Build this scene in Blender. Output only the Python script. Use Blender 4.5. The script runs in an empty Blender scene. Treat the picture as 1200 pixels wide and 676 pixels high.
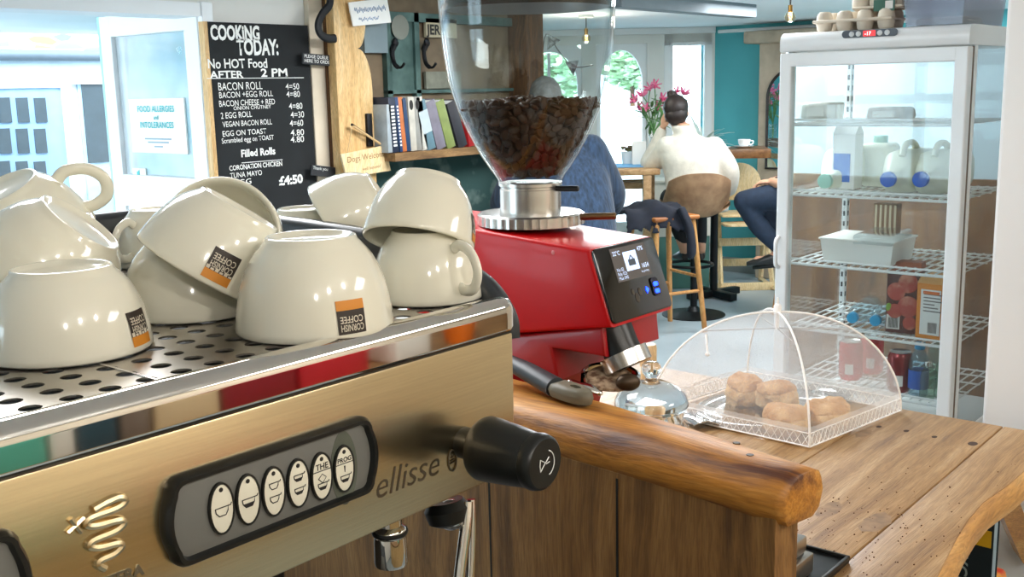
import bpy, bmesh, math, random
from math import sin, cos, pi, radians, sqrt, atan2, hypot
from mathutils import Matrix, Vector, noise
random.seed(7)
S = bpy.context.scene
COL = S.collection
V = Vector

# ------------------------------------------------------------------ camera
F = 1250.0; TH = radians(40); PH = radians(-10.56); RO = radians(1.3)
EYE = V((0, 0, 1.55))
_d = V((cos(TH)*cos(PH), sin(TH)*cos(PH), sin(PH)))
_r0 = V((sin(TH), -cos(TH), 0)); _u0 = _r0.cross(_d)
_r = _r0*cos(RO) - _u0*sin(RO); _u = _u0*cos(RO) + _r0*sin(RO)
FW = V((cos(TH), sin(TH), 0)); RT = _r0.copy()
cam = bpy.data.cameras.new('camera'); cam.sensor_width = 36; cam.lens = 36*F/1200
cam.clip_start = .02; cam.clip_end = 200
camo = bpy.data.objects.new('camera', cam); COL.objects.link(camo)
M = Matrix.Identity(4)
for i in range(3):
    M[i][0] = _r[i]; M[i][1] = _u[i]; M[i][2] = -_d[i]; M[i][3] = EYE[i]
camo.matrix_world = M
S.camera = camo
def ray(px, py): return _d + _r*((px-600)/F) + _u*((338-py)/F)
def at(px, py, depth): return EYE + ray(px, py)*depth
def on(ax, val, px, py):
    q = ray(px, py); return EYE + q*((val-EYE[ax])/q[ax])
def floor_at(px, depth, z):
    """point at height z, at a depth, under image column px"""
    a = (px-600)/F
    b = ((z-EYE.z)/depth - _d.z - _r.z*a)/_u.z
    return EYE + (_d + _r*a + _u*b)*depth

# ------------------------------------------------------------------ helpers
def thing(name, label, cat, loc=(0, 0, 0), rz=0, group=None):
    o = bpy.data.objects.new(name, None); COL.objects.link(o)
    o.empty_display_size = .05
    o.location = loc; o.rotation_euler = (0, 0, rz)
    o['label'] = label; o['category'] = cat
    if group: o['group'] = group
    return o
def tag(o, label, cat, group=None, kind=None):
    o['label'] = label; o['category'] = cat
    if group: o['group'] = group
    if kind: o['kind'] = kind
    return o
def wm(o):
    m = Matrix.LocRotScale(o.location, o.rotation_euler, o.scale)
    return wm(o.parent) @ m if o.parent else m

def frame(o, x, y):
    """matrix with origin o, x axis along x, y axis along y"""
    x = V(x).normalized(); y = V(y); y = (y - x*y.dot(x)).normalized(); z = x.cross(y)
    m = Matrix.Identity(4)
    for i in range(3):
        m[i][0] = x[i]; m[i][1] = y[i]; m[i][2] = z[i]; m[i][3] = V(o)[i]
    return m
def axis_frame(o, z, hint=(0, 0, 1)):
    z = V(z).normalized(); h = V(hint)
    if abs(z.dot(h.normalized())) > .98: h = V((1, 0, 0))
    x = h.cross(z).normalized(); y = z.cross(x)
    m = Matrix.Identity(4)
    for i in range(3):
        m[i][0] = x[i]; m[i][1] = y[i]; m[i][2] = z[i]; m[i][3] = V(o)[i]
    return m
def T(x, y=0, z=0): return Matrix.Translation((x, y, z))
def RX(a): return Matrix.Rotation(a, 4, 'X')
def RY(a): return Matrix.Rotation(a, 4, 'Y')
def RZ(a): return Matrix.Rotation(a, 4, 'Z')
def SC(x, y, z): return Matrix.Diagonal((x, y, z, 1))

FONT_CACHE = {}
def text_mesh(s, size, align='LEFT', extrude=.0, shear=0, bold=0):
    c = bpy.data.curves.new('t', 'FONT'); c.body = s; c.size = size; c.align_x = align
    c.extrude = extrude; c.shear = shear; c.offset = bold; c.resolution_u = 3
    o = bpy.data.objects.new('t', c); COL.objects.link(o)
    dg = bpy.context.evaluated_depsgraph_get()
    me = bpy.data.meshes.new_from_object(o.evaluated_get(dg))
    bpy.data.objects.remove(o); bpy.data.curves.remove(c)
    return me

class MB:
    def __init__(s): s.bm = bmesh.new(); s.mi = 0
    def tmp(s, b, M=None):
        if M is not None: bmesh.ops.transform(b, matrix=M, verts=b.verts)
        for f in b.faces: f.material_index = s.mi
        me = bpy.data.meshes.new('x'); b.to_mesh(me); b.free()
        s.bm.from_mesh(me); bpy.data.meshes.remove(me); return s
    def mesh(s, me, M=None):
        b = bmesh.new(); b.from_mesh(me); return s.tmp(b, M)
    def text(s, st, size, M, **k):
        me = text_mesh(st, size, **k); s.mesh(me, M); bpy.data.meshes.remove(me); return s
    def raw(s, vs, fs, M=None):
        b = bmesh.new(); bv = [b.verts.new(v) for v in vs]
        for f in fs:
            try: b.faces.new([bv[i] for i in f])
            except ValueError: pass
        return s.tmp(b, M)
    def box(s, c, size, bev=0, M=None, seg=2):
        b = bmesh.new(); bmesh.ops.create_cube(b, size=1)
        bmesh.ops.transform(b, matrix=T(*c) @ SC(*size), verts=b.verts)
        if bev: bmesh.ops.bevel(b, geom=list(b.edges), offset=bev, segments=seg, profile=.5, affect='EDGES')
        return s.tmp(b, M)
    def bb(s, lo, hi, bev=0, M=None, seg=2):
        return s.box([(a+b)/2 for a, b in zip(lo, hi)], [abs(b-a) for a, b in zip(lo, hi)], bev, M, seg)
    def lathe(s, prof, n=32, M=None, a0=0, a1=2*pi):
        full = abs(a1-a0-2*pi) < 1e-6
        vs, fs, rings = [], [], []
        m = n if full else n+1
        for r, z in prof:
            if r < 1e-6: rings.append([len(vs)]); vs.append((0, 0, z))
            else:
                rings.append(list(range(len(vs), len(vs)+m)))
                vs += [(r*cos(a0+(a1-a0)*k/n), r*sin(a0+(a1-a0)*k/n), z) for k in range(m)]
        for A, B in zip(rings, rings[1:]):
            for k in range(n):
                k2 = (k+1) % m
                if len(A) == 1 and len(B) == 1: continue
                if len(A) == 1: fs.append((A[0], B[k2], B[k]))
                elif len(B) == 1: fs.append((A[k], A[k2], B[0]))
                else: fs.append((A[k], A[k2], B[k2], B[k]))
        return s.raw(vs, fs, M)
    def loft(s, rings, M=None, cap=True, closed=False):
        n = len(rings[0]); vs = [p for r in rings for p in r]; fs = []
        R = len(rings)
        for i in range(R if closed else R-1):
            j = (i+1) % R
            for k in range(n):
                k2 = (k+1) % n
                fs.append((i*n+k, i*n+k2, j*n+k2, j*n+k))
        if cap and not closed:
            fs.append(tuple(range(n-1, -1, -1))); fs.append(tuple((R-1)*n+k for k in range(n)))
        return s.raw(vs, fs, M)
    def tube(s, path, r, n=10, M=None, closed=False, flat=1.0, hint=(0, 0, 1)):
        P = [V(p) for p in path]; R = len(P)
        rr = r if isinstance(r, (list, tuple)) else [r]*R
        rings = []; x = None
        for i in range(R):
            if closed: t = P[(i+1) % R]-P[i-1]
            else: t = P[min(i+1, R-1)]-P[max(i-1, 0)]
            t.normalize()
            if x is None:
                h = V(hint)
                if abs(h.dot(t)) > .95: h = V((1, 0, 0)) if abs(t.x) < .9 else V((0, 1, 0))
                x = h.cross(t).normalized()
            else: x = (x - t*x.dot(t)).normalized()
            y = t.cross(x)
            rings.append([tuple(P[i] + x*(rr[i]*cos(2*pi*k/n)) + y*(rr[i]*flat*sin(2*pi*k/n))) for k in range(n)])
        return s.loft(rings, M, closed=closed)
    def cyl(s, p0, p1, r0, r1=None, n=20, bev=0):
        p0 = V(p0); p1 = V(p1); r1 = r0 if r1 is None else r1; L = (p1-p0).length
        if bev: prof = [(0, 0), (r0-bev, 0), (r0-bev*.3, bev*.3), (r0, bev), (r1, L-bev), (r1-bev*.3, L-bev*.3), (r1-bev, L), (0, L)]
        else: prof = [(0, 0), (r0, 0), (r1, L), (0, L)]
        return s.lathe(prof, n, axis_frame(p0, p1-p0))
    def prism(s, poly, h, M=None, bev=0, seg=2):
        b = bmesh.new()
        lo = [b.verts.new((p[0], p[1], 0)) for p in poly]
        f = b.faces.new(lo)
        if f.normal.z > 0 or True:
            f.normal_update()
            if f.normal.z > 0: f.normal_flip()
        r = bmesh.ops.extrude_face_region(b, geom=[f])
        bmesh.ops.translate(b, vec=(0, 0, h), verts=[e for e in r['geom'] if isinstance(e, bmesh.types.BMVert)])
        bmesh.ops.recalc_face_normals(b, faces=b.faces)
        if bev:
            ed = [e for e in b.edges if abs(e.verts[0].co.z-e.verts[1].co.z) < 1e-6]
            bmesh.ops.bevel(b, geom=ed, offset=bev, segments=seg, profile=.5, affect='EDGES')
        return s.tmp(b, M)
    def ell(s, c, r, M=None, u=20, v=12):
        if not isinstance(r, (list, tuple)): r = (r, r, r)
        b = bmesh.new(); bmesh.ops.create_uvsphere(b, u_segments=u, v_segments=v, radius=1)
        return s.tmp(b, (M or Matrix.Identity(4)) @ T(*c) @ SC(*r))
    def quad(s, a, b, c, d): return s.raw([a, b, c, d], [(0, 1, 2, 3)])
    def jitter(s, amp, sc, seed=0):
        for v in s.bm.verts:
            p = v.co*sc + V((seed, seed*1.7, 0)); v.co += noise.noise_vector(p)*amp
        return s
    def build(s, name, mat, parent=None, world=True, smooth=40, recalc=True, weld=0):
        if weld: bmesh.ops.remove_doubles(s.bm, verts=s.bm.verts, dist=weld)
        if recalc: bmesh.ops.recalc_face_normals(s.bm, faces=s.bm.faces)
        me = bpy.data.meshes.new(name)
        if parent is not None and world:
            bmesh.ops.transform(s.bm, matrix=wm(parent).inverted(), verts=s.bm.verts)
        s.bm.to_mesh(me); s.bm.free()
        for m in (mat if isinstance(mat, (list, tuple)) else [mat]): me.materials.append(m)
        if smooth:
            for p in me.polygons: p.use_smooth = True
            me.set_sharp_from_angle(angle=radians(smooth))
        o = bpy.data.objects.new(name, me); COL.objects.link(o)
        if parent is not None: o.parent = parent
        return o
def struct(o, label=None):
    o['kind'] = 'structure'
    if label: o['label'] = label
    return o
def remesh(mb, voxel, it=6, fac=.5):
    """one continuous skin over everything collected in mb"""
    me = bpy.data.meshes.new('x'); bmesh.ops.recalc_face_normals(mb.bm, faces=mb.bm.faces)
    mb.bm.to_mesh(me); mb.bm.free()
    o = bpy.data.objects.new('x', me); COL.objects.link(o)
    m = o.modifiers.new('r', 'REMESH'); m.mode = 'VOXEL'; m.voxel_size = voxel
    m2 = o.modifiers.new('s', 'SMOOTH'); m2.factor = fac; m2.iterations = it
    dg = bpy.context.evaluated_depsgraph_get()
    out = bpy.data.meshes.new_from_object(o.evaluated_get(dg))
    bpy.data.objects.remove(o); bpy.data.meshes.remove(me)
    n = MB(); n.mesh(out); bpy.data.meshes.remove(out); return n
def dup(root, loc, rot=None, label=None, group=None):
    r = root.copy(); COL.objects.link(r); r.location = loc
    if rot is not None: r.rotation_euler = rot
    if label: r['label'] = label
    if group: r['group'] = group
    for ch in list(root.children):
        c = ch.copy(); COL.objects.link(c); c.parent = r
        for g in ch.children:
            d = g.copy(); COL.objects.link(d); d.parent = c
    return r
def arc(c, r, a0, a1, n, plane='xy'):
    out = []
    for k in range(n+1):
        a = a0+(a1-a0)*k/n
        p = (c[0]+r*cos(a), c[1]+r*sin(a)); out.append(p)
    return out
def rrect(x0, y0, x1, y1, r, n=5):
    P = []
    for cx, cy, a in ((x1-r, y0+r, -pi/2), (x1-r, y1-r, 0), (x0+r, y1-r, pi/2), (x0+r, y0+r, pi)):
        P += arc((cx, cy), r, a, a+pi/2, n)
    return P
def spline(P, n=8):
    P = [V(p) for p in P]; out = []
    for i in range(len(P)-1):
        a = P[max(i-1, 0)]; b = P[i]; c = P[i+1]; d = P[min(i+2, len(P)-1)]
        for k in range(n):
            t = k/n
            out.append(.5*((2*b)+(c-a)*t+(2*a-5*b+4*c-d)*t*t+(3*b-a-3*c+d)*t**3))
    out.append(P[-1]); return out

# ------------------------------------------------------------------ materials
MATS = {}
def lin(h):
    h = h.lstrip('#'); c = [int(h[i:i+2], 16)/255 for i in (0, 2, 4)]
    return tuple(x/12.92 if x <= .04045 else ((x+.055)/1.055)**2.4 for x in c)+(1,)
def mat(name, col, rough=.5, metal=0, var=.06, scale=8, bump=0, bscale=60, spec=.5, coat=0, emit=None, estr=0, stretch=None, col2=None, lo=.35, hi=.65, aniso=0, sheen=0, sss=0):
    if name in MATS: return MATS[name]
    m = bpy.data.materials.new(name); m.use_nodes = True; nt = m.node_tree; N = nt.nodes; L = nt.links
    b = N['Principled BSDF']
    c = lin(col)
    b.inputs['Roughness'].default_value = rough; b.inputs['Metallic'].default_value = metal
    b.inputs['Specular IOR Level'].default_value = spec
    if coat: b.inputs['Coat Weight'].default_value = coat; b.inputs['Coat Roughness'].default_value = .08
    if aniso: b.inputs['Anisotropic'].default_value = aniso
    if sheen: b.inputs['Sheen Weight'].default_value = sheen
    if sss: b.inputs['Subsurface Weight'].default_value = sss; b.inputs['Subsurface Scale'].default_value = .01
    tc = N.new('ShaderNodeTexCoord'); mp = N.new('ShaderNodeMapping'); L.new(tc.outputs['Object'], mp.inputs['Vector'])
    if stretch: mp.inputs['Scale'].default_value = stretch
    nz = N.new('ShaderNodeTexNoise'); nz.inputs['Scale'].default_value = scale; nz.inputs['Detail'].default_value = 4
    L.new(mp.outputs['Vector'], nz.inputs['Vector'])
    rp = N.new('ShaderNodeValToRGB')
    rp.color_ramp.elements[0].position = lo; rp.color_ramp.elements[1].position = hi
    c2 = lin(col2) if col2 else tuple(min(1, x*(1+var)) for x in c[:3])+(1,)
    c1 = c if col2 else tuple(x*(1-var) for x in c[:3])+(1,)
    rp.color_ramp.elements[0].color = c1; rp.color_ramp.elements[1].color = c2
    L.new(nz.outputs['Fac'], rp.inputs['Fac']); L.new(rp.outputs['Color'], b.inputs['Base Color'])
    if bump:
        nb = N.new('ShaderNodeTexNoise'); nb.inputs['Scale'].default_value = bscale; nb.inputs['Detail'].default_value = 3
        L.new(mp.outputs['Vector'], nb.inputs['Vector'])
        bp = N.new('ShaderNodeBump'); bp.inputs['Strength'].default_value = bump; bp.inputs['Distance'].default_value = .004
        L.new(nb.outputs['Fac'], bp.inputs['Height']); L.new(bp.outputs['Normal'], b.inputs['Normal'])
    if emit:
        b.inputs['Emission Color'].default_value = lin(emit); b.inputs['Emission Strength'].default_value = estr
    MATS[name] = m; return m
def wood(name, dark, mid, light, axis=0, scale=6, rough=.45, coat=0, bump=.15, knots=True, ratio=12, warp=.12):
    """grain running along one object axis"""
    if name in MATS: return MATS[name]
    m = bpy.data.materials.new(name); m.use_nodes = True; nt = m.node_tree; N = nt.nodes; L = nt.links
    b = N['Principled BSDF']; b.inputs['Roughness'].default_value = rough
    if coat: b.inputs['Coat Weight'].default_value = coat; b.inputs['Coat Roughness'].default_value = .15
    tc = N.new('ShaderNodeTexCoord')
    n0 = N.new('ShaderNodeTexNoise'); n0.inputs['Scale'].default_value = 2.5; L.new(tc.outputs['Object'], n0.inputs['Vector'])
    ad = N.new('ShaderNodeMixRGB'); ad.blend_type = 'ADD'; ad.inputs['Fac'].default_value = warp
    L.new(tc.outputs['Object'], ad.inputs['Color1']); L.new(n0.outputs['Color'], ad.inputs['Color2'])
    mp = N.new('ShaderNodeMapping'); sc = [ratio, ratio, ratio]; sc[axis] = 1; mp.inputs['Scale'].default_value = sc
    L.new(ad.outputs['Color'], mp.inputs['Vector'])
    n1 = N.new('ShaderNodeTexNoise'); n1.inputs['Scale'].default_value = scale*.35; n1.inputs['Detail'].default_value = 6; n1.inputs['Roughness'].default_value = .65
    L.new(mp.outputs['Vector'], n1.inputs['Vector'])
    r = N.new('ShaderNodeValToRGB'); E = r.color_ramp.elements
    E[0].position = .3; E[0].color = lin(dark); E[1].position = .72; E[1].color = lin(light)
    e = E.new(.5); e.color = lin(mid)
    L.new(n1.outputs['Fac'], r.inputs['Fac'])
    n2 = N.new('ShaderNodeTexNoise'); n2.inputs['Scale'].default_value = scale*4; n2.inputs['Detail'].default_value = 3
    L.new(mp.outputs['Vector'], n2.inputs['Vector'])
    r2 = N.new('ShaderNodeValToRGB'); r2.color_ramp.elements[0].position = .35; r2.color_ramp.elements[0].color = (.55, .5, .45, 1)
    r2.color_ramp.elements[1].position = .6; r2.color_ramp.elements[1].color = (1, 1, 1, 1)
    L.new(n2.outputs['Fac'], r2.inputs['Fac'])
    mx = N.new('ShaderNodeMixRGB'); mx.blend_type = 'MULTIPLY'; mx.inputs['Fac'].default_value = .6
    L.new(r.outputs['Color'], mx.inputs['Color1']); L.new(r2.outputs['Color'], mx.inputs['Color2'])
    last = mx.outputs['Color']
    if knots:
        vo = N.new('ShaderNodeTexVoronoi'); vo.inputs['Scale'].default_value = 2.4
        mk = N.new('ShaderNodeMapping'); s2 = [2.6, 2.6, 2.6]; s2[axis] = 1.2; mk.inputs['Scale'].default_value = s2
        L.new(ad.outputs['Color'], mk.inputs['Vector']); L.new(mk.outputs['Vector'], vo.inputs['Vector'])
        rk = N.new('ShaderNodeValToRGB'); rk.color_ramp.elements[0].position = .05; rk.color_ramp.elements[0].color = (.3, .2, .13, 1)
        rk.color_ramp.elements[1].position = .17; rk.color_ramp.elements[1].color = (1, 1, 1, 1)
        L.new(vo.outputs['Distance'], rk.inputs['Fac'])
        m2 = N.new('ShaderNodeMixRGB'); m2.blend_type = 'MULTIPLY'; m2.inputs['Fac'].default_value = .75
        L.new(last, m2.inputs['Color1']); L.new(rk.outputs['Color'], m2.inputs['Color2']); last = m2.outputs['Color']
    L.new(last, b.inputs['Base Color'])
    if bump:
        bp = N.new('ShaderNodeBump'); bp.inputs['Strength'].default_value = bump; bp.inputs['Distance'].default_value = .003
        L.new(n2.outputs['Fac'], bp.inputs['Height']); L.new(bp.outputs['Normal'], b.inputs['Normal'])
    MATS[name] = m; return m
def glass(name, tint='#ffffff', refl=1.0, rough=.02, ior=1.45, trans=.96, haze=0, hazecol='#ffffff'):
    """clear thin sheet: lets light through, mirrors more towards grazing angles"""
    if name in MATS: return MATS[name]
    m = bpy.data.materials.new(name); m.use_nodes = True; nt = m.node_tree; N = nt.nodes; L = nt.links
    N.remove(N['Principled BSDF']); out = N['Material Output']
    tr = N.new('ShaderNodeBsdfTransparent'); c = lin(tint); tr.inputs['Color'].default_value = tuple(x*trans for x in c[:3])+(1,)
    gl = N.new('ShaderNodeBsdfGlossy'); gl.inputs['Roughness'].default_value = rough
    lw = N.new('ShaderNodeLayerWeight'); lw.inputs['Blend'].default_value = .5
    pw = N.new('ShaderNodeMath'); pw.operation = 'POWER'; pw.inputs[1].default_value = 5; L.new(lw.outputs['Facing'], pw.inputs[0])
    f0 = ((ior-1)/(ior+1))**2
    mu = N.new('ShaderNodeMath'); mu.operation = 'MULTIPLY_ADD'; mu.inputs[1].default_value = (1-f0)*min(refl, 1); mu.inputs[2].default_value = f0*refl; mu.use_clamp = True
    L.new(pw.outputs[0], mu.inputs[0])
    mx = N.new('ShaderNodeMixShader'); L.new(mu.outputs[0], mx.inputs['Fac'])
    src = tr.outputs['BSDF']
    if haze:
        df = N.new('ShaderNodeBsdfDiffuse'); df.inputs['Color'].default_value = lin(hazecol)
        nz = N.new('ShaderNodeTexNoise'); nz.inputs['Scale'].default_value = 3; tc = N.new('ShaderNodeTexCoord'); L.new(tc.outputs['Object'], nz.inputs['Vector'])
        m3 = N.new('ShaderNodeMath'); m3.operation = 'MULTIPLY'; m3.inputs[1].default_value = haze*2; L.new(nz.outputs['Fac'], m3.inputs[0])
        m2 = N.new('ShaderNodeMixShader'); L.new(m3.outputs[0], m2.inputs['Fac'])
        L.new(src, m2.inputs[1]); L.new(df.outputs['BSDF'], m2.inputs[2]); src = m2.outputs['Shader']
    L.new(src, mx.inputs[1]); L.new(gl.outputs['BSDF'], mx.inputs[2]); L.new(mx.outputs['Shader'], out.inputs['Surface'])
    MATS[name] = m; return m
def mesh_cloth(name, col, density, cell=900):
    """open net: a fine woven grid of threads"""
    if name in MATS: return MATS[name]
    m = bpy.data.materials.new(name); m.use_nodes = True; nt = m.node_tree; N = nt.nodes; L = nt.links
    b = N['Principled BSDF']; b.inputs['Base Color'].default_value = lin(col); b.inputs['Roughness'].default_value = .7
    tr = N.new('ShaderNodeBsdfTransparent'); mx = N.new('ShaderNodeMixShader')
    tc = N.new('ShaderNodeTexCoord'); ns = N.new('ShaderNodeTexNoise'); ns.inputs['Scale'].default_value = cell
    L.new(tc.outputs['Object'], ns.inputs['Vector'])
    ma = N.new('ShaderNodeMath'); ma.operation = 'MULTIPLY'; ma.inputs[1].default_value = density*2; ma.use_clamp = True
    L.new(ns.outputs['Fac'], ma.inputs[0])
    L.new(ma.outputs[0], mx.inputs['Fac']); L.new(tr.outputs[0], mx.inputs[1]); L.new(b.outputs[0], mx.inputs[2])
    L.new(mx.outputs[0], N['Material Output'].inputs['Surface'])
    MATS[name] = m; return m

CREAM = mat('cream_ceramic', '#ECE8D6', .12, var=.02, spec=.6, coat=.5)
CREAM_IN = CREAM
STEEL = mat('brushed_steel', '#DCC9A3', .27, 1, var=.05, scale=14, stretch=(1.2, 8, 60), aniso=.3, bump=.02, bscale=90)
STEEL_TRAY = mat('stainless_tray', '#BDB6AC', .3, 1, var=.05, scale=20)
CHROME = mat('polished_chrome', '#E6E2DC', .04, 1, var=.0)
CHROME_B = mat('satin_aluminium', '#DAD7D2', .25, 1, var=.04, scale=30)
BLACK = mat('black_plastic', '#121413', .35, var=.1)
BLACK_G = mat('black_gloss', '#0B0B0B', .12, var=.05, coat=.3)
DGREY = mat('dark_grey_plastic', '#34383C', .45, var=.06)
PADGREY = mat('pad_grey', '#6B6B66', .45, var=.04)
WHITE = mat('white_paint', '#EEF1F2', .45, var=.02, scale=3)
WALLW = mat('wall_white', '#E9E8E2', .8, var=.03, scale=2, bump=.1, bscale=30)
CEIL = mat('ceiling_paint', '#F3F7FA', .85, var=.02, scale=2)
PAPER = mat('paper_white', '#F1EFEA', .7, var=.02)
TEAL = mat('teal_paint', '#58B4BC', .7, var=.05, scale=2)
RED = mat('red_enamel', '#C8060E', .38, var=.04, scale=10, coat=.12, spec=.35)
REDD = mat('dark_red_enamel', '#A50C15', .4, var=.05, coat=.2)
GLASS = glass('clear_glass')
WIN = glass('window_glass', '#F4FCFF', haze=.05)
PLASTIC = glass('clear_plastic', '#F2F8FA', refl=1.2, rough=.05, haze=.08)
BLKMET = mat('black_metal', '#1B1D1F', .4, .6, var=.1)
IRON = mat('wrought_iron', '#17171A', .5, .5, var=.15, bump=.1)
PINE = wood('pine', '#C99A5C', '#E2B97C', '#F0D3A0', axis=2, scale=8, rough=.5, bump=.05, ratio=10)
PINE_L = wood('pale_birch', '#E6C58F', '#F0D3A0', '#F6E0B8', axis=2, scale=6, rough=.45, bump=.04, knots=False)
ROUGHW = wood('rough_dark_timber', '#2E1B0E', '#59391C', '#84582D', axis=2, scale=12, rough=.8, bump=.6)
SHELFW = wood('shelf_wood', '#5B4127', '#80603A', '#9C7A4E', axis=0, scale=8, rough=.6)
INK = mat('dark_ink', '#1D1A17', .6)
GINK = mat('grey_ink', '#6A6259', .6)
# ------------------------------------------------------------------ room shell
def wall(name, mat_, lo, hi): return struct(MB().bb(lo, hi).build(name, mat_, smooth=0))
FLOORM = mat('floor_concrete', '#8E9CA3', .3, var=.1, scale=1.6, bump=.05, bscale=12, col2='#A9B6BC')
struct(MB().bb((-1.6, -1.4, -.1), (9.2, 7.6, 0)).build('floor', FLOORM, smooth=0))
struct(MB().bb((-1.7, -1.5, 2.02), (9.2, 7.6, 2.12)).build('ceiling', CEIL, smooth=0))
WARMW = mat('warm_plaster', '#D8CDBA', .8, var=.08, scale=2)
wall('wall_back', WARMW, (-1.7, -1.5, 0), (9.2, -1.4, 2.02))
# left wall (behind the camera's left) with a daylight window
mb = MB(); mb.bb((-1.7, -1.4, 0), (-1.6, 1.8, 2.02)); mb.bb((-1.7, 3.2, 0), (-1.6, 3.65, 2.02)); mb.bb((-1.7, 1.8, 0), (-1.6, 3.2, .85)); mb.bb((-1.7, 1.8, 1.9), (-1.6, 3.2, 2.02))
struct(mb.build('wall_left', WALLW, smooth=0))
mb = MB()
for y in (1.8, 2.46, 3.14): mb.bb((-1.68, y, .85), (-1.62, y+.06, 1.9))
for z in (.85, 1.4, 1.84): mb.bb((-1.68, 1.8, z), (-1.62, 3.2, z+.06))
w1_ = struct(mb.build('window_1', WHITE, smooth=0))
MB().bb((-1.655, 1.84, .9), (-1.648, 3.16, 1.86)).build('pane', WIN, w1_, smooth=0)
# entrance wall, y = 3.55, with the street doorway
WY = 3.55
mb = MB(); mb.bb((-1.7, WY, 0), (.75, WY+.12, 2.02)); mb.bb((.75, WY, 1.885), (2.44, WY+.12, 2.02)); mb.bb((2.44, WY, 0), (4.28, WY+.12, 2.02))
struct(mb.build('wall_entrance', WALLW, smooth=0))
mb = MB(); mb.bb((.75, WY-.03, 0), (.83, WY+.14, 1.885)); mb.bb((.75, WY-.03, 1.845), (2.42, WY+.14, 1.895)); mb.bb((2.425, WY-.03, 0), (2.475, WY+.10, 1.9), .004)
struct(mb.build('door_1', WHITE, smooth=0))
# far alcove, bay window wall, teal wall, right wall
NW = V((cos(TH), sin(TH), 0)); SW = V((-sin(TH), cos(TH), 0)); B0 = V((8.0, 4.47, 0))
def wp(s, z, off=0): return B0 + SW*s + NW*off + V((0, 0, z))
def wbox(mb, s0, z0, s1, z1, o0=0, o1=.1, bev=0):
    m = frame(B0, SW, NW)   # local x along wall, y outwards, z up (x cross y = -z -> flip)
    c = B0 + SW*((s0+s1)/2) + NW*((o0+o1)/2) + V((0, 0, (z0+z1)/2))
    R = Matrix.Identity(4)
    for i in range(3): R[i][0] = SW[i]; R[i][1] = NW[i]; R[i][2] = (0, 0, 1)[i]; R[i][3] = c[i]
    mb.box((0, 0, 0), (abs(s1-s0), abs(o1-o0), abs(z1-z0)), bev, R)
    return mb
mb = MB(); wbox(mb, 1.64, 0, 3.4, 2.02, 0, .12)
struct(mb.build('wall_bay_left', TEAL, smooth=0))
mb = MB(); wbox(mb, -.1, 1.9, 1.64, 2.02, 0, .12); wbox(mb, .42, 0, .56, 1.9, 0, .12); wbox(mb, .98, 0, 1.10, 1.9, 0, .12); wbox(mb, .56, 0, 1.64, .35, 0, .12)
wbox(mb, -.1, 0, .02, 1.9, 0, .12)
struct(mb.build('wall_bay', WALLW, smooth=0))
wall('wall_alcove', TEAL, (4.28, WY+.12, 0), (4.38, 7.2, 2.02))
wall('wall_far', WALLW, (4.28, 7.15, 0), (6.2, 7.25, 2.02))
wall('wall_teal', TEAL, (8.0, .2, 0), (8.1, 4.6, 2.02))
wall('wall_right', WALLW, (2.9, .1, 0), (8.1, .2, 2.02))
wall('wall_right_near', WARMW, (2.9, -1.4, 0), (3.0, .1, 2.02))
wall('baseboard_teal', mat('grey_skirting', '#9AA0A0', .6), (7.97, .2, 0), (8.0, 4.4, .12))
# white door post on the right
mb = MB(); mb.bb((1.85, .22, 0), (1.99, .512, 2.02), .006); mb.bb((1.835, .22, 0), (1.85, .41, 2.02), .004)
struct(mb.build('trim_1', WHITE, smooth=0))
# bay glazing: arched window (two lights) and glazed door
def arch_poly(s0, s1, z0, zt, rise, n=14):
    P = [(s0, z0), (s1, z0), (s1, zt)]
    cx = (s0+s1)/2; rx = (s1-s0)/2
    P += [(cx+rx*cos(a), zt+rise*sin(a)) for a in [pi*k/n for k in range(1, n)]]
    P.append((s0, zt)); return P
def wframe(off):
    R = Matrix.Identity(4); c = B0+NW*off
    for i in range(3): R[i][0] = SW[i]; R[i][1] = (0, 0, 1)[i]; R[i][2] = NW[i]; R[i][3] = c[i]
    return R
k = 1
for (s0, s1) in ((.56, .98), (1.10, 1.64)):
    k += 1
    out = [(s0, .35), (s1, .35), (s1, 1.9), (s0, 1.9)]
    inn = arch_poly(s0+.035, s1-.035, .42, 1.58, .27)
    # spandrel plate with an arched opening, built as ring of quads
    n = len(inn); mb = MB(); vs = []; fs = []
    def proj(p):
        cx, cz = (s0+s1)/2, 1.1; dx, dz = p[0]-cx, p[1]-cz
        t = min(((s1-s0)/2)/abs(dx) if abs(dx) > 1e-6 else 9e9, (.8 if dz > 0 else .75)/abs(dz) if abs(dz) > 1e-6 else 9e9)
        return (cx+dx*t, cz+dz*t)
    ou = [proj(p) for p in inn]
    for o_ in (0, .06):
        vs += [(p[0], p[1], o_) for p in inn]+[(p[0], p[1], o_) for p in ou]
    for i in range(n):
        j = (i+1) % n
        fs += [(i, j, n+j, n+i), (2*n+i, 3*n+i, 3*n+j, 2*n+j), (i, 2*n+i, 2*n+j, j)]
    mb.raw(vs, fs, wframe(.02)); wbox(mb, (s0+s1)/2-.012, .42, (s0+s1)/2+.012, 1.84, .03, .06) if k == 3 else None
    fr = struct(mb.build('window_%d' % k, WHITE, smooth=0))
    MB().prism(inn, .005, wframe(.05)).build('pane', WIN, fr, smooth=0)
mb = MB()
wbox(mb, .02, 0, .085, 1.97, .0, .06, .004); wbox(mb, .345, 0, .42, 1.97, .0, .06, .004); wbox(mb, .02, 1.875, .42, 1.97, .0, .06, .004); wbox(mb, .08, 0, .35, .5, .01, .05)
d2 = struct(mb.build('door_2', WHITE, smooth=0))
wbox(MB(), .085, .5, .345, 1.875, .02, .026).build('pane', WIN, d2, smooth=0)
mb = MB(); wbox(mb, .0, 1.97, 1.7, 2.02, -.03, .0, .004); struct(mb.build('trim_2', WHITE, smooth=0))
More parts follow.
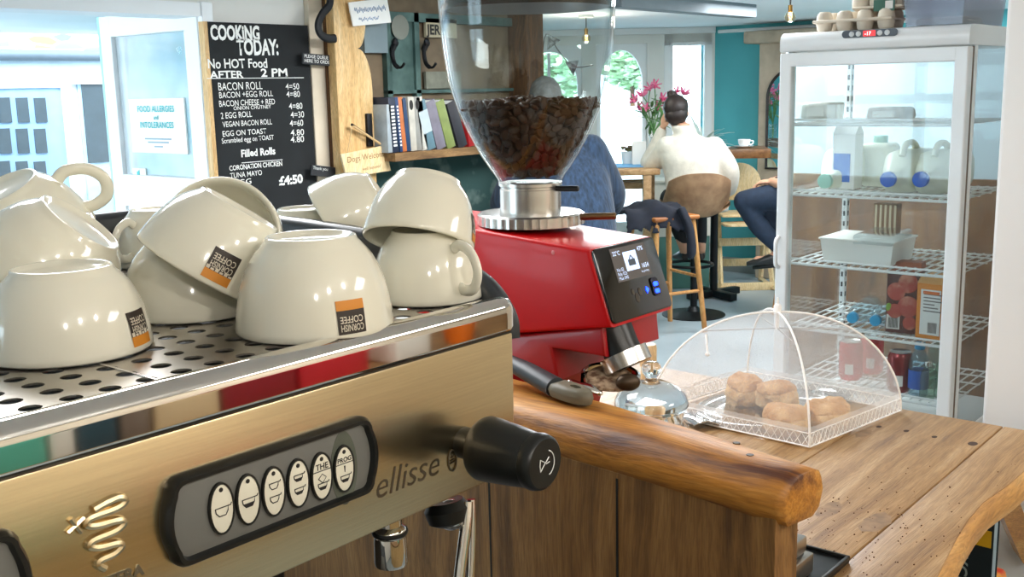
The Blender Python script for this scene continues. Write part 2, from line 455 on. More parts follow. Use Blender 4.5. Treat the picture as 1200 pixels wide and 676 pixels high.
# low pipe along the teal wall, ceiling beam, wooden end post of the entrance wall
struct(MB().cyl((7.93, 4.4, 1.975), (7.93, 2.4, 1.975), .014).build('trim_3', WHITE))
struct(MB().bb((4.6, 3.1, 1.945), (6.05, 3.2, 2.02), .004).build('beam_1', mat('beam_grey', '#7E888E', .7), smooth=0))
struct(MB().bb((4.22, WY-.14, 0), (4.36, WY, 2.02), .01).build('trim_4', ROUGHW, smooth=0))
# lintel stone and pier on the teal wall
STONE = mat('pier_stone', '#B7A995', .85, var=.12, scale=8, bump=.3)
mb = MB(); mb.bb((7.82, 3.2, 0), (8.0, 3.98, 1.87), .01); mb.bb((7.74, 3.1, 1.86), (8.0, 4.08, 1.955), .015)
struct(mb.build('trim_5', STONE, smooth=0))
# partition added behind the fridge: pale panel stands in for glass reflections, timber below
wall('wall_partition_added', mat('partition_wash_tone', '#A7B6BE', .7), (3.75, .2, 1.22), (3.83, 1.80, 1.67))
struct(MB().bb((3.72, .2, 0), (3.83, 1.80, 1.22)).build('wall_wainscot', wood('wainscot', '#4A2F1B', '#6B4728', '#83603C', axis=2, rough=.6), smooth=0))

# ------------------------------------------------------------------ street outside the doorway
WHITEWASH = mat('whitewash', '#F2F4F4', .85, var=.03, bump=.2)
struct(MB().bb((-14, WY+.12, -.62), (20, 22, -.5)).build('ground_street', mat('street_paving', '#C9CED0', .8, var=.1), smooth=0))
struct(MB().bb((8.6, -10, -.3), (40, WY+.1, -.2)).build('ground_yard', mat('yard_paving', '#DADEDC', .8, var=.1), smooth=0))
HY = 8.6
ho = thing('street_house', 'whitewashed cottage across the street with pale blue door and slate-stone upper wall', 'house', (4, HY, -.5))
def hp(px, py): return on(1, HY, px, py)
g0 = hp(0, 62).z
MB().bb((-3, HY, -.5), (6.5, HY+.3, g0-.06)).build('wall', WHITEWASH, ho, smooth=0)
SLATE = bpy.data.materials.new('stone_rubble'); SLATE.use_nodes = True
nt = SLATE.node_tree; N = nt.nodes; L = nt.links
tc = N.new('ShaderNodeTexCoord'); mp = N.new('ShaderNodeMapping'); mp.inputs['Scale'].default_value = (5.5, 1, 17)
vo = N.new('ShaderNodeTexVoronoi'); vo.inputs['Scale'].default_value = 1.0; vd = N.new('ShaderNodeTexVoronoi'); vd.feature = 'DISTANCE_TO_EDGE'; vd.inputs['Scale'].default_value = 1.0
rp = N.new('ShaderNodeValToRGB'); rp.color_ramp.elements[0].color = lin('#5F6E7A'); rp.color_ramp.elements[1].color = lin('#B9B2A4'); e = rp.color_ramp.elements.new(.5); e.color = lin('#968F84'); e = rp.color_ramp.elements.new(.85); e.color = lin('#A86F4C')
r2 = N.new('ShaderNodeValToRGB'); r2.color_ramp.elements[0].position = .02; r2.color_ramp.elements[0].color = lin('#E9E6DE'); r2.color_ramp.elements[1].position = .1; r2.color_ramp.elements[1].color = (0, 0, 0, 1)
mx = N.new('ShaderNodeMixRGB'); mx.inputs['Color2'].default_value = lin('#ECE9E2')
L.new(tc.outputs['Object'], mp.inputs['Vector']); L.new(mp.outputs['Vector'], vo.inputs['Vector']); L.new(mp.outputs['Vector'], vd.inputs['Vector'])
L.new(vo.outputs['Color'], rp.inputs['Fac']); L.new(vd.outputs['Distance'], r2.inputs['Fac']); L.new(rp.outputs['Color'], mx.inputs['Color1']); L.new(r2.outputs['Color'], mx.inputs['Fac'])
L.new(mx.outputs['Color'], N['Principled BSDF'].inputs['Base Color']); N['Principled BSDF'].inputs['Roughness'].default_value = .9
MB().bb((-3, HY-.02, g0+.0), (6.5, HY+.3, g0+1.6)).build('stone_wall', SLATE, ho, smooth=0)
MB().bb((-3, HY-.05, g0-.25), (6.5, HY+.0, g0-.05)).build('fascia', mat('pale_blue_paint', '#BFD8EA', .6), ho, smooth=0)
MB().tube([(-3, HY-.1, g0-.02), (6.5, HY-.1, g0-.02)], .045, 10).build('gutter', mat('gutter_grey', '#5B6B78', .5), ho)
p = hp(24, 86); MB().prism([(.16*cos(a), .115*sin(a)) for a in [2*pi*k/24 for k in range(24)]], .02, frame(p+V((0, -.02, 0)), (1, 0, 0), (0, 0, 1))).build('plaque', mat('blue_plaque', '#8FB6D2', .5), ho)
# blue door
x0 = hp(-60, 105).x; x1 = hp(68, 105).x; zt = hp(30, 103).z
BLUED = mat('blue_door_paint', '#8DB0D4', .5); PANE = mat('dark_pane', '#41505A', .12, coat=.5)
dd = MB().bb((x0, HY-.04, zt-2.0), (x1, HY+.02, zt)).build('door', BLUED, ho, smooth=0)
mb = MB()
for pxc in (44.5, 23.5, 2.5, -18.5):
    for pyc in (129, 165, 203, 240):
        p = hp(pxc, pyc); mb.bb((p.x-.047, HY-.052, p.z-.098), (p.x+.047, HY-.03, p.z+.098))
mb.build('door_panes', PANE, dd, smooth=0)
mb = MB(); mb.bb((x0-.05, HY-.06, zt), (x1+.08, HY, zt+.05)); mb.bb((x1, HY-.06, zt-2), (x1+.07, HY, zt)); mb.build('door_frame', WHITEWASH, dd, smooth=0)
a = hp(88, 86); b_ = hp(112, 196)
w_ = MB().bb((a.x, HY-.02, b_.z), (a.x+.32, HY+.02, a.z)).build('window', mat('street_window_frame', '#A9C7DC', .5), ho, smooth=0)
MB().bb((a.x+.03, HY-.03, b_.z+.04), (a.x+.29, HY+.0, a.z-.03)).build('pane', PANE, w_, smooth=0)
MB().bb((a.x, HY-.03, b_.z-.7), (a.x+.32, HY+.0, b_.z-.02)).build('lower_panel', mat('street_panel', '#BBD4E4', .5), ho, smooth=0)
MB().bb((a.x+.24, HY-.06, b_.z+.42), (a.x+.36, HY-.03, b_.z+.60), .004).build('letter_box', WHITE, ho, smooth=0)

# the shop's own street door, standing open
LX = 2.42
leaf = thing('door_leaf', 'open white shop door with large glass pane and allergy notice', 'door', (LX, WY+.0, 0))
y0, y1 = WY+.0, WY+.70; zt = 1.885
mb = MB()
mb.bb((LX-.0, y0, 0), (LX+.045, y0+.085, zt), .004); mb.bb((LX, y1-.085, 0), (LX+.045, y1, zt), .004)
mb.bb((LX, y0+.08, zt-.085), (LX+.045, y1-.08, zt), .004); mb.bb((LX, y0+.08, 1.10), (LX+.045, y1-.08, 1.235), .004); mb.bb((LX, y0+.08, .02), (LX+.045, y1-.08, .25), .004)
mb.build('door_frame', WHITE, leaf, smooth=0)
MB().bb((LX+.02, y0+.08, 1.23), (LX+.026, y1-.08, zt-.08)).build('pane', glass('door_glass', '#E6F4FA', haze=.42, hazecol='#F2F8FB'), leaf, smooth=0)  # whitish haze mixed into the pane stands in for bright sky mirrored there
MB().bb((LX+.012, y0+.08, .25), (LX+.032, y1-.08, 1.10)).build('lower_panel', WHITE, leaf, smooth=0)
MB().bb((LX-.0, y1, 0), (LX+.045, y1+.012, zt)).build('edge_strip', mat('cyan_edge', '#A9E3F0', .4), leaf, smooth=0)
def xpt(px, py): return on(0, LX, px, py)
a = xpt(147, 116); b_ = xpt(217, 181)
nt_ = tag(MB().bb((LX+.012, b_.y, b_.z), (LX+.018, a.y, a.z)).build('allergy_notice', PAPER, smooth=0), 'white allergy notice in turquoise capitals stuck to the open door glass', 'notice')
TQ = mat('turquoise_ink', '#3FB7BB', .6)
mb = MB(); c = (a+b_)/2
for s_, py, sz in (('FOOD ALLERGIES', 127, .034), ('and', 136, .024), ('INTOLERANCES', 146, .034)):
    p = xpt(183, py+4); mb.text(s_, sz, frame((LX+.009, c.y+(.0), p.z), (0, -1, 0), (0, 0, 1)), align='CENTER', bold=.0006)
mb.build('heading', TQ, nt_, smooth=0)
mb = MB()
for py, w in ((163, .19), (167, .15), (172, .06)):
    p = xpt(183, py); mb.box((LX+.0105, c.y, p.z), (.001, w, .006))
mb.build('small_print', mat('grey_blue_ink', '#93A8B4', .6), nt_, smooth=0)
a = xpt(152, 197); b_ = xpt(168, 210)
st = tag(MB().bb((LX+.012, b_.y, b_.z), (LX+.018, a.y, a.z)).build('ear_sticker', PAPER, smooth=0), 'small pale square loudspeaker sticker low on the open door glass', 'sticker')
c = (a+b_)/2
MB().prism([(-.012, -.008), (-.004, -.008), (.006, -.016), (.006, .016), (-.004, .008), (-.012, .008)], .002, frame((LX+.0115, c.y, c.z), (0, -1, 0), (0, 0, 1))).build('symbol', TQ, st, smooth=0)
# ------------------------------------------------------------------ entrance wall: board, plank, cabinet, books
WF = WY - .02
def wpt(px, py, off=.02): return on(1, WY-off, px, py)
CHALKB = mat('chalkboard_black', '#15181A', .85, var=.25, scale=5)
CHALK = mat('chalk_white', '#EDEDE8', .85)
a = wpt(240, 28); b_ = wpt(358, 28); zb = 1.03
cb = thing('chalkboard', 'black chalkboard menu headed cooking today, leaning on the entrance wall', 'chalkboard', ((a.x+b_.x)/2, WY, zb))
x0, x1, zt = a.x, b_.x, a.z+.008
MB().bb((x0, WY-.035, zb), (x1, WY-.005, zt), .002).build('board', CHALKB, cb, smooth=0)
mb = MB()
mb.bb((x0-.018, WY-.036, zb), (x0, WY-.004, zt)); mb.build('wooden_edge', PINE, cb, smooth=0)
mb = MB(); yb = WY-.0365
def chalk(s_, px, py, size, align='LEFT', shear=.0, bold=.0012, mbx=None):
    p = on(1, yb, px, py)
    tilt = random.uniform(-.02, .03)
    (mbx or mb).text(s_, size, frame((p.x, yb, p.z), (cos(tilt), 0, sin(tilt)), (-sin(tilt), 0, cos(tilt))), align=align, shear=shear, bold=bold)
px2m = .00345
def ch(s_, px, py, hpx, align='LEFT', shear=0, bold=.0012, w=None):
    """one chalked line, cap height hpx pixels, sitting on row py; squeezed or stretched to w pixels"""
    size = hpx*px2m/.70
    me = text_mesh(s_, size, shear=shear, bold=bold)
    xs = [v.co.x for v in me.vertices]; x_0, x_1 = min(xs), max(xs)
    k = (w*px2m/(x_1-x_0)) if w else 1
    for v in me.vertices:
        v.co.x = (v.co.x-x_0)*k
        n_ = noise.noise_vector(V((v.co.x*40, v.co.y*30, px*.1)))*.0016
        v.co.x += n_.x; v.co.y += n_.y
    p = on(1, yb, px, py); t = .012
    mb.mesh(me, frame((p.x, yb, p.z), (cos(t), 0, sin(t)), (-sin(t), 0, cos(t)))); bpy.data.meshes.remove(me)
ch('COOKiNG', 247, 46, 15, bold=.003, w=66); ch('TODAY:', 278, 64, 17, bold=.003, w=58)
ch('No HOT Food', 244, 80, 10, bold=.001, w=80); ch('AFTER', 246, 92, 8, bold=.001, w=45); ch('2 PM', 306, 90, 9, bold=.001, w=38)
for s_, px, py, h, w, pr_, ppx in (('BACON ROLL', 256, 106, 8.5, 60, '4=50', 335), ('BACON +EGG ROLL', 257, 115, 6.5, 74, '4=80', 336), ('BACON CHEESE + RED', 257, 125, 6.5, 77, None, 0), ('ONION CHUTNEY', 274, 129, 4, 52, '4=80', 339),
                               ('2 EGG ROLL', 259, 139, 6.5, 42, '4=30', 341), ('VEGAN BACON ROLL', 261, 149, 6, 68, '4=60', 340), ('EGG ON TOAST', 261, 160, 6, 60, '4.80', 341), ('Scrambled egg on TOAST', 260, 168, 5.5, 72, '4.80', 341)):
    ch(s_, px, py, h, w=w, bold=.0001)
    if pr_: ch(pr_, ppx, py-1, 7, w=20, bold=.0001)
ch('Filled Rolls', 283, 184, 8, w=48, bold=.0012); ch('CORONATION CHICKEN', 269, 200, 5.5, w=74, bold=.0005)
ch('TUNA MAYO', 270, 209, 6, w=44, bold=.0001); ch('£4:50', 327, 217, 10, w=36, bold=.002); ch('EGG', 276, 217, 6, w=22, bold=.0001)
for (xa, ya, xb, yb_) in ((243, 96, 356, 91), (283, 187, 331, 187)):
    p = on(1, yb, xa, ya); q = on(1, yb, xb, yb_)
    mb.bb((p.x, yb-.0004, q.z-.0015), (q.x, yb+.0004, q.z+.0012))
mb.build('chalk_writing', CHALK, cb, smooth=0)

# plaster strip and rough timber beside the board
struct(MB().bb((wpt(362, 60).x, WY-.03, 0), (wpt(379, 60).x, WY, 2.02), .004).build('trim_6', mat('cream_board', '#D9CBB4', .7), smooth=0))
mb = MB(); mb.bb((wpt(378, 60).x, WY-.06, 0), (wpt(393, 60).x, WY, 2.02)); struct(mb.build('trim_7', ROUGHW, smooth=0))
# scalloped pine side plank
px0 = wpt(391, 60, .1).x; px1 = wpt(437, 150, .1).x
def pz(py): return wpt(420, py, .1).z
zs = pz(57)
P = [(px0, 0.6), (px1, .6), (px1, pz(105))]
for k in range(1, 9):
    t = k/8; P.append((px1-(px1-wpt(418, 57, .1).x)*(1-cos(t*pi/2)), pz(105)+(zs-pz(105))*sin(t*pi/2)))
for k in range(1, 9):
    t = k/8; P.append((wpt(418, 57, .1).x+(px1-.02-wpt(418, 57, .1).x)*sin(t*pi/2), zs+(pz(15)-zs)*(1-cos(t*pi/2))))
P += [(px1-.02, 2.0), (px0, 2.0)]
R = Matrix.Identity(4)
R[1][1] = 0; R[1][2] = -1; R[2][1] = 1; R[2][2] = 0; R[1][3] = WY-.06
R[0][0] = 1
pl_ = thing('pine_side_plank', 'tall pale pine plank with scalloped edge at end of the book cabinet', 'plank', ((px0+px1)/2, WY-.08, .6))
MB().prism(P, .05, R, bev=.004).build('plank', PINE, pl_, smooth=30)
# iron hook bracket
br = thing('iron_bracket', 'curled black iron bracket fixed high on the pine plank', 'bracket', wpt(385, 20, .1))
pts = [wpt(x, y, .122) for x, y in ((387, -6), (386, 6), (378, 16), (373, 28), (375, 39), (384, 45), (393, 45))]
MB().tube(spline(pts, 6), .011, 8, flat=1.6).build('bracket', IRON, br)
# little slate shelf labels
def slate(px0, px1, py, tilt, label, lines):
    a = wpt(px0, py, .068); b_ = wpt(px1, py, .068); c = (a+b_)/2; w = (b_-a).length
    t = thing('slate_label', label, 'sign', c)
    fr_ = frame(c, (cos(tilt), 0, sin(tilt)), (-sin(tilt), 0, cos(tilt)))
    MB().box((0, 0, 0), (w, .044, .008), .002, fr_).build('slate', mat('slate', '#24262A', .7, var=.2), t, smooth=0)
    m_ = MB()
    for i, s_ in enumerate(lines): m_.text(s_, .019, fr_ @ T(-w*.45, .004-.018*i, .0045))
    m_.build('chalk_line', CHALK, t, smooth=0)
slate(354, 391, 70, -.06, 'small black slate label with two white lines above the chalkboard price column', ('PLEASE QUEUE', 'HERE TO ORDER'))
slate(364, 398, 201, -.16, 'small black slate label low beside the rough timber, behind the cups', ('Thank you',))
# white card and dogs sign
c = wpt(433, 15, .13)
t = -.0
card = thing('white_card', 'white card with faint blue handwriting pinned across top of pine plank', 'card', c)
fr_ = frame(c, (cos(.10), 0, sin(.10)), (-sin(.10), 0, cos(.10)))
MB().prism([(-.105, -.048), (.115, -.048), (.105, .055), (-.115, .048)], .006, fr_).build('board', PAPER, card, smooth=0)
m_ = MB()
for k in range(2):
    Pp = [fr_ @ V((-.09+.18*i/60-.0+.02*k, .014-.038*k+.010*sin(i*1.9)*(1-.4*k)+.004*sin(i*.7), .0072)) for i in range(61-22*k)]
    m_.tube(Pp, .0012, 4)
m_.build('handwriting', mat('pale_blue_ink', '#8FA9CE', .6), card)
c = wpt(428, 190, .14)
dog = thing('dogs_welcome_sign', 'wooden dogs welcome sign hanging by a cord from pine plank', 'sign', c)
fr_ = frame(c, (cos(.07), 0, sin(.07)), (-sin(.07), 0, cos(.07)))
MB().prism([(-.122, -.05), (.135, -.055), (.118, .058), (-.14, .052)], .012, fr_, bev=.003).build('board', PINE_L, dog, smooth=0)
MB().text('Dogs Welcome', .036, fr_ @ T(-.112, .012, .0125)).build('lettering', mat('burnt_ink', '#8A6238', .6), dog, smooth=0)
MB().text('well behaved', .020, fr_ @ T(-.03, -.032, .0125)).build('small_lettering', mat('burnt_ink', '#8A6238', .6), dog, smooth=0)
pk = wpt(413, 147, .14)
MB().tube([fr_ @ V((-.10, .052, .006)), pk, pk+V((.012, 0, .0))], .0022, 6).tube([pk, fr_ @ V((.105, .058, .006))], .005, 6).build('cord', mat('jute', '#C9A878', .8), dog)
MB().cyl(pk+V((-.004, -.0, .004)), wpt(431, 158, .125), .006, .004, 8).build('twig', IRON, dog)
hk = thing('iron_latch', 'dark iron latch bar on the pine plank behind hanging sign', 'latch', wpt(432, 155, .12))
MB().bb((wpt(430, 150, .12).x, WY-.125, wpt(430, 172, .12).z), (wpt(436, 150, .12).x, WY-.11, wpt(430, 133, .12).z), .003).build('bar', IRON, hk)

# painted cabinet back with hooks, shelf, lower panel
GREEN = mat('aged_green_paint', '#35504C', .7, var=.2, scale=9, col2='#5E7A74', lo=.4, hi=.75)
GREEN2 = mat('aged_teal_paint', '#274946', .7, scale=6, col2='#7E8F88', lo=.55, hi=.72)
CABW = mat('cabinet_wood_grey', '#6E5E49', .7, var=.2, scale=10)
cx0, cx1 = wpt(437, 100, .1).x, 4.22
cab = thing('book_cabinet', 'weathered green wall cabinet holding a shelf of books', 'cabinet', ((cx0+cx1)/2, WY, .6))
zsh = wpt(455, 180, .2).z
MB().bb((cx0, WY-.03, .6), (cx1, WY-.005, zsh-.03)).build('lower_panel', GREEN2, cab, smooth=0)
mb = MB(); mb.bb((cx0, WY-.02, zsh), (cx1, WY-.005, 2.0)); mb.build('back_panel', CABW, cab, smooth=0)
xa, xb = wpt(455, 60, .03).x, wpt(483, 60, .03).x
mb = MB(); mb.bb((xa, WY-.035, wpt(460, 108).z), (xb, WY-.02, 1.86)); mb.build('door_panel', GREEN, cab, smooth=0)
mb = MB()
for xx in (xa-.03, xb): mb.bb((xx, WY-.05, zsh), (xx+.03, WY-.02, 1.9))
mb.bb((xa-.03, WY-.05, wpt(460, 110).z), (cx1, WY-.02, wpt(460, 106).z)); mb.bb((xa-.03, WY-.05, 1.86), (cx1, WY-.02, 1.9)); mb.build('rail', GREEN, cab, smooth=0)
MB().bb((cx0, WY-.22, zsh-.035), (cx1, WY-.005, zsh)).build('shelf', SHELFW, cab, smooth=0)
mb = MB()
p = wpt(469, 32, .05); q = wpt(463, 42, .04)
mb.lathe([(0, 0), (.05, 0), (.054, .006), (0, .008)], 20, frame((p.x, WY-.045, p.z), (1, 0, 0), (0, 0, 1))); mb.build('rose', mat('aged_plate', '#7E8076', .6), cab)
jer = tag(MB().bb((wpt(494, 40).x, WY-.05, wpt(500, 44).z), (wpt(530, 40).x, WY-.035, wpt(500, 22).z)).build('name_board', mat('aged_cream', '#B7AC90', .7), smooth=0), 'small cream board with black capitals above the hooks', 'sign')
p = wpt(501, 40, .052); MB().text('JER', .062, frame((p.x, WY-.0515, p.z), (1, 0, 0), (0, 0, 1)), bold=.002).build('lettering', INK, jer, smooth=0)
jl = tag(MB().bb((wpt(494, 95).x, WY-.05, wpt(500, 104).z), (wpt(535, 95).x, WY-.035, wpt(500, 84).z)).build('drawer_front', mat('aged_grey', '#77786A', .7, var=.25, scale=12), smooth=0), 'worn grey board just above books, under the hooks', 'board')
mb = MB()
for i, (px, lab) in enumerate(((460, 'black double coat hook on the green cabinet door'), (497, 'black double coat hook below the small cream board'))):
    h = thing('coat_hook', lab, 'hook', wpt(px, 62, .05), group='coat hooks')
    pts = [wpt(px+x_, y_, o_) for x_, y_, o_ in ((4, 50, .05), (0, 58, .06), (1, 70, .06), (4, 77, .08), (10, 79, .11), (14, 74, .13))]
    MB().tube(spline(pts, 5), [.014]*6+[.010]*12+[.006]*8, 8).ell(tuple(wpt(px+3, 50, .06)), (.016, .012, .022)).build('hook', IRON, h)
cardp = wpt(446, 40, .04)
MB().bb((cx0, WY-.06, wpt(440, 62, .05).z), (xa-.03, WY-.02, 1.85)).build('grey_strip', mat('cool_grey_board', '#7A8A90', .6), cab, smooth=0)  # plain cool-grey strip left of the green door panel

# books on the shelf
yb0 = WY-.19
bk = [(445, 451, '#9AA3A8', 0.0, .205, 'thin grey book at the left end of shelf, against pine plank'),
      (450, 459, '#18243A', .06, .235, 'dark navy book with white dotted spine lettering'),
      (459, 463, '#1D3B66', .08, .235, 'thin blue book right of the navy one'),
      (462, 468, '#B96A3A', .07, .235, 'narrow orange book among the blue ones'),
      (467, 473, '#1E3A5C', .10, .23, 'dark blue book between orange and white books'),
      (472, 480, '#B9B4A8', .04, .235, 'off-white book with dark tree mark on its spine'),
      (479, 487, '#8D8C86', .04, .235, 'grey-beige book right of the tree-mark spine'),
      (485, 493, '#C3C1B8', .12, .235, 'leaning pale cream book at middle of shelf'),
      (491, 503, '#5E7C88', .28, .225, 'leaning blue-grey book with white band'),
      (503, 515, '#77727E', .30, .225, 'leaning mauve-grey book left of the green one'),
      (515, 526, '#7D8A4E', .32, .225, 'leaning olive green book near right end of shelf'),
      (528, 540, '#2B2B32', .34, .22, 'leaning black book behind the hopper edge'),
      (540, 548, '#A31D22', .1, .12, 'small red book at right end of shelf')]
for (xa_, xb_, colr, lean, h, lab) in bk:
    a = on(1, yb0, xa_+9, 166); b_ = on(1, yb0, xb_+9, 166); w = max(.012, (b_.x-a.x)*.88); z0 = zsh+.002
    o = thing('book', lab, 'book', (a.x+w/2, yb0+.07, z0), group='books on the cabinet shelf')
    o.rotation_euler = (0, -lean, 0)
    c_ = mat('book_'+colr[1:], colr, .5, var=.12, scale=20)
    mb = MB(); mb.bb((-w/2, -.07, 0), (-w/2+.0025, .07, h), .0008); mb.bb((w/2-.0025, -.07, 0), (w/2, .07, h), .0008); mb.bb((-w/2, -.073, 0), (w/2, -.068, h), .0015)
    mb.build('cover', c_, o, world=False, smooth=30)
    MB().bb((-w/2+.0025, -.067, .004), (w/2-.0025, .066, h-.004)).build('pages', PAPER, o, world=False, smooth=0)
    if 'navy' in lab:
        m_ = MB()
        for k in range(12): m_.box((0, -.0738, .03+.015*k), (w*.5, .0008, .008))
        m_.build('spine_lettering', PAPER, o, world=False, smooth=0)
    if 'tree' in lab:
        MB().ell((0, -.073, h*.85), (w*.32, .0012, .022)).build('spine_mark', INK, o, world=False)
    if 'band' in lab: MB().bb((-w/2*1.0, -.0742, h*.35), (w/2, -.0732, h*.8)).build('spine_band', mat('book_band', '#B7C3C6', .5), o, world=False, smooth=0)
# ------------------------------------------------------------------ bar: counters, upstand
CW = wood('counter_wood', '#7C5935', '#AA8455', '#C4A379', axis=0, scale=7, rough=.45, coat=.04, bump=.25, ratio=22, warp=.04)
BEAMW = wood('bar_beam_wood', '#5A2C0C', '#BE7E2E', '#E0AA58', axis=1, scale=7, rough=.52, coat=.03, bump=.2, ratio=14, warp=.08)
PANELW = wood('bar_panel_wood', '#54381C', '#8A6234', '#A87D48', axis=2, scale=9, rough=.55, bump=.25, ratio=14, warp=.06)
BARKW = wood('live_edge_wood', '#A8763C', '#CB9752', '#DFB674', axis=0, scale=7, rough=.45, bump=.3)
ZC = 1.0
front = [(.87, .352), (1.0, .352), (1.158, .358), (1.216, .366), (1.29, .376), (1.355, .382), (1.418, .384), (1.5, .376), (1.6, .372), (1.70, .372), (1.765, .37)]
ct = thing('customer_counter', 'thick wooden counter top with worn planks and live edge, cake stand end', 'counter', (1.3, .8, 0))
poly = front + [(1.765, 1.75), (.87, 1.75)]
mb = MB()
# four planks, each slightly separated
ys = [.30, .455, .64, .98, 1.36, 1.75]
for i in range(len(ys)-1):
    if i == 0: pp = [(x, y) for x, y in front]+[(1.765, ys[1]-.0008), (.87, ys[1]-.0008)]
    else: pp = [(.87, ys[i]+.0008), (1.765, ys[i]+.0008), (1.765, ys[i+1]-.0008), (.87, ys[i+1]-.0008)]
    mb.prism(pp, .036, T(0, 0, ZC-.036), bev=.0025)
mb.build('top', CW, ct, smooth=30)
mb = MB()
ring = []
for i, (x, y) in enumerate(front):
    w_ = .004*sin(i*1.7)
    ring.append([(x, y-.001, ZC-.0015), (x, y-.009, ZC-.007+w_*.3), (x, y-.012+w_*.4, ZC-.02), (x, y-.008, ZC-.036), (x, y+.006, ZC-.037), (x, y+.006, ZC-.003)])
mb.loft(ring); mb.build('live_edge', BARKW, ct, smooth=60)
mb = MB()
for px, py, r_ in ((1030, 500, .0042), (1062, 505, .0042), (1095, 512, .0042), (1008, 480, .003), (1140, 520, .007)):
    p = on(2, ZC, px, py); mb.lathe([(0, ZC+.0003), (r_, ZC+.0003)], 10, T(p.x, p.y, 0) @ SC(1.5, 1, 1))
mb.build('knots', mat('knot_dark', '#3B2414', .7), ct, smooth=0)
for px, py, w_ in ((972, 597, .024), (1026, 612, .028), (1012, 508, .018)):
    p = on(2, ZC, px, py); pts = [(p.x+w_*(1.3*cos(a))*(1+.25*noise.noise(V((cos(a)*2, sin(a)*2, px)))), p.y+w_*.55*sin(a)*(1+.3*noise.noise(V((cos(a)*2, sin(a)*2, px+5)))), ZC+.00025) for a in [2*pi*k/28 for k in range(28)]]
    MB().raw(pts, [tuple(range(28))]).build('stain', mat('counter_stain', '#8D6D4A', .5, var=.25, scale=60), ct, smooth=0)
random.seed(3)
mb = MB()
for k in range(170):
    x = random.uniform(1.05, 1.35); y = random.uniform(.375, .55)
    if random.random() < .3: x += random.uniform(0, .3)
    r_ = random.uniform(.0004, .0011); mb.ell((x, y, ZC+r_*.6), (r_*1.4, r_, r_*.7), u=6, v=4)
cr = mb.build('coffee_crumbs', mat('ground_coffee', '#5A3319', .9)); tag(cr, 'scattered brown coffee crumbs on the near end of the wooden counter', 'crumbs', kind='stuff')
# under-counter shelf and support
und = thing('counter_base', 'dark timber base under the wooden counter with diagonal brace', 'counter base', (1.5, .7, 0))
DW = wood('base_wood', '#3B2312', '#5F3D20', '#7C5630', axis=2, scale=8, rough=.6)
MB().bb((1.66, .60, 0), (1.72, 1.7, ZC-.037)).build('end_panel', DW, und, smooth=0)
MB().bb((1.0, .62, 0), (1.66, .66, ZC-.037)).build('back_panel', DW, und, smooth=0)
MB().bb((1.0, .40, .72), (1.70, .62, .745)).build('shelf', DW, und, smooth=0)
MB().cyl((1.615, .425, ZC-.03), (1.84, .425, .765), .022, .022, 4).build('brace', BARKW, und, smooth=0)
# upstand: raised bar beam on a panel
bar = thing('bar_upstand', 'raised honey-coloured rounded bar beam on a plank panel beside the machine', 'bar', (.85, .8, 0))
ns = [(.813, .385), (.813, .406), (.826, .55), (.838, .70), (.86, .98), (.885, 1.3)]
fs_ = [(.858, .378), (.861, .392), (.885, .50), (.909, .628), (.955, .98), (.99, 1.3)]
rings = []
def sect(n_, f_, zt, th, e=1.0):
    n_ = V((n_[0], n_[1], 0)); f_ = V((f_[0], f_[1], 0)); w = f_-n_; L_ = w.length; w.normalize(); out = []
    r_ = .012
    cx = [(r_, th*.0+0), ]
    pts = []
    for (ux, uz, a0) in ((L_-r_, -r_, pi/2), (r_*1.2, -r_*1.2, pi)):
        pass
    prof = [(-.004, -th), (-.010, -th*.75), (-.011, -th*.45), (-.007, -.014), (0.0, -.006), (.008, -.001), (L_*.5, 0), (L_-.012, -.0005), (L_-.004, -.004), (L_, -.011), (L_+.003, -th*.5), (L_-.002, -th*.85), (L_-.012, -th)]
    for u_, z_ in prof:
        u2 = L_/2+(u_-L_/2)*e; z2 = -th/2+(z_+th/2)*(.55+.45*e)
        out.append(tuple(n_+w*u2+V((0, 0, zt+z2))))
    return out
zt_ = 1.22
rings.append(sect((.8145, .3755), (.8575, .3665), zt_, .046, .8)); rings.append(sect((.8135, .377), (.858, .3675), zt_, .046, .93))
for n_, f_ in zip(ns, fs_): rings.append(sect(n_, f_, zt_+random.uniform(-.0006, .0006), .046+random.uniform(-.002, .002)))
MB().loft(rings).build('beam', BEAMW, bar, smooth=50)
mb = MB()
pan = [(.806, .385), (.835, .372), (.862, .7), (.91, 1.3), (.882, 1.3), (.832, .70)]
pan = [(.806, .386), (.833, .378), (.865, .70), (.915, 1.3), (.879, 1.3), (.832, .70)]
mb.prism(pan, 1.181, T(0, 0, 0), bev=.001); mb.build('panel', PANELW, bar, smooth=0)
mb = MB()
for y in (.56, .74, .92): 
    x = .806+(y-.386)*.0828; mb.bb((x-.0008, y-.0012, .3), (x+.004, y+.0012, 1.175))
mb.build('panel_joint', INK, bar, smooth=0)
mb = MB()
for (px, py) in ((863, 519), (879, 533)):
    p = on(2, zt_, px, py); mb.lathe([(0, .0004), (.0035, .0004), (.0035, -.001)], 12, T(p.x, p.y, zt_))
mb.build('screw', mat('screw_dark', '#3A2A1A', .5, .6), bar, smooth=0)
# barista work counter beneath the machine
wc = thing('work_counter', 'barista work surface under the espresso machine', 'counter', (.2, .8, 0))
MB().bb((-.8, .38, .86), (.80, 1.5, .90), .004).build('top', DGREY, wc, smooth=0)
MB().bb((-.8, .46, 0), (.78, 1.5, .86)).build('base', DW, wc, smooth=0)

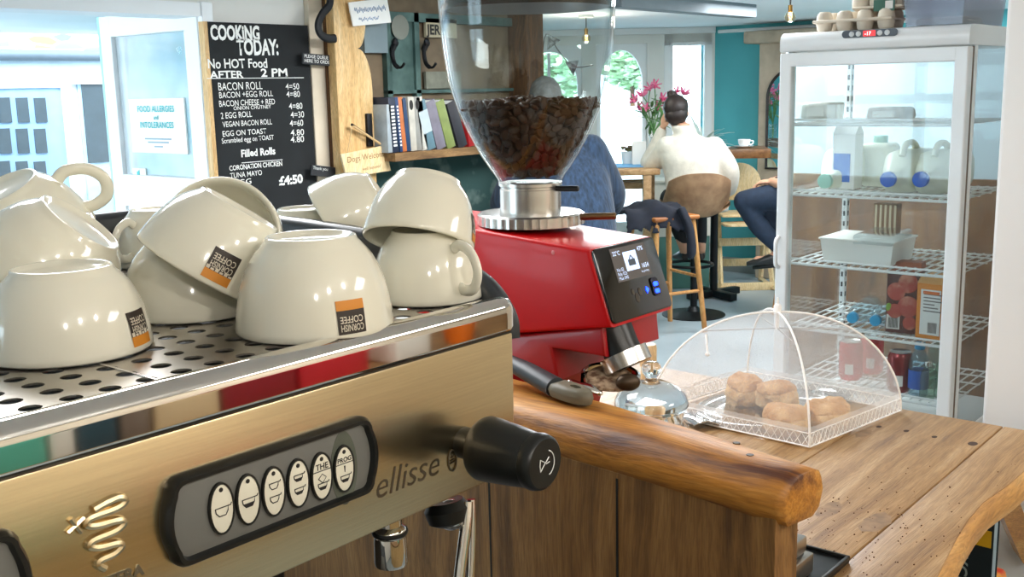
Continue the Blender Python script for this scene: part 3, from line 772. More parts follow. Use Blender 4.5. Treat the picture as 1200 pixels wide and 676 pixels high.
# small things beside the upstand
sb = thing('knock_box', 'stepped stainless box with lid beside the wooden upstand', 'box', (1.02, .47, ZC))
p0 = on(2, 1.05, 948, 630)
MB().bb((.905, .468, ZC+.006), (1.078, .57, ZC+.030), .003).build('body', STEEL_TRAY, sb)
MB().bb((.905, .474, ZC+.030), (1.064, .57, ZC+.034), .001).build('seam', BLACK, sb)
MB().bb((.905, .471, ZC+.034), (1.066, .57, ZC+.054), .004).build('lid', STEEL_TRAY, sb)
bt = thing('black_tray', 'flat black rubber tray on the counter under the stainless box', 'tray', (1.02, .51, ZC))
mb = MB(); mb.bb((.90, .450, ZC), (1.137, .59, ZC+.005), .002); mb.build('base', BLACK, bt)
mb = MB()
for lo, hi in (((.90, .450), (1.137, .454)), ((.90, .586), (1.137, .59)), ((1.133, .450), (1.137, .59))): mb.bb((*lo, ZC+.004), (*hi, ZC+.009), .001)
mb.build('rim', BLACK, bt)
# books on the shelf below the counter
o = thing('cycling_book', 'dark petrol cover book with yellow band standing on the shelf below counter', 'book', (1.60, .49, .745))
bx = 1.585; by0, by1 = .412, .58
MB().bb((bx, by0, .746), (bx+.003, by1, .955), .0008).bb((bx+.027, by0, .746), (bx+.03, by1, .955), .0008).bb((bx, by1-.003, .746), (bx+.03, by1, .955), .0008).build('cover', mat('book_petrol', '#13242A', .5), o, smooth=0)
MB().bb((bx+.003, by0+.002, .749), (bx+.027, by1-.003, .952)).build('pages', mat('page_blue', '#8FA4AE', .7, var=.15, scale=60, stretch=(30, 1, 1)), o, smooth=0)
MB().bb((bx-.0008, by0+.003, .866), (bx, by0+.075, .892)).build('yellow_band', mat('book_yellow', '#D9A91F', .5), o, smooth=0)
m_ = MB(); m_.text('CYCLING', .026, frame((bx-.0006, by0+.052, .863), (0, 0, -1), (0, -1, 0)), bold=.0004); m_.text('FILM', .022, frame((bx-.0006, by0+.080, .83), (0, 0, -1), (0, -1, 0)))
m_.build('title', mat('book_silver', '#9FB0AE', .4), o, smooth=0)
m_ = MB()
for k in range(2):
    y_ = by0+.055-.018*k; m_.raw([(bx-.0012, y_, .870), (bx-.0012, y_-.006, .870), (bx-.0012, y_-.012, .879), (bx-.0012, y_-.006, .888), (bx-.0012, y_, .888), (bx-.0012, y_-.006, .879)], [(0, 1, 2, 5), (5, 2, 3, 4)])
m_.build('arrow_mark', INK, o, smooth=0)
pk = thing('snack_packet', 'red and yellow packet lying on the shelf under the counter', 'packet', (1.60, .44, .745))
mb = MB(); mb.box((1.66, .45, .772), (.075, .07, .048), .016, seg=3); mb.jitter(.006, 30); mb.build('bag', mat('packet_red', '#C2392B', .35, scale=18, col2='#E3A63A', lo=.45, hi=.55), pk, smooth=60)
# ------------------------------------------------------------------ espresso machine
MY = .48; XL, XR = -.16, .572; YB = .90
em = thing('espresso_machine', 'brushed steel espresso machine with cup tray, button pad and steam knob', 'coffee machine', (.2, .7, .90))
ZT = 1.405; ZB = 1.275; ZJ = 1.381
def mp_(px, py, off=0): return on(1, MY-off, px, py)
MB().bb((XL, MY, ZB), (XR, MY+.02, ZJ-.002), .002).build('front_panel', STEEL, em, smooth=30)
MB().bb((XL, MY+.002, ZJ-.003), (XR, MY+.02, ZJ+.001)).build('black_joint', BLACK, em, smooth=0)  # black strip in the joint below the polished band
# polished band with rolled top edge
prof = [(MY-.001, ZJ), (MY-.002, ZJ+.0015), (MY-.002, ZJ+.0019), (MY-.002, ZJ+.0130), (MY-.002, ZJ+.0135)] + [(MY+.009-.011*cos(a), ZT-.0095+.0095*sin(a)) for a in [pi*k/12 for k in range(13)]] + [(MY+.020, ZJ+.012), (MY+.020, ZJ)]
rings = [[(x, y, z) for y, z in prof] for x in (XL, XR-.010, XR-.004, XR)]
rings[3] = [(x, y*.8+.2*(MY+.006), z*.9+.1*(ZJ+.012)) for (x, y, z) in rings[3]]
MB().loft(rings).build('polished_band', CHROME, em, smooth=50)
# perforated cup tray
tz = ZT-.004
mb = MB()
gx, gy = .021, .0195
xs0, xs1, ys0, ys1 = XL, XR-.006, MY+.019, YB
b = bmesh.new()
nx = int((xs1-xs0)/gx); ny = int((ys1-ys0)/gy)
HR = .0058; SEG = 14
def cell(cx, cy):
    hx, hy = (xs1-xs0)/nx/2, (ys1-ys0)/ny/2
    O = []; I = []
    for k in range(SEG):
        a = 2*pi*k/SEG+pi/SEG; c_, s_ = cos(a), sin(a)
        t = min(hx/abs(c_) if abs(c_) > 1e-6 else 9, hy/abs(s_) if abs(s_) > 1e-6 else 9)
        O.append((cx+c_*t, cy+s_*t, tz)); I.append((cx+c_*HR, cy+s_*HR, tz))
    J = [(x, y, tz-.0012) for x, y, z in I]
    return O, I, J
vs = []; fs = []
for i in range(nx):
    for j in range(ny):
        cx = xs0+(i+.5)*(xs1-xs0)/nx; cy = ys0+(j+.5)*(ys1-ys0)/ny
        O, I, J = cell(cx, cy); o_ = len(vs); vs += O+I+J
        for k in range(SEG):
            k2 = (k+1) % SEG
            fs.append((o_+k, o_+k2, o_+SEG+k2, o_+SEG+k)); fs.append((o_+SEG+k, o_+SEG+k2, o_+2*SEG+k2, o_+2*SEG+k))
        # corner gaps
        hx, hy = (xs1-xs0)/nx/2, (ys1-ys0)/ny/2
        for sx, sy in ((1, 1), (-1, 1), (-1, -1), (1, -1)):
            c_ = len(vs); vs.append((cx+sx*hx, cy+sy*hy, tz))
            best = sorted(range(SEG), key=lambda k: (O[k][0]-vs[c_][0])**2+(O[k][1]-vs[c_][1])**2)[:2]
            fs.append((c_, o_+best[0], o_+best[1]))
mb.raw(vs, fs)
tr_ = mb.build('cup_tray', STEEL_TRAY, em, smooth=0, recalc=False)
MB().bb((XL, MY+.014, tz-.03), (XR-.006, YB, tz-.025)).build('tray_void', BLACK, em, smooth=0)
MB().bb((.3005, MY+.014, tz), (.3025, YB, tz+.0006)).build('tray_seam', CHROME_B, em, smooth=0)
# black guard rail round the sides and back of the tray
pts = [(XR+.002, MY+.004, 1.385), (XR+.004, MY+.010, 1.402), (XR+.004, MY+.03, 1.418), (XR+.004, MY+.07, 1.432), (XR+.004, MY+.14, 1.442), (XR+.004, MY+.25, 1.447), (XR+.0, YB-.03, 1.448), (XR-.02, YB+.002, 1.448), (.3, YB+.004, 1.448), (0, YB+.004, 1.448), (XL, YB+.004, 1.448)]
sp = spline(pts, 6)
rings = []
for i, p in enumerate(sp):
    t = (sp[min(i+1, len(sp)-1)]-sp[max(i-1, 0)]); t.z = 0
    if t.length < 1e-5: t = V((0, 1, 0))
    t.normalize(); n_ = V((t.y, -t.x, 0)); lo = min(1.30, p.z-.01); lo = 1.385 if p.z > 1.39 else p.z-.012
    w_ = .0075
    rings.append([tuple(p+n_*w_-V((0, 0, .006))), tuple(p+n_*w_*.5), tuple(p-n_*w_*.5), tuple(p-n_*w_-V((0, 0, .006))), tuple(V((p.x, p.y, lo))-n_*w_), tuple(V((p.x, p.y, lo))+n_*w_)])
MB().loft(rings).build('guard_rail', mat('rail_charcoal', '#2B2F34', .3, var=.08, coat=.2), em, smooth=60)
# casing behind the panel
SIDE = mat('casing_steel', '#8E8981', .4, .9, var=.05)
MB().bb((XL, MY+.02, ZB+.004), (XR-.002, YB, tz-.026)).build('casing', SIDE, em, smooth=0)
MB().bb((XL, .74, .93), (.47, YB, ZB+.01), .004).build('rear_body', mat('dark_steel', '#3A3733', .45, .7), em, smooth=0)
MB().bb((XL, .50, .91), (.50, YB, .955), .006).build('drip_tray', SIDE, em, smooth=0)
for x in (-.1, .44):
    for y in (.56, .84): MB().cyl((x, y, .90), (x, y, .915), .02).build('foot', BLACK, em)
MB().bb((.555, .80, .90), (.60, .86, ZB+.01), .003).build('rear_post', BLACK, em, smooth=0)
# button pads
BTN = mat('button_cream', '#E4DFCC', .4, var=.02)
def pad_outline(x0, x1, z0, z1, bow, rc, grow=0):
    x0 -= grow; x1 += grow; z0 -= grow; z1 += grow; rc += grow*.6
    P = []
    h = z1-z0
    def side(x, sgn, za, zb, n=8):
        out = []
        for k in range(n+1):
            t = k/n; z = za+(zb-za)*t
            out.append((x+sgn*bow*(1-(2*t-1)**2), z))
        return out
    P += arc((x1-rc, z0+rc), rc, -pi/2, 0, 4)[:-1]+side(x1, 1, z0+rc, z1-rc)+arc((x1-rc, z1-rc), rc, 0, pi/2, 4)[1:]
    P += arc((x0+rc, z1-rc), rc, pi/2, pi, 4)[:-1]+side(x0, -1, z1-rc, z0+rc)+arc((x0+rc, z0+rc), rc, pi, 1.5*pi, 4)[1:]
    return P
MF = frame((0, MY, 0), (1, 0, 0), (0, 0, 1))     # local x right, y up, z towards the viewer
def button_pad(x0, x1, z0, z1, bx, bz, label):
    face = MB().prism(pad_outline(x0+.004, x1-.004, z0+.004, z1-.004, .003, .008), .004, MF, bev=.0008)
    fo = face.build('button_pad', PADGREY, em, smooth=30)
    O = pad_outline(x0, x1, z0, z1, .004, .009); I = pad_outline(x0, x1, z0, z1, .0035, .008, -.0054)
    n = len(O); rings = []
    for (A, t, z) in ((O, 0, 0), (O, 0, .004), (O, .35, .0075), (O, .75, .0075), (O, 1, .004), (O, 1, .0)):
        rings.append([(O[i][0]*(1-t)+I[i][0]*t, O[i][1]*(1-t)+I[i][1]*t, z) for i in range(n)])
    MB().loft(rings, MF, cap=False).build('bezel', BLACK, fo, smooth=60)
    if not bx: return fo
    MB().prism([(.0105*cos(a)*(.8+.2*abs(cos(a))), .0235*sin(a)) for a in [2*pi*k/28 for k in range(28)]], .0003, MF @ T(bx[-1]+.001, bz[-1], .004)).build('prog_stripe', mat('pad_olive', '#565B50', .45), fo, smooth=0)
    for i, (x, z) in enumerate(zip(bx, bz)):
        ov = lambda a_, b_: [(a_*cos(t), b_*sin(t)) for t in [2*pi*k/28 for k in range(28)]]
        m = MF @ T(x, z, .0042)
        bt_ = MB().prism(ov(.0072, .0138), .0016, m, bev=.0004).build('button', BTN, fo, smooth=30)
        rim = MB()
        A = ov(.0082, .0149); B = ov(.0071, .0137)
        rim.loft([[(p[0], p[1], 0) for p in A], [(p[0], p[1], .0018) for p in A], [(p[0], p[1], .0020) for p in B], [(p[0], p[1], .0) for p in B]], m, cap=False)
        rim.build('button_rim', BLACK, fo, smooth=0)
        g = MB(); mz = m @ T(0, 0, .00175)
        g.lathe([(0, .0002), (.0013, .0002), (.0013, 0)], 12, mz @ T(0, .0108, 0))
        def cup(cx, cz, s_, fill):
            pts = [(-.0042*s_, .0022*s_), (-.0038*s_, -.0002*s_), (-.002*s_, -.0023*s_), (.002*s_, -.0023*s_), (.0034*s_, -.0002*s_), (.0038*s_, .0022*s_)]
            g.tube([V((cx+a, cz+b, .0001)) for a, b in pts+[pts[0]]], .00032, 4, mz)
            g.tube([V((cx+a*s_, cz+b*s_, .0001)) for a, b in ((.0038, .0022), (.0052, .0022), (.0058, .0034))], .00032, 4, mz)
            if fill: g.raw([(cx+a*s_, cz+b*s_, .0001) for a, b in ((-.0038, -.0002), (-.002, -.0023), (.002, -.0023), (.0034, -.0002))], [(0, 1, 2, 3)], mz)
        if i < 2: cup(0, -.0015, 1.05, i == 1)
        elif i < 4: cup(0, .0035, .8, i == 3); cup(0, -.0045, .8, i == 3)
        elif i == 4:
            g.text('THE', .0052, mz @ T(0, .0045, .0001), align='CENTER', bold=.0001); g.tube([V((-.0070, .0035, 0)), V((.0070, .0035, 0))], .0003, 4, mz)
            cup(0, -.0060, .85, 1); g.tube([V(p) for p in ((-.003, -.001, 0), (0, -.004, 0), (.003, -.001, 0), (0, .0015, 0), (-.003, -.001, 0))], .0003, 4, mz)
        else:
            g.text('PROG', .0042, mz @ T(0, .0045, .0001), align='CENTER', bold=.0001); g.tube([V((-.0070, .0035, 0)), V((.0070, .0035, 0))], .0003, 4, mz)
            cup(0, -.0060, .85, 1); g.tube([V((0, .002, 0)), V((0, -.002, 0))], [.0006, .0003], 4, mz)
        g.build('symbol', INK, bt_, smooth=0)
    return fo
button_pad(.2855, .4285, 1.3045, 1.3555, [.3165, .3340, .3515, .3690, .3865, .4040], [1.3302, 1.3298, 1.329, 1.3285, 1.3275, 1.327], '')
button_pad(.065, .2085, 1.302, 1.3575, [], [], '')
# relief serpent badge and maker's lettering
mb = MB()
sx, sz = .2505, 1.3300
S_ = [(.010, .0215), (.013, .0190), (.008, .0165), (-.006, .0160), (-.0085, .0135), (-.004, .0112), (.0085, .0100), (.0108, .0075), (.006, .0050), (-.006, .0042), (-.0078, .0018), (-.003, -.0005), (.007, -.0018), (.0085, -.0042), (.004, -.0066), (-.003, -.0072), (-.0042, -.0092), (-.001, -.0125)]
S_ = [(-.004, .0195), (.004, .0212)] + S_
mb.tube(spline([V((sx+a, MY-.001, sz+b+.002)) for a, b in S_], 5), .0023, 8)
for a in range(2): mb.tube([V((sx-.0135+.005*cos(a*pi/2+.5)*k, MY-.001, sz+.0165+.005*sin(a*pi/2+.5)*k)) for k in (-1, 1)], .0014, 6)
mb.build('serpent_badge', STEEL, em)
MB().text('BEZZERA', .0085, MF @ T(sx-.0150, sz-.0215, .0002), extrude=.0004, bold=.0003).build('maker_lettering', mat('engraved', '#8E8778', .35, .9), em, smooth=0)
mb = MB(); mb.text('ellisse', .0250, MF @ T(.4315, 1.2965, .0002), shear=.28, bold=-.0002)
mb.build('model_lettering', mat('engraved_dark', '#6A6154', .4, .8), em, smooth=0)
mb = MB()
mb.tube([V((.5045+.004*cos(a), MY-.0003, 1.3020+.0075*sin(a))) for a in [2*pi*k/16 for k in range(16)]], .0005, 5, closed=True)
for k in range(4): mb.tube([V((.5045-.003+.001*k, MY-.0003, 1.300+.002*k)), V((.5075-.001*k, MY-.0003, 1.301+.0018*k))], .0004, 4)
mb.build('bean_mark', mat('engraved_dark', '#6A6154', .4, .8), em)
# steam knob
kx, kz = .5165, 1.3115
kn = MB().lathe([(0, 0), (.011, 0), (.011, .018), (.0212, .0185), (.0222, .021), (.0220, .026), (.0212, .034), (.0200, .048), (.0185, .060), (.0180, .0615), (.0188, .0622), (.0192, .066), (.0182, .070), (.0165, .0715), (0, .0718)], 36, axis_frame((kx, MY, kz), (0, -1, 0))).build('steam_knob', BLACK, em, smooth=35)
mk = frame((kx, MY-.0722, kz), (1, 0, 0), (0, 0, 1))
mb = MB(); mb.tube([V((.0075*cos(a)+.001, .0085*sin(a), 0)) for a in [-1.3+2.6*k/10 for k in range(11)]], .0004, 4, mk)
mb.tube([V(p) for p in ((-.006, .004, 0), (-.001, .001, 0), (-.006, -.004, 0), (-.0065, 0, 0), (-.006, .004, 0))], .0004, 4, mk); mb.tube([V((-.0005, .001, 0)), V((.003, .004, 0))], .0004, 4, mk); mb.tube([V((0, 0, 0)), V((.0035, .0005, 0))], .0004, 4, mk)
mb.build('steam_symbol', CHALK, kn)
# brew spout, steam wand
c = V((.467, .505, 0))
mb = MB(); mb.lathe([(0, 1.28), (.0085, 1.28), (.0085, 1.262), (.0108, 1.260), (.0118, 1.2585), (.0118, 1.2555), (.0108, 1.254), (.0112, 1.250), (.0118, 1.236), (.0112, 1.2335), (.009, 1.233), (.0085, 1.239), (0, 1.239)], 28, T(c.x, c.y, 0))
mb.build('water_spout', CHROME, em, smooth=35)
MB().lathe([(.0121, 1.2588), (.0125, 1.2572), (.0121, 1.2556)], 28, T(c.x, c.y, 0)).build('spout_ring', BLACK, em)
w0 = at(529, 603, .775); 
sw = MB().ell(tuple(w0), .0115).build('wand_joint', CHROME, em)
MB().lathe([(.0095, 0), (.015, .003), (.017, .012), (.013, .018), (0, .018)], 24, axis_frame(w0+V((0, .002, -.008)), (0, .2, 1))).build('joint_socket', BLACK, em)
MB().tube(spline([at(547, 588, .775), at(546, 615, .772), at(541, 655, .77), at(533, 720, .768), at(520, 800, .766)], 6), .0045, 12).build('steam_wand', CHROME, em)
MB().tube(spline([at(552, 585, .80), at(553, 620, .80), at(551, 680, .80), at(545, 760, .80)], 6), .0035, 12).build('water_wand', CHROME, em)

# ------------------------------------------------------------------ cups
def cup_proto(R, H, b, cream=CREAM):
    root = thing('coffee_cup', 'x', 'cup', (0, 0, 0))
    k = R/.052; h = H/.062
    pr_ = [(.05, .57), (.10, .625), (.16, .69), (.23, .755), (.35, .83), (.5, .90), (.65, .945), (.8, .975), (.92, .993), (.975, 1.0)]
    sc_ = (1-b/R)/(1-.53)
    pf = lambda q: R*(1-(1-q)*sc_)
    out = [(0, .004*h), (b-.006, .004*h), (b-.003, .0028*h), (b-.001, .0005), (b, 0), (b+.0012, .0006)] + [(pf(q), H*t) for t, q in pr_] + [(R-.0008, H), (R-.0020, H)]
    inn = [(R-.0034, H*.975)] + [(pf(q)-.0042-.002*(1-t), H*t+.003*(1-t)) for t, q in reversed(pr_[1:-1])] + [(b-.004, .0085*h), (0, .0075*h)]
    MB().lathe(out+inn, 56).build('bowl', cream, root, world=False, smooth=60)
    # handle: flat ear
    P = [V((R*.80, 0, .014*h)), V((R*.98, 0, .010*h)), V((R+.014*k, 0, .0165*h)), V((R+.0215*k, 0, .031*h)), V((R+.0165*k, 0, .0455*h)), V((R+.005*k, 0, .0495*h)), V((R-.004*k, 0, .0475*h))]
    MB().tube(spline(P, 6), [.0050*k]*len(spline(P, 6)), 14, flat=.66, hint=(0, 1, 0)).build('handle', cream, root, world=False, smooth=80)
    return root, out
BIG, PB = cup_proto(.0508, .0600, .0275)
SML, PS = cup_proto(.0415, .0500, .0235)
MED, PM_ = cup_proto(.0485, .0510, .0275)
SITK = mat('sticker_brown', '#2E231C', .5, var=.15, scale=40); STOR = mat('sticker_orange', '#D98A27', .5)
def prof_r(P, z):
    for (r0, z0), (r1, z1) in zip(P[5:], P[6:]):
        if z0 <= z <= z1: return r0+(r1-r0)*(z-z0)/max(1e-9, z1-z0)
    return P[-3][0]
def cup_label(root, P, ang, flip=False, w=.019, hgt=.0205):
    """small wrapped sticker, read upright when the cup stands on its base"""
    H = P[-2][1]; z1 = H-.004; z0 = z1-hgt
    zs_ = z0+z1
    def pt(u, z, e): 
        r = prof_r(P, z)+e; a = ang+u/r
        return (r*cos(a), r*sin(a), z)
    mb = MB(); N_ = 10; M_ = 6
    for (za, zb, mi) in (((z0, z1-.006, 0), (z1-.006, z1, 1)) if not flip else ((z0, z0+.006, 1), (z0+.006, z1, 0))):
        vs = [pt(-w/2+w*i/N_, za+(zb-za)*j/M_, .0004) for j in range(M_+1) for i in range(N_+1)]
        fs = [(j*(N_+1)+i, j*(N_+1)+i+1, (j+1)*(N_+1)+i+1, (j+1)*(N_+1)+i) for j in range(M_) for i in range(N_)]
        mb.mi = mi; mb.raw(vs, fs)
    lb = mb.build('label', [SITK, STOR], root, world=False, smooth=0)
    mb = MB()
    fo_ = .0062 if flip else 0
    for s_, zz in (('CORNISH', z0+.0085+fo_), ('COFFEE', z0+.0035+fo_)):
        me = text_mesh(s_, .0058, align='CENTER', bold=.00006)
        xs = [v.co.x for v in me.vertices]; kx_ = .0155/(max(xs)-min(xs))
        for v in me.vertices: v.co = V(pt(v.co.x*kx_, zz+v.co.y, .0007))
        mb.mesh(me); bpy.data.meshes.remove(me)
    for j in range(0 if flip else 6):
        u = -w/2+w*(j+.5)/6; mb.raw([pt(u-.0012, z1-.0062, .0006), pt(u+.0012, z1-.0062, .0006), pt(u+.0012, z1-.0075-.001*(j % 2), .0006), pt(u-.0012, z1-.0075-.001*(j % 2), .0006)], [(0, 1, 2, 3)])
    mb.build('label_lettering', mat('label_cream', '#DCD2BE', .5), lb, world=False, smooth=0)
def base_mark(root, P, ang=0):
    mb = MB()
    m = RX(pi) @ RZ(ang) @ T(0, 0, -.0026*P[-2][1]/.062-.0)
    z = -.0038*P[-2][1]/.062
    mb.text('MADE', .0055, RX(pi) @ RZ(ang) @ T(0, .001, -.0035), align='CENTER'); mb.text('IN ITALY', .0045, RX(pi) @ RZ(ang) @ T(0, -.0045, -.0035), align='CENTER')
    mb.build('base_mark', GINK, root, world=False, smooth=0)
CUPS = []
def cup(kind, pos, axis, spin, label, sticker=None, handle=True, mark=None, flip=False):
    """pos = centre of the rim circle, axis = direction from rim to base, spin turns the handle round the axis"""
    src, P = {'B': (BIG, PB), 'S': (SML, PS), 'M': (MED, PM_)}[kind]
    H = P[-2][1]
    r = src.copy(); COL.objects.link(r); r['label'] = label; r['group'] = 'cups warming on the machine'
    for ch in list(src.children):
        c = ch.copy(); COL.objects.link(c); c.parent = r
    a = V(axis).normalized()
    m = axis_frame(V(pos)+a*H, -a) @ RZ(spin)
    r.location = m.to_translation(); r.rotation_euler = m.to_euler()
    if sticker is not None: cup_label(r, P, sticker, flip)
    if mark is not None: base_mark(r, P, mark)
    CUPS.append(r); return r
UP = V((0, 0, 1)); ztray = tz+.0008
def cw(r, f, u): return RT*r + FW*f + UP*u      # camera-aligned direction: right, forward, up
def up_cup(kind, px, depth, spin, label, sticker=None, z=None, flip=False):
    p = floor_at(px, depth, ztray if z is None else z); return cup(kind, p, UP, spin, label, sticker, flip=flip)
# cup placements -----------------------------------------------------
# angles: azimuth in the cup's own turned frame; solve spin so that a world azimuth is reached
def spin_for(axis, direction):
    """spin that turns the cup's +x (handle) towards a world direction"""
    a = V(axis).normalized(); m = axis_frame((0, 0, 0), -a); d_ = m.to_3x3().inverted() @ V(direction)
    return atan2(d_.y, d_.x)
def lab_for(axis, spin, direction):
    a = V(axis).normalized(); m = axis_frame((0, 0, 0), -a) @ RZ(spin); d_ = m.to_3x3().inverted() @ V(direction)
    return atan2(d_.y, d_.x)
def place_up(kind, px, depth, hdir, label, ldir=None, flip=False):
    sp_ = spin_for(UP, hdir); st_ = lab_for(UP, sp_, ldir) if ldir is not None else None
    return up_cup(kind, px, depth, sp_, label, st_, flip=flip)
def place_t(kind, pos, axis, hdir, label, ldir=None, mark=None):
    sp_ = spin_for(axis, hdir); st_ = lab_for(axis, sp_, ldir) if ldir is not None else None
    return cup(kind, pos, axis, sp_, label, st_, mark=mark)
# a: front left, e: second, h: big front right, l: right with handle, i, d behind
def place_b(kind, foot, axis, *a, **k):
    H = {'B': PB, 'S': PS, 'M': PM_}[kind][-2][1]
    return place_t(kind, V(foot)-V(axis).normalized()*H, axis, *a, **k)
place_up('M', 82, .645, cw(-1, -.25, 0), 'upturned cream cup standing at front left of the cup tray, label at its right edge', cw(.985, -.17, 0))
place_up('M', 227, .755, cw(-.3, 1, 0), 'upturned cream cup on the tray, half hidden under the tilted labelled cup')
place_up('B', 370, .692, cw(-.2, 1, 0), 'large upturned cream cup at centre front, orange and brown sticker low on its front', cw(.60, -.80, 0), flip=True)
place_up('S', 501, .785, cw(.66, -.75, 0), 'upturned cup at the right tray end with its curved handle facing out')
place_up('S', 362, .95, cw(-.3, 1, 0), 'upturned cup at the back, only its flat foot showing above the big cup')
place_up('S', 190, .975, cw(-.35, -.9, 0), 'upturned cup by the back rail with handle towards the front, left of centre')
place_b('M', at(96, 260, .70), cw(.67, .09, .79), cw(-.3, 1, 0), 'tilted cup at left lying over the front cup, grey mark on its foot', mark=.6)
place_b('M', at(-2, 221, .78), cw(-.28, -.35, .86), cw(.9, .3, .1), 'topmost cup at far left with its handle loop raised against the doorway', mark=.6)
place_b('M', at(282, 243, .725), cw(.53, .16, .83), cw(-.6, 1, 0), 'tilted cup with brown cornish coffee label leaning on its neighbour', cw(.32, -.90, -.10))
place_t('M', at(256, 281, .81), cw(.05, .95, -.22), cw(1, 0, -.2), 'cup on its side showing its open mouth behind the labelled tilted cup')
place_t('S', at(392, 266, .93), cw(.70, .05, .42), cw(-.2, 1, .3), 'tilted cup at the back right lying with its foot to the right')
place_t('S', at(490, 285, .782), cw(.15, .40, .90), cw(-.2, 1, 0), 'tilted cup upside down on top of the right-hand cup with handle', cw(.97, -.15, -.2))
for root in (BIG, SML, MED):
    for c in list(root.children): bpy.data.objects.remove(c)
    bpy.data.objects.remove(root)

# ------------------------------------------------------------------ grinder
GX0, GX1 = .95, 1.078
gr = thing('coffee_grinder', 'red coffee grinder with black display and clear bean hopper', 'coffee grinder', (1.014, .82, ZC))
GF = Matrix(((0, 0, 1, GX0), (1, 0, 0, 0), (0, 1, 0, 0), (0, 0, 0, 1)))   # local (y,z) profile extruded along +x
W_ = GX1-GX0
up_ = [(.685, 1.374), (.655, 1.289), (.800, 1.263), (.97, 1.263), (.985, 1.28), (.985, 1.375), (.970, 1.390), (.85, 1.386)]
MB().prism(up_, W_, GF, bev=.005, seg=3).build('upper_body', RED, gr, smooth=30)
lowp = [(.668, 1.252), (.672, 1.287), (.79, 1.262), (.975, 1.262), (.975, ZC+.02), (.80, ZC+.02), (.752, 1.17), (.735, 1.215), (.745, 1.252)]
MB().prism(lowp, W_-.014, GF @ T(0, 0, .007), bev=.004, seg=3).build('lower_body', REDD, gr, smooth=30)
MB().bb((GX0+.002, .715, ZC), (GX1-.002, .975, ZC+.022), .005).build('base', REDD, gr, smooth=30)
# display on the sloping front face
p0 = V((GX0, .685, 1.374)); p1 = V((GX0, .655, 1.289)); upv = (p0-p1); LD = upv.length
DF = frame(p1+V((.002, -.0, .0)), (1, 0, 0), upv)
W2 = W_-.004
dp = MB().prism(rrect(0.0, .003, W2, LD-.001, .006), .003, DF, bev=.0008).build('display_panel', BLACK_G, gr, smooth=30)
SCR = mat('screen_grey', '#4A4644', .3, var=.03, emit='#6B6460', estr=.35)
SCW = mat('screen_white', '#CFE0FF', .4, emit='#C4D8FF', estr=.9)
sc = MB().prism([(.030, .046), (.100, .046), (.100, .085), (.030, .085)], .0004, DF @ T(0, 0, .0031)).build('screen', SCR, dp, smooth=0)
D2 = DF @ T(0, 0, .0037)
mb = MB(); mb.text('22°C', .0072, D2 @ T(.033, .0765, 0), bold=.0001).text('47%', .0072, D2 @ T(.083, .0765, 0), bold=.0001).text('No.02', .0055, D2 @ T(.033, .058, 0)).text('Rdy 025', .0055, D2 @ T(.033, .053, 0)).text('Max 045', .0055, D2 @ T(.033, .048, 0)).text('1654', .0075, D2 @ T(.083, .056, 0), bold=.0001).text('by grinding', .0035, D2 @ T(.080, .051, 0))
mb.prism([(.0525, .056), (.079, .056), (.079, .0785), (.0525, .0785)], .0001, D2)
mb.build('screen_text', SCW, sc, smooth=0)
mb = MB(); mb.prism([(.059, .0615), (.073, .0615), (.073, .069), (.059, .069)], .0002, D2 @ T(0, 0, .0003)); mb.tube([V((.062, .069, .0004)), V((.066, .0735, .0004)), V((.070, .069, .0004))], .0008, 4, D2)
mb.build('screen_icon', mat('icon_grey', '#55606E', .5), sc, smooth=0)
BLUE = mat('blue_led', '#1030FF', .3, emit='#1438FF', estr=9); BLUEW = mat('blue_led_core', '#8FC7FF', .3, emit='#4FA0FF', estr=6)
MB().prism(rrect(.092, .020, .106, .042, .004), .0012, DF @ T(0, 0, .0031), bev=.0004).build('power_button', mat('button_black', '#0A1030', .2, coat=.3), dp, smooth=0)
mb = MB(); mb.prism(rrect(.0945, .0315, .1035, .0365, .0018), .0003, DF @ T(0, 0, .0045)).prism(rrect(.0945, .023, .1035, .028, .0018), .0003, DF @ T(0, 0, .0045)); mb.build('lit_symbol', BLUE, dp, smooth=0)
MB().prism([(.080, .026), (.0845, .030), (.080, .034), (.0785, .030)], .0004, DF @ T(0, 0, .0032)).build('arrow_light', BLUE, dp, smooth=0)
mb = MB()
for x, y, r_ in ((.058, .024, .0045), (.066, .030, .004), (.052, .032, .003)): mb.lathe([(0, .0006), (r_, .0003), (r_*1.05, 0)], 14, DF @ T(x, y, .0032) @ SC(.8, 1.2, 1)); mb.build('dark_button', mat('button_grey', '#4B463F', .25, coat=.3), dp); mb = MB()
# adjustment ring, collar, lever
HX, HYY = 1.02, .823
ri = []
mb = MB()
N_ = 90
for z, r_, tooth in ((1.3865, .060, 0), (1.3875, .0655, 1), (1.3995, .0655, 1), (1.4015, .063, 0), (1.4025, .045, 0)):
    ri.append([((r_+(.0011 if tooth and k % 2 else 0))*cos(2*pi*k/N_/1), (r_+(.0011 if tooth and k % 2 else 0))*sin(2*pi*k/N_), z) for k in range(N_)])
mb.loft(ri, T(HX, HYY, 0)); mb.build('adjustment_ring', CHROME_B, gr, smooth=30)
MB().lathe([(0, 1.40), (.0375, 1.40), (.0375, 1.43), (.0365, 1.4305), (.0365, 1.434), (.039, 1.4345), (.039, 1.438), (.034, 1.438), (0, 1.437)], 48, T(HX, HYY, 0)).build('hopper_collar', CHROME_B, gr, smooth=30)
a = at(680, 254, 1.275); b_ = at(722, 253, 1.262); MB().cyl(a, b_, .0042, n=12, bev=.001).build('ring_lever', mat('bronze', '#8A6A48', .35, .9), gr)
a = at(652, 221, 1.295); b_ = at(678, 221, 1.28); MB().cyl(a, b_, .0035, n=10, bev=.001).build('gate_lever', BLACK, gr)
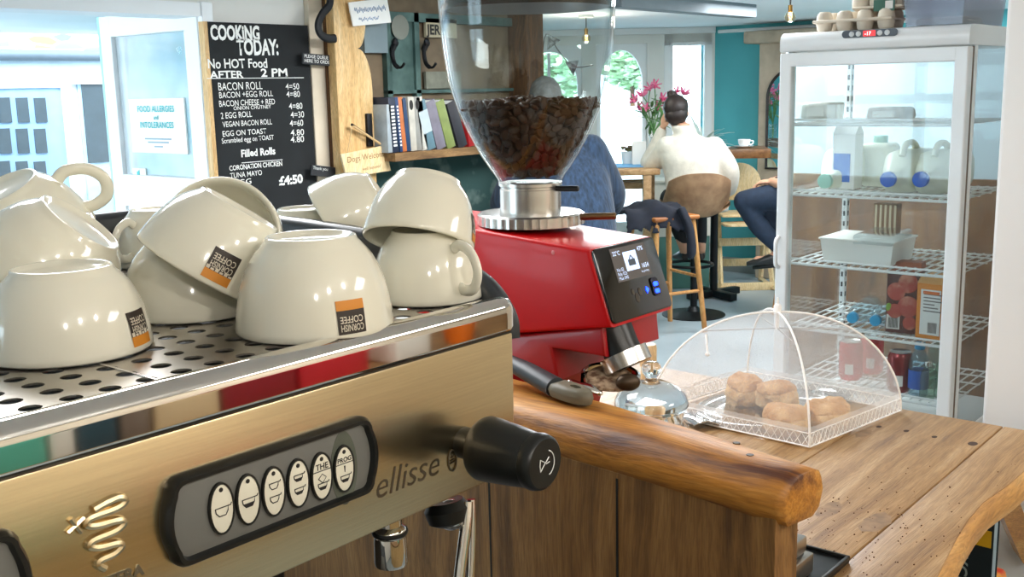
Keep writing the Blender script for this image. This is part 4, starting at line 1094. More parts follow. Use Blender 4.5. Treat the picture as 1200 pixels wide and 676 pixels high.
MB().prism([(0, 0), (.06, 0), (.06, .003), (0, .003)], .025, T(HX+.02, .70, 1.384)).build('top_strip', BLACK, gr, smooth=0) if False else None
mb = MB(); q = on(0, GX0, 648, 296); mb.lathe([(0, .0006), (.0022, .0003), (.0025, 0)], 12, axis_frame((GX0, q.y, q.z), (-1, 0, 0))); mb.build('side_screw', mat('pink_dot', '#D98080', .4), gr)
# hopper
hp_ = [(1.430, .036), (1.438, .0375), (1.446, .042), (1.456, .0495), (1.472, .060), (1.488, .0685), (1.504, .0765), (1.522, .0845), (1.540, .0905), (1.556, .0950), (1.575, .0988), (1.600, .1022), (1.625, .1042), (1.650, .1055), (1.690, .1065)]
outp = [(r_, z) for z, r_ in hp_]; innp = [(r_-.0028, z) for z, r_ in reversed(hp_)]
HG = glass('hopper_glass', '#F7FAFA', refl=1.0, rough=.015, ior=1.48, trans=.985)
MB().lathe(outp+innp, 72, T(HX, HYY, 0)).build('hopper', HG, gr, smooth=60, recalc=True)
MB().lathe([(0, 1.644), (.098, 1.644), (.1025, 1.648), (.1035, 1.69), (.112, 1.691), (.112, 1.70), (.10, 1.705), (0, 1.706)], 60, T(HX, HYY, 0)).build('hopper_lid', BLACK, gr, smooth=35)
def hopr(z):
    for (z0, r0), (z1, r1) in zip(hp_, hp_[1:]):
        if z0 <= z <= z1: return r0+(r1-r0)*(z-z0)/(z1-z0)
    return .03
# coffee beans filling the hopper
random.seed(11)
bean_v, bean_f = [], []
NU, NV_ = 10, 7
for j in range(NV_+1):
    th = pi*j/NV_
    for i in range(NU):
        ph = 2*pi*i/NU
        x, y, z = sin(th)*cos(ph), cos(th), sin(th)*sin(ph)
        zz = z*.62
        if z > .25: zz = .34*z/1+.05; 
        if z > .6 and abs(x) < .4: zz -= .16
        bean_v.append(V((x*.0046, y*.0066, zz*.0048)))
for j in range(NV_):
    for i in range(NU):
        i2 = (i+1) % NU; bean_f.append((j*NU+i, j*NU+i2, (j+1)*NU+i2, (j+1)*NU+i))
vs, fs = [], []
def add_bean(p, nrm, s_=1):
    z_ = V(nrm)+V((random.gauss(0, .28), random.gauss(0, .28), random.gauss(0, .28)))
    if random.random() < .3: z_ = -z_
    m = axis_frame(p, z_, (random.gauss(0, 1), random.gauss(0, 1), random.gauss(0, 1)))
    o_ = len(vs); 
    for v in bean_v: vs.append(tuple(m @ (v*s_)))
    for f in bean_f: fs.append(tuple(o_+i for i in f))
ZBEAN = 1.528
def bz(x, y): return ZBEAN + .010*(1-(x*x+y*y)/.0077) + .004*noise.noise(V((x*30, y*30, 3)))
grid = {}
def free(p, md):
    c = tuple(int(math.floor(q/md)) for q in p)
    for dx in (-1, 0, 1):
        for dy in (-1, 0, 1):
            for dz in (-1, 0, 1):
                for q in grid.get((c[0]+dx, c[1]+dy, c[2]+dz), ()):
                    if (q-p).length < md: return False
    grid.setdefault(c, []).append(V(p)); return True
for lay, inset, md in ((0, .0054, .0095), (1, .0095, .0095)):
    grid = {}
    for k in range(14000):
        z = 1.450 + (ZBEAN+.006-1.450)*random.random()**.8
        r_ = hopr(z)-.0028-inset; a = random.random()*2*pi
        p = V((HX+r_*cos(a), HYY+r_*sin(a), z))
        if free(p, md): add_bean(p, (cos(a), sin(a), -.3), random.uniform(1.0, 1.2))
grid = {}
for k in range(9000):
    a = random.random()*2*pi; r_ = sqrt(random.random())*.082
    x, y = r_*cos(a), r_*sin(a); p = V((HX+x, HYY+y, bz(x, y)+random.uniform(-.002, .002)))
    if free(p, .0092): add_bean(p, (0, 0, 1), random.uniform(1.0, 1.2))
BEAN = mat('roasted_bean', '#33200F', .42, var=.25, scale=45, spec=.3, col2='#54341F', lo=.3, hi=.75)
mb = MB(); mb.raw(vs, fs)
core = [(0, 1.446), (.030, 1.446)]+[(hopr(z)-.0105, z) for z in (1.46, 1.48, 1.50, 1.52)]+[(.07, ZBEAN+.000), (0, ZBEAN+.006)]
mb.lathe(core, 32, T(HX, HYY, 0))
bo = mb.build('coffee_beans', BEAN, smooth=80, recalc=True)
tag(bo, 'roasted brown coffee beans half filling the clear grinder hopper', 'coffee beans', kind='stuff')
# chute, dosing collar and fork
ax = V((.35, -.55, -.75))
c0 = at(722, 408, 1.225)
axc = (at(712, 425, 1.205)-at(757, 408, 1.225)); 
CD = cw(-.25, -.30, -.80)
base = at(735, 425, 1.215)
MB().lathe([(0, -.06), (.024, -.06), (.022, -.02), (.0235, 0), (0, 0)], 28, axis_frame(base, cw(.36, -.28, -.86))).build('chute', BLACK, gr, smooth=35)
MB().lathe([(.026, -.013), (.0285, -.013), (.0285, .004), (.026, .0055), (.024, .0035), (.024, -.013)], 40, axis_frame(base, cw(.36, -.28, -.86))).build('chute_collar', CHROME_B, gr, smooth=35)
fk = at(715, 447, 1.215)
mb = MB(); mb.lathe([(.030, 0), (.034, 0), (.034, .010), (.031, .012), (.029, .010)], 30, axis_frame(fk, cw(.05, -.12, 1)), a0=pi*.0, a1=pi*1.25); mb.build('portafilter_fork', CHROME, gr)
MB().lathe([(0, -.003), (.018, -.002), (.029, .003), (.027, .006), (0, .008)], 24, axis_frame(fk, cw(.05, -.25, 1))).build('catch_pad', mat('coffee_dust', '#5B3A22', .9, var=.4, scale=120, col2='#B49A7C'), gr)
q0 = at(676, 452, 1.20); q1 = at(706, 462, 1.19)
MB().tube(spline([q0+V((-.0, .01, .004)), q0, (q0+q1)/2+V((0, 0, .002)), q1], 5), [.004, .0045, .006, .0065, .007, .0075, .008, .008, .008, .0078, .0072, .0066, .006, .005, .004, .0015], 10, flat=.7).build('fork_arm', CHROME, gr)
q2 = at(736, 448, 1.19)
MB().ell((0, 0, 0), (.014, .010, .009), frame(q2, RT, (0, 0, 1))).build('fork_tip', mat('dark_fork', '#4A3B2C', .4, .6), gr)
# utensil handle lying on the beam
zb_ = zt_+.0012
ha = floor_at(590, 1.22, zb_+.020); hb = floor_at(651, 1.155, zb_+.011); hc = floor_at(697, 1.12, zb_+.009)
ut = thing('utensil_handle', 'dark grey utensil handle with taupe end and hanging hole lying on the bar beam', 'utensil', tuple(hb))
dirv = (hc-ha).normalized(); sid = dirv.cross(UP).normalized()
def grip(P, wr, name, m_):
    rings = []
    for (p, w, h_) in P: rings.append([tuple(p+sid*(w*cos(a))+UP*(h_*sin(a))) for a in [2*pi*k/16 for k in range(16)]])
    return MB().loft(rings).build(name, m_, ut, smooth=60)
h1 = ha+(hb-ha)*.5+V((0, 0, .004))
grip([(ha+V((0, 0, .006)), .009, .008), (h1, .0125, .0105), (hb, .0145, .0105)], 0, 'grip', DGREY)
TAUPE = mat('taupe_rubber', '#6E6857', .5, var=.05)
rr = []
mb = MB(); Lh = (hc-hb).length
m = frame(hb, dirv, UP.cross(dirv))
out = [(0, -.0145), (Lh*.5, -.0145), (Lh*.82, -.011), (Lh*.97, -.005), (Lh, 0), (Lh*.97, .005), (Lh*.82, .011), (Lh*.5, .0145), (0, .0145)]
out = [tuple(p) for p in [(x, y) for x, y in out]]
hole = [(Lh*.55+.0075*cos(a), .0042*sin(a)) for a in [2*pi*k/16 for k in range(16)]]
def ringz(t): # interpolate outline by angle about hole centre
    P = []
    for k in range(32):
        a = 2*pi*k/32
        best = None
        d_ = (cos(a), sin(a)); c_ = (Lh*.55, 0)
        for (x0_, y0_), (x1_, y1_) in zip(out, out[1:]+out[:1]):
            ex, ey = x1_-x0_, y1_-y0_; den = d_[0]*ey-d_[1]*ex
            if abs(den) < 1e-9: continue
            tt = ((x0_-c_[0])*ey-(y0_-c_[1])*ex)/den; uu = ((x0_-c_[0])*d_[1]-(y0_-c_[1])*d_[0])/den
            if tt > 0 and -1e-6 <= uu <= 1+1e-6: best = tt if best is None else min(best, tt)
        P.append((c_[0]+d_[0]*best*t, d_[1]*best*t))
    return P
H_ = [(Lh*.55+.0075*cos(2*pi*k/32), .0040*sin(2*pi*k/32)) for k in range(32)]
O1 = ringz(1); O9 = ringz(.9)
rings = [[(x, y, .009) for x, y in H_], [(x, y, .0095) for x, y in [(h[0]*.5+o[0]*.5, h[1]*.5+o[1]*.5) for h, o in zip(H_, O9)]], [(x, y, .007) for x, y in O9], [(x, y, .001) for x, y in O1], [(x, y, -.006) for x, y in O9], [(x, y, -.008) for x, y in H_]]
mb.loft(rings, m, cap=False, closed=True); mb.build('end_cap', TAUPE, ut, smooth=60)
# ------------------------------------------------------------------ counter top: jar, platter, scones, net cover
JG = bpy.data.materials.new('jar_glass'); JG.use_nodes = True
_b = JG.node_tree.nodes['Principled BSDF']; _b.inputs['Transmission Weight'].default_value = 1; _b.inputs['Roughness'].default_value = .02; _b.inputs['IOR'].default_value = 1.45; _b.inputs['Base Color'].default_value = (.97, 1, .99, 1)
jc = floor_at(763, 1.50, ZC)
jar = thing('glass_jar', 'clear ribbed glass jar with knobbed lid behind the bar beam', 'jar', tuple(jc))
N_ = 64
def ribbed(prof, rib):
    rings = []
    for r_, z, k in prof: rings.append([((r_+rib*k*cos(16*2*pi*i/N_))*cos(2*pi*i/N_), (r_+rib*k*cos(16*2*pi*i/N_))*sin(2*pi*i/N_), z) for i in range(N_)])
    return rings
out = [(.038, 0, 0), (.044, .002, 0), (.050, .012, .6), (.0555, .03, 1), (.0575, .05, 1), (.0555, .07, 1), (.050, .085, .8), (.0455, .093, .2), (.0450, .098, 0), (.0450, .112, 0)]
inn = [(.0425, .112, 0), (.0425, .097, 0), (.047, .085, 0), (.053, .068, 0), (.0545, .05, 0), (.052, .03, 0), (.046, .013, 0), (.036, .006, 0)]
MB().loft(ribbed(out+inn, .0022), T(*jc)).build('body', JG, jar, smooth=80)
MB().lathe([(.0, .110), (.043, .110), (.043, .113), (.0505, .114), (.0515, .118), (.0505, .124), (.047, .131), (.038, .140), (.024, .1475), (.012, .150), (.0075, .153), (.0085, .157), (.0125, .162), (.0140, .168), (.0125, .174), (.007, .178), (0, .1785)], 48, T(*jc)).build('lid', JG, jar, smooth=80)
wpz = floor_at(759, 1.66, ZC)
wp_ = thing('wooden_mill', 'slim tan wooden mill standing behind the glass jar lid', 'mill', tuple(wpz))
MB().lathe([(0, 0), (.018, 0), (.018, .02), (.013, .05), (.0115, .10), (.0105, .125), (.0135, .135), (.0138, .158), (.012, .163), (0, .164)], 24, T(*wpz)).build('body', PINE_L, wp_, smooth=50)
PC = V((1.618, .79, ZC))
# dark wooden board? no: silver glass platter
pt_ = thing('oval_platter', 'shiny oval platter with curled end handles under the net cover', 'platter', tuple(PC))
PR = (V((1.43, .86, 0))-V((1.78, .70, 0))).normalized()     # long axis
mplat = frame(PC, -PR, UP.cross(-PR))
PLM = mat('platter_silver', '#C9CBCB', .10, 1, var=.03)
def oval(prof, n=56, e=.74):
    return [[(r_*cos(2*pi*k/n), r_*e*sin(2*pi*k/n), z) for k in range(n)] for r_, z in prof]
mb = MB(); mb.loft(oval([(.09, .0012), (.105, .002), (.118, .006), (.135, .0085), (.1365, .010), (.135, .0112), (.118, .0085), (.105, .0045), (.09, .0036)]), mplat); mb.build('dish', PLM, pt_, smooth=60)
for s_ in (1, -1):
    mb = MB(); rings = []
    for k in range(9):
        t = k/8; x = s_*(.131+.042*t); w = .034*(1-.25*t); z = .0085+.006*sin(t*pi)*1.0+.003*t
        rings.append([(x, -w, z), (x, -w*.5, z+.0025*sin(t*9)), (x, 0, z+.003), (x, w*.5, z+.0025*sin(t*9)), (x, w, z), (x, w, z-.0014), (x, 0, z+.0012), (x, -w, z-.0014)])
    mb.loft(rings, mplat); mb.build('handle', PLM, pt_, smooth=60)
SCONE = mat('scone_crust', '#BC8850', .8, scale=30, col2='#E6C08C', lo=.3, hi=.75, bump=1, bscale=140)
SCONE2 = mat('scone_side', '#CC9C62', .85, scale=40, col2='#ECCFA0', bump=1, bscale=140, lo=.3, hi=.65)
for (px, py, r_, h_, sd, lab) in ((873, 470, .0330, .046, 1, 'pale scone standing at the back left of platter under net'), (909, 478, .0330, .044, 5, 'middle scone with darker top, behind the front one on platter'), (920, 503, .0355, .040, 9, 'front scone with broken craggy side, nearest the bar beam'), (970, 497, .0350, .044, 13, 'rounded golden scone standing alone at right of platter')):
    p = on(2, ZC+.006, px, py); p.z = ZC+.0042+(.006 if sd == 5 else 0)
    o = thing('scone', lab, 'scone', tuple(p), group='scones on the platter')
    for nm, m_, prof in (('crumb', SCONE2, [(0, 0), (r_*.85, 0), (r_*.97, h_*.08), (r_*1.03, h_*.3), (r_*1.02, h_*.5), (r_*.96, h_*.66), (r_*.9, h_*.72), (0, h_*.72)]), ('crust', SCONE, [(0, h_*.60), (r_*.90, h_*.62), (r_*.985, h_*.68), (r_*.96, h_*.78), (r_*.86, h_*.88), (r_*.7, h_*.95), (r_*.45, h_*.99), (r_*.2, h_*1.0), (0, h_*1.0)])):
        mb = MB(); mb.lathe(prof, 44, T(*p))
        bmesh.ops.subdivide_edges(mb.bm, edges=[e for e in mb.bm.edges], cuts=1, use_grid_fill=True)
        for v in mb.bm.verts:
            q = V(v.co)
            n1 = noise.noise_vector(q*26+V((sd, 0, 0)))*.0065+noise.noise_vector(q*70+V((sd, 2, 0)))*.0035+noise.noise_vector(q*170)*.0014
            if q.z < p.z+.003: n1.z = abs(n1.z)*.1
            v.co += n1
        mb.build(nm, m_, o, smooth=80)
# net cover
CF, CR_, CB, CL = V((1.478, .655, ZC)), V((1.742, .612, ZC)), V((1.756, .905, ZC)), V((1.492, .948, ZC))
CC = (CF+CR_+CB+CL)/4
cov = thing('food_cover', 'white net umbrella food cover with lace hem over the scones', 'food cover', tuple(CC))
H_ = .172
NET = mesh_cloth('white_net', '#F8F8FA', .24, 1400)
RIB = mat('cream_piping', '#FBF9F5', .6)
corners = [CF, CR_, CB, CL]
def ribp(c, t): # t 0 at foot .. 1 at tip
    a = t*pi/2; k = cos(a)**.9
    return CC+(c-CC)*k+UP*(H_*sin(a)**1.05+.004)
vs, fs = [], []
NT, NS = 14, 10
for q in range(4):
    A, B = corners[q], corners[(q+1) % 4]; o_ = len(vs)
    for i in range(NT+1):
        t = i/NT; a_, b_ = ribp(A, t), ribp(B, t)
        for j in range(NS+1):
            s_ = j/NS; m_ = a_*(1-s_)+b_*s_
            bul = 4*s_*(1-s_)*.10*sin(t*pi)*(a_-b_).length
            d_ = (m_-CC); d_.z = 0
            m_ = m_+(d_.normalized()*bul*.6 if d_.length > 1e-5 else V())
            vs.append(tuple(m_))
    for i in range(NT):
        for j in range(NS): fs.append((o_+i*(NS+1)+j, o_+i*(NS+1)+j+1, o_+(i+1)*(NS+1)+j+1, o_+(i+1)*(NS+1)+j))
MB().raw(vs, fs).build('net', NET, cov, smooth=80, weld=.0002)
for c in corners: MB().tube([ribp(c, t/16) for t in range(17)], .0019, 8).build('rib', RIB, cov)
mb = MB()
for q in range(4):
    A, B = corners[q], corners[(q+1) % 4]
    mb.tube([ribp(A, 0), ribp(B, 0)], .0014, 6); a_, b_ = ribp(A, .085), ribp(B, .085); mb.tube([a_, b_], .0009, 6)
    n_ = 22
    for i in range(n_):
        for (ta, tb) in ((0, .085), (.085, 0)):
            p0_ = ribp(A, ta)*(1-i/n_)+ribp(B, ta)*(i/n_); p1_ = ribp(A, tb)*(1-(i+1)/n_)+ribp(B, tb)*((i+1)/n_); mb.tube([p0_, p1_], .0007, 4)
mb.build('lace_hem', mat('lace_white', '#FBFAF8', .7), cov, smooth=80)
mb = MB()
for q in range(4):
    A, B = corners[q], corners[(q+1) % 4]
    mb.raw([tuple(ribp(A, 0)+UP*.0), tuple(ribp(B, 0)), tuple(ribp(B, .12)), tuple(ribp(A, .12))], [(0, 1, 2, 3)])
mb.build('hem_band', mesh_cloth('hem_net', '#FBFAF8', .35, 900), cov, smooth=0)
tip = ribp(CF, 1)
MB().lathe([(0, -.03), (.0032, -.03), (.0032, -.004), (.0065, -.003), (.0065, .010), (.0045, .013), (.0022, .014), (.0018, .024), (0, .0245)], 16, T(*tip)).build('tip', RIB, cov)
mb = MB(); hubp = tip-UP*.028
for c in corners: mb.tube([hubp, ribp(c, .62)], .0010, 6)
mb.build('stretcher', mat('stretcher_wire', '#9A938C', .4, .7), cov)
p_ = ribp(CL, .45)*.75+ribp(CF, .45)*.25
MB().tube([p_, p_+V((.012, .01, .03))], .0018, 6).ell(tuple(p_), .004).build('pull_tab', RIB, cov)

# ------------------------------------------------------------------ display fridge
FX, FY0, FY1, FT = 2.75, .842, 1.338, 1.683
FXB = 3.24
fg = thing('display_fridge', 'tall white glass-sided display fridge with bright red digits on its head', 'fridge', ((FX+FXB)/2, (FY0+FY1)/2, 0))
FWH = mat('fridge_white', '#EDEFEF', .35, var=.02, coat=.3)
rings = [(FX+.004, FT-.050), (FX, FT-.046), (FX, FT-.022), (FX+.004, FT-.010), (FX+.016, FT-.002), (FX+.03, FT), (FXB, FT), (FXB, FT-.05)]
MB().loft([[(x, y, z) for x, z in rings] for y in (FY0, FY1)]).build('head', FWH, fg, smooth=50)
MB().bb((FX+.005, FY0, .02), (FXB, FY1, .62), .006).build('base', FWH, fg, smooth=0)
for y in (FY0+.03, FY1-.03):
    for x in (FX+.05, FXB-.05): MB().cyl((x, y, 0), (x, y, .021), .018).build('foot', BLACK, fg)
for x in (FX+.05, FXB-.035):
    for y, s_ in ((FY0, 1), (FY1, -1)):
        mb = MB(); mb.bb((x, y, .62), (x+.022, y+s_*.016, FT-.05), .002)
        for k in range(30):
            mb.mi = 1; mb.bb((x+.006, y+s_*.0161, .66+.032*k), (x+.014, y+s_*.0168, .675+.032*k)); mb.mi = 0
            mb.mi = 1; mb.bb((x-.0006, y+s_*.005, .66+.032*k), (x, y+s_*.011, .675+.032*k)); mb.mi = 0
        mb.build('slotted_post', [FWH, DGREY], fg, smooth=0)
FGL = glass('fridge_glass', '#F8FCFC', refl=1.1, haze=.02, hazecol='#EAF2F4')
for y in (FY0+.003, FY1-.003): MB().bb((FX+.045, y-.002, .62), (FXB, y+.002, FT-.05)).build('side_glass', FGL, fg, smooth=0)
MB().bb((FXB-.005, FY0+.016, .62), (FXB-.001, FY1-.016, FT-.05)).build('back_glass', FGL, fg, smooth=0)
dz0, dz1 = .60, FT-.053
mb = MB(); fo = .034
mb.bb((FX, FY0, dz0), (FX+.035, FY0+fo, dz1), .004); mb.bb((FX, FY1-fo, dz0), (FX+.035, FY1, dz1), .004); mb.bb((FX, FY0+fo-.004, dz1-.036), (FX+.035, FY1-fo+.004, dz1), .003); mb.bb((FX, FY0+fo-.004, dz0), (FX+.035, FY1-fo+.004, dz0+.05), .003)
dr = mb.build('door', FWH, fg, smooth=0)
MB().bb((FX+.012, FY0+fo-.004, dz0+.04), (FX+.018, FY1-fo+.004, dz1-.03)).build('door_glass', FGL, dr, smooth=0)
MB().bb((FX+.034, FY0+.001, dz0), (FX+.046, FY0+.004, dz1)).bb((FX+.034, FY1-.004, dz0), (FX+.046, FY1-.001, dz1)).build('door_seal', mat('seal_brown', '#6B5646', .6), dr, smooth=0)
h0 = on(0, FX, 917, 278); h1_ = on(0, FX, 916, 313)
MB().tube(spline([V((FX, FY1-.010, h0.z)), V((FX-.016, FY1-.010, h0.z-.01)), V((FX-.018, FY1-.010, (h0.z+h1_.z)/2)), V((FX-.016, FY1-.010, h1_.z+.01)), V((FX, FY1-.010, h1_.z))], 5), .006, 10).build('handle', FWH, dr)
# control strip
PC0 = on(0, FX-.001, 1019, 39)
cm = frame(V((FX-.0008, PC0.y, PC0.z+.0)), (0, -1, 0), (0, 0, 1))
cp = MB().prism(rrect(-.073, -.0095, .073, .0095, .0093), .002, cm, bev=.0006).build('control_panel', mat('panel_navy', '#26303C', .3), fg, smooth=0)
mb = MB()
for x in (-.047, -.029, .027, .046): mb.lathe([(0, .0026), (.0062, .0026), (.0072, .0018), (.0072, .001)], 16, cm @ T(x, 0, 0)); mb.build('button', mat('button_pale', '#D5D8D8', .4), cp); mb = MB()
dpz = MB().bb((-.016, -.007, .002), (.016, .007, .0026), M=cm).build('display', mat('display_red', '#7A1418', .3, emit='#FF1A20', estr=1.2), cp, smooth=0)
MB().text('-17', .0125, cm @ T(-.012, -.0045, .0029), bold=.0002).build('digits', mat('digit_white', '#FFD8D8', .4, emit='#FFE0E0', estr=2), dpz, smooth=0)
# wire shelves
WIRE = mat('white_wire', '#F2F4F4', .4)
SZ = [1.440, 1.247, 1.052, .866, .705]
for z in SZ:
    mb = MB()
    for k in range(19): y = FY0+.02+(FY1-FY0-.04)*k/18; mb.tube([(FX+.055, y, z), (FXB-.02, y, z)], .0022, 6)
    for x in (FX+.055, FX+.13, FX+.22, FX+.32, FX+.41, FXB-.02): mb.tube([(x, FY0+.018, z-.003), (x, FY1-.018, z-.003)], .0026, 6)
    mb.tube([(FX+.052, FY0+.018, z+.010), (FX+.052, FY1-.018, z+.010)], .003, 6); mb.tube([(FX+.050, FY0+.018, z-.004), (FX+.050, FY1-.018, z-.004)], .004, 6)
    mb.build('shelf', WIRE, fg)
# things in the fridge -------------------------------------------------
MILKP = mat('milk_plastic', '#E4E4CF', .4, var=.03); BLUEC = mat('blue_cap', '#1E62D0', .4); GREENC = mat('pale_green_cap', '#A9D8C8', .4)
def milk(px, py, depthx, capm, label):
    p = on(0, depthx, px, py); z0 = SZ[1]+.005
    o = thing('milk_jug', label, 'milk jug', (depthx+.1, p.y, z0), group='milk jugs lying in the fridge')
    yc = p.y-.010; zc = p.z
    # body: rounded block lying along x, neck low at the front
    rings = []
    for x, w, h0_, h1_ in ((.0, .020, zc-.020, zc+.020), (.018, .021, zc-.021, zc+.021), (.030, .030, zc-.028, zc+.032), (.05, .048, z0, z0+.085), (.075, .054, z0, z0+.112), (.12, .055, z0, z0+.115), (.20, .055, z0, z0+.115), (.235, .052, z0+.003, z0+.110), (.245, .045, z0+.01, z0+.10)):
        h0_ = max(h0_, z0); n = 20; cz = (h0_+h1_)/2; hh = (h1_-h0_)/2
        rings.append([(depthx+x, yc+(p.y-yc)*max(0, 1-x*20)-w*abs(cos(a))**.6*(1 if cos(a) > 0 else -1), cz+hh*abs(sin(a))**.6*(1 if sin(a) > 0 else -1)) for a in [2*pi*k/n for k in range(n)]])
    MB().loft(rings).build('body', MILKP, o, smooth=50)
    MB().cyl((depthx+.008, p.y, zc), (depthx-.014, p.y, zc), .0205, n=24, bev=.002).build('cap', capm, o)
    MB().tube(spline([(depthx+.06, yc, z0+.098), (depthx+.085, yc, z0+.128), (depthx+.14, yc, z0+.130), (depthx+.17, yc, z0+.112)], 5), .009, 10).build('grip', MILKP, o)
milk(1042, 210, 2.83, BLUEC, 'milk jug lying with deep blue cap, left one of the pair in fridge')
milk(1080, 210, 2.83, BLUEC, 'milk jug lying with deep blue cap, against the right side of fridge')
milk(968, 212, 2.90, GREENC, 'milk jug with pale green cap at left on the milk shelf')
o = thing('milk_carton', 'white carton with blue panel standing between the milk jugs', 'carton', tuple(on(0, 2.95, 990, 235)))
c = on(0, 2.95, 990, 235); z0 = SZ[1]+.004
mb = MB(); mb.bb((2.93, c.y-.033, z0), (2.99, c.y+.033, z0+.155), .002); mb.raw([(2.93, c.y-.033, z0+.155), (2.99, c.y-.033, z0+.155), (2.99, c.y+.033, z0+.155), (2.93, c.y+.033, z0+.155), (2.96, c.y-.033, z0+.185), (2.96, c.y+.033, z0+.185)], [(0, 1, 4), (1, 2, 5, 4), (2, 3, 5), (3, 0, 4, 5)]); mb.build('body', PAPER, o, smooth=0)
MB().bb((2.9285, c.y-.020, z0+.02), (2.9295, c.y+.028, z0+.10)).build('blue_panel', mat('carton_blue', '#3C6FC8', .5), o, smooth=0)
mb = MB(); mb.text('MILK', .02, frame((2.928, c.y+.022, z0+.05), (0, -1, 0), (0, 0, 1))) if False else None
o = thing('milk_bottle_row', 'pale plastic milk container at back of the milk shelf', 'milk container', tuple(on(0, 3.05, 1022, 225)))
c = on(0, 3.02, 1022, 225); mb = MB(); mb.bb((3.02, c.y-.045, z0), (3.12, c.y+.045, z0+.125), .018, seg=4); mb.build('body', MILKP, o, smooth=50); MB().cyl((3.07, c.y, z0+.12), (3.07, c.y, z0+.145), .02, n=20, bev=.002).build('cap', GREENC, o)
# white tub on shelf 3
c = on(0, 2.84, 1004, 290); z0 = SZ[2]+.004
o = thing('white_tub', 'white rectangular tub wrapped in film on the middle shelf', 'tub', (2.9, c.y, z0))
mb = MB()
mb.loft([[(2.84, c.y-.095, z0), (3.0, c.y-.095, z0), (3.0, c.y+.095, z0), (2.84, c.y+.095, z0)], [(2.833, c.y-.103, z0+.062), (3.007, c.y-.103, z0+.062), (3.007, c.y+.103, z0+.062), (2.833, c.y+.103, z0+.062)]]); mb.build('tub', PAPER, o, smooth=0)
mb = MB(); mb.bb((2.828, c.y-.108, z0+.0615), (3.012, c.y+.108, z0+.068), .003); mb.build('lid', PAPER, o, smooth=0)
mb = MB(); mb.box((2.90, c.y-.05, z0+.070), (.15, .115, .03), .012, seg=3); mb.jitter(.012, 40); mb.build('film', PLASTIC, o, smooth=60)
o = thing('striped_packet', 'brown striped paper packet behind the white tub', 'packet', (3.05, on(0, 3.05, 1037, 256).y, z0))
c = on(0, 3.05, 1037, 250); mb = MB(); mb.bb((3.05, c.y-.035, z0), (3.09, c.y+.035, z0+.145), .004)
for k in range(5): mb.mi = 1; mb.bb((3.0485, c.y-.033+.014*k, z0+.003), (3.0495, c.y-.027+.014*k, z0+.142))
mb.build('packet', [mat('packet_brown', '#7A5636', .7), mat('packet_stripe', '#D9C9A8', .7)], o, smooth=0)
# juice cartons
def carton(px, py, dx, w, dpt, h, rz, base, top, label, mk):
    p = on(0, dx, px, py); z0 = SZ[3]+.004
    o = thing('juice_carton', label, 'juice carton', (p.x, p.y, z0), rz, group='juice cartons in the fridge')
    b = MB().bb((0, -w/2, 0), (dpt, w/2, h), .0015).build('body', base, o, world=False, smooth=0)
    mb = MB(); mb.raw([(0, -w/2, h), (dpt, -w/2, h), (dpt, w/2, h), (0, w/2, h), (dpt*.3, -w/2+.004, h+.022), (dpt*.95, -w/2+.004, h+.022), (dpt*.95, w/2-.004, h+.022), (dpt*.3, w/2-.004, h+.022)], [(0, 1, 5, 4), (1, 2, 6, 5), (2, 3, 7, 6), (3, 0, 4, 7), (4, 5, 6, 7)]); mb.build('gable', top, o, world=False, smooth=0)
    mk(o, w, h)
def apple(o, w, h):
    mb = MB()
    for y, z, r_ in ((-.012, .14, .026), (.018, .115, .024), (-.015, .075, .028), (.02, .06, .02), (-.02, .03, .018)): mb.ell((-.001, y, z), (.003, r_, r_*1.05))
    mb.build('printed_apples', mat('apple_print', '#B4483A', .5, scale=22, col2='#E0A080', lo=.45, hi=.7), o, world=False)
    MB().bb((-.002, -w/2+.05, .01), (-.0005, -w/2+.085, .05)).build('barcode_panel', PAPER, o, world=False, smooth=0)
    mb = MB()
    for k in range(9): mb.bb((-.0028, -w/2+.054+.003*k, .014), (-.002, -w/2+.0555+.003*k, .042))
    mb.build('barcode', INK, o, world=False, smooth=0)
    MB().ell((-.001, w/2-.008, .07), (.003, .008, .012)).build('printed_leaf', mat('leaf_print', '#7FA83A', .5), o, world=False)
def orange(o, w, h):
    MB().bb((-.002, -w/2+.014, .012), (-.0005, w/2-.012, h-.016)).build('text_panel', PAPER, o, world=False, smooth=0)
    mb = MB()
    for k in range(9): mb.bb((-.0028, -w/2+.022+.0028*k, .018), (-.002, -w/2+.0235+.0028*k, .046))
    for k, wd in enumerate((.05, .045, .05, .03, .04, .048)): mb.bb((-.0028, w/2-.020-wd, h-.030-.009*k), (-.002, w/2-.020, h-.027-.009*k))
    mb.build('print', mat('print_grey', '#7C7470', .6), o, world=False, smooth=0)
    MB().bb((-.0029, w/2-.062, h-.028), (-.002, w/2-.018, h-.020)).build('print_orange', mat('print_or', '#E0702A', .5), o, world=False, smooth=0)
carton(1056, 396, 2.865, .088, .07, .172, .12, mat('apple_carton', '#5C2A22', .5, var=.25, scale=14), mat('apple_top', '#A55A3A', .5), 'tall apple juice carton with red fruit print on fridge shelf', apple)
carton(1089, 400, 2.835, .080, .065, .150, -.10, mat('orange_carton', '#E58A1F', .45), mat('orange_top', '#DFA35A', .4), 'orange juice carton with white text panel, right of the apple carton', orange)
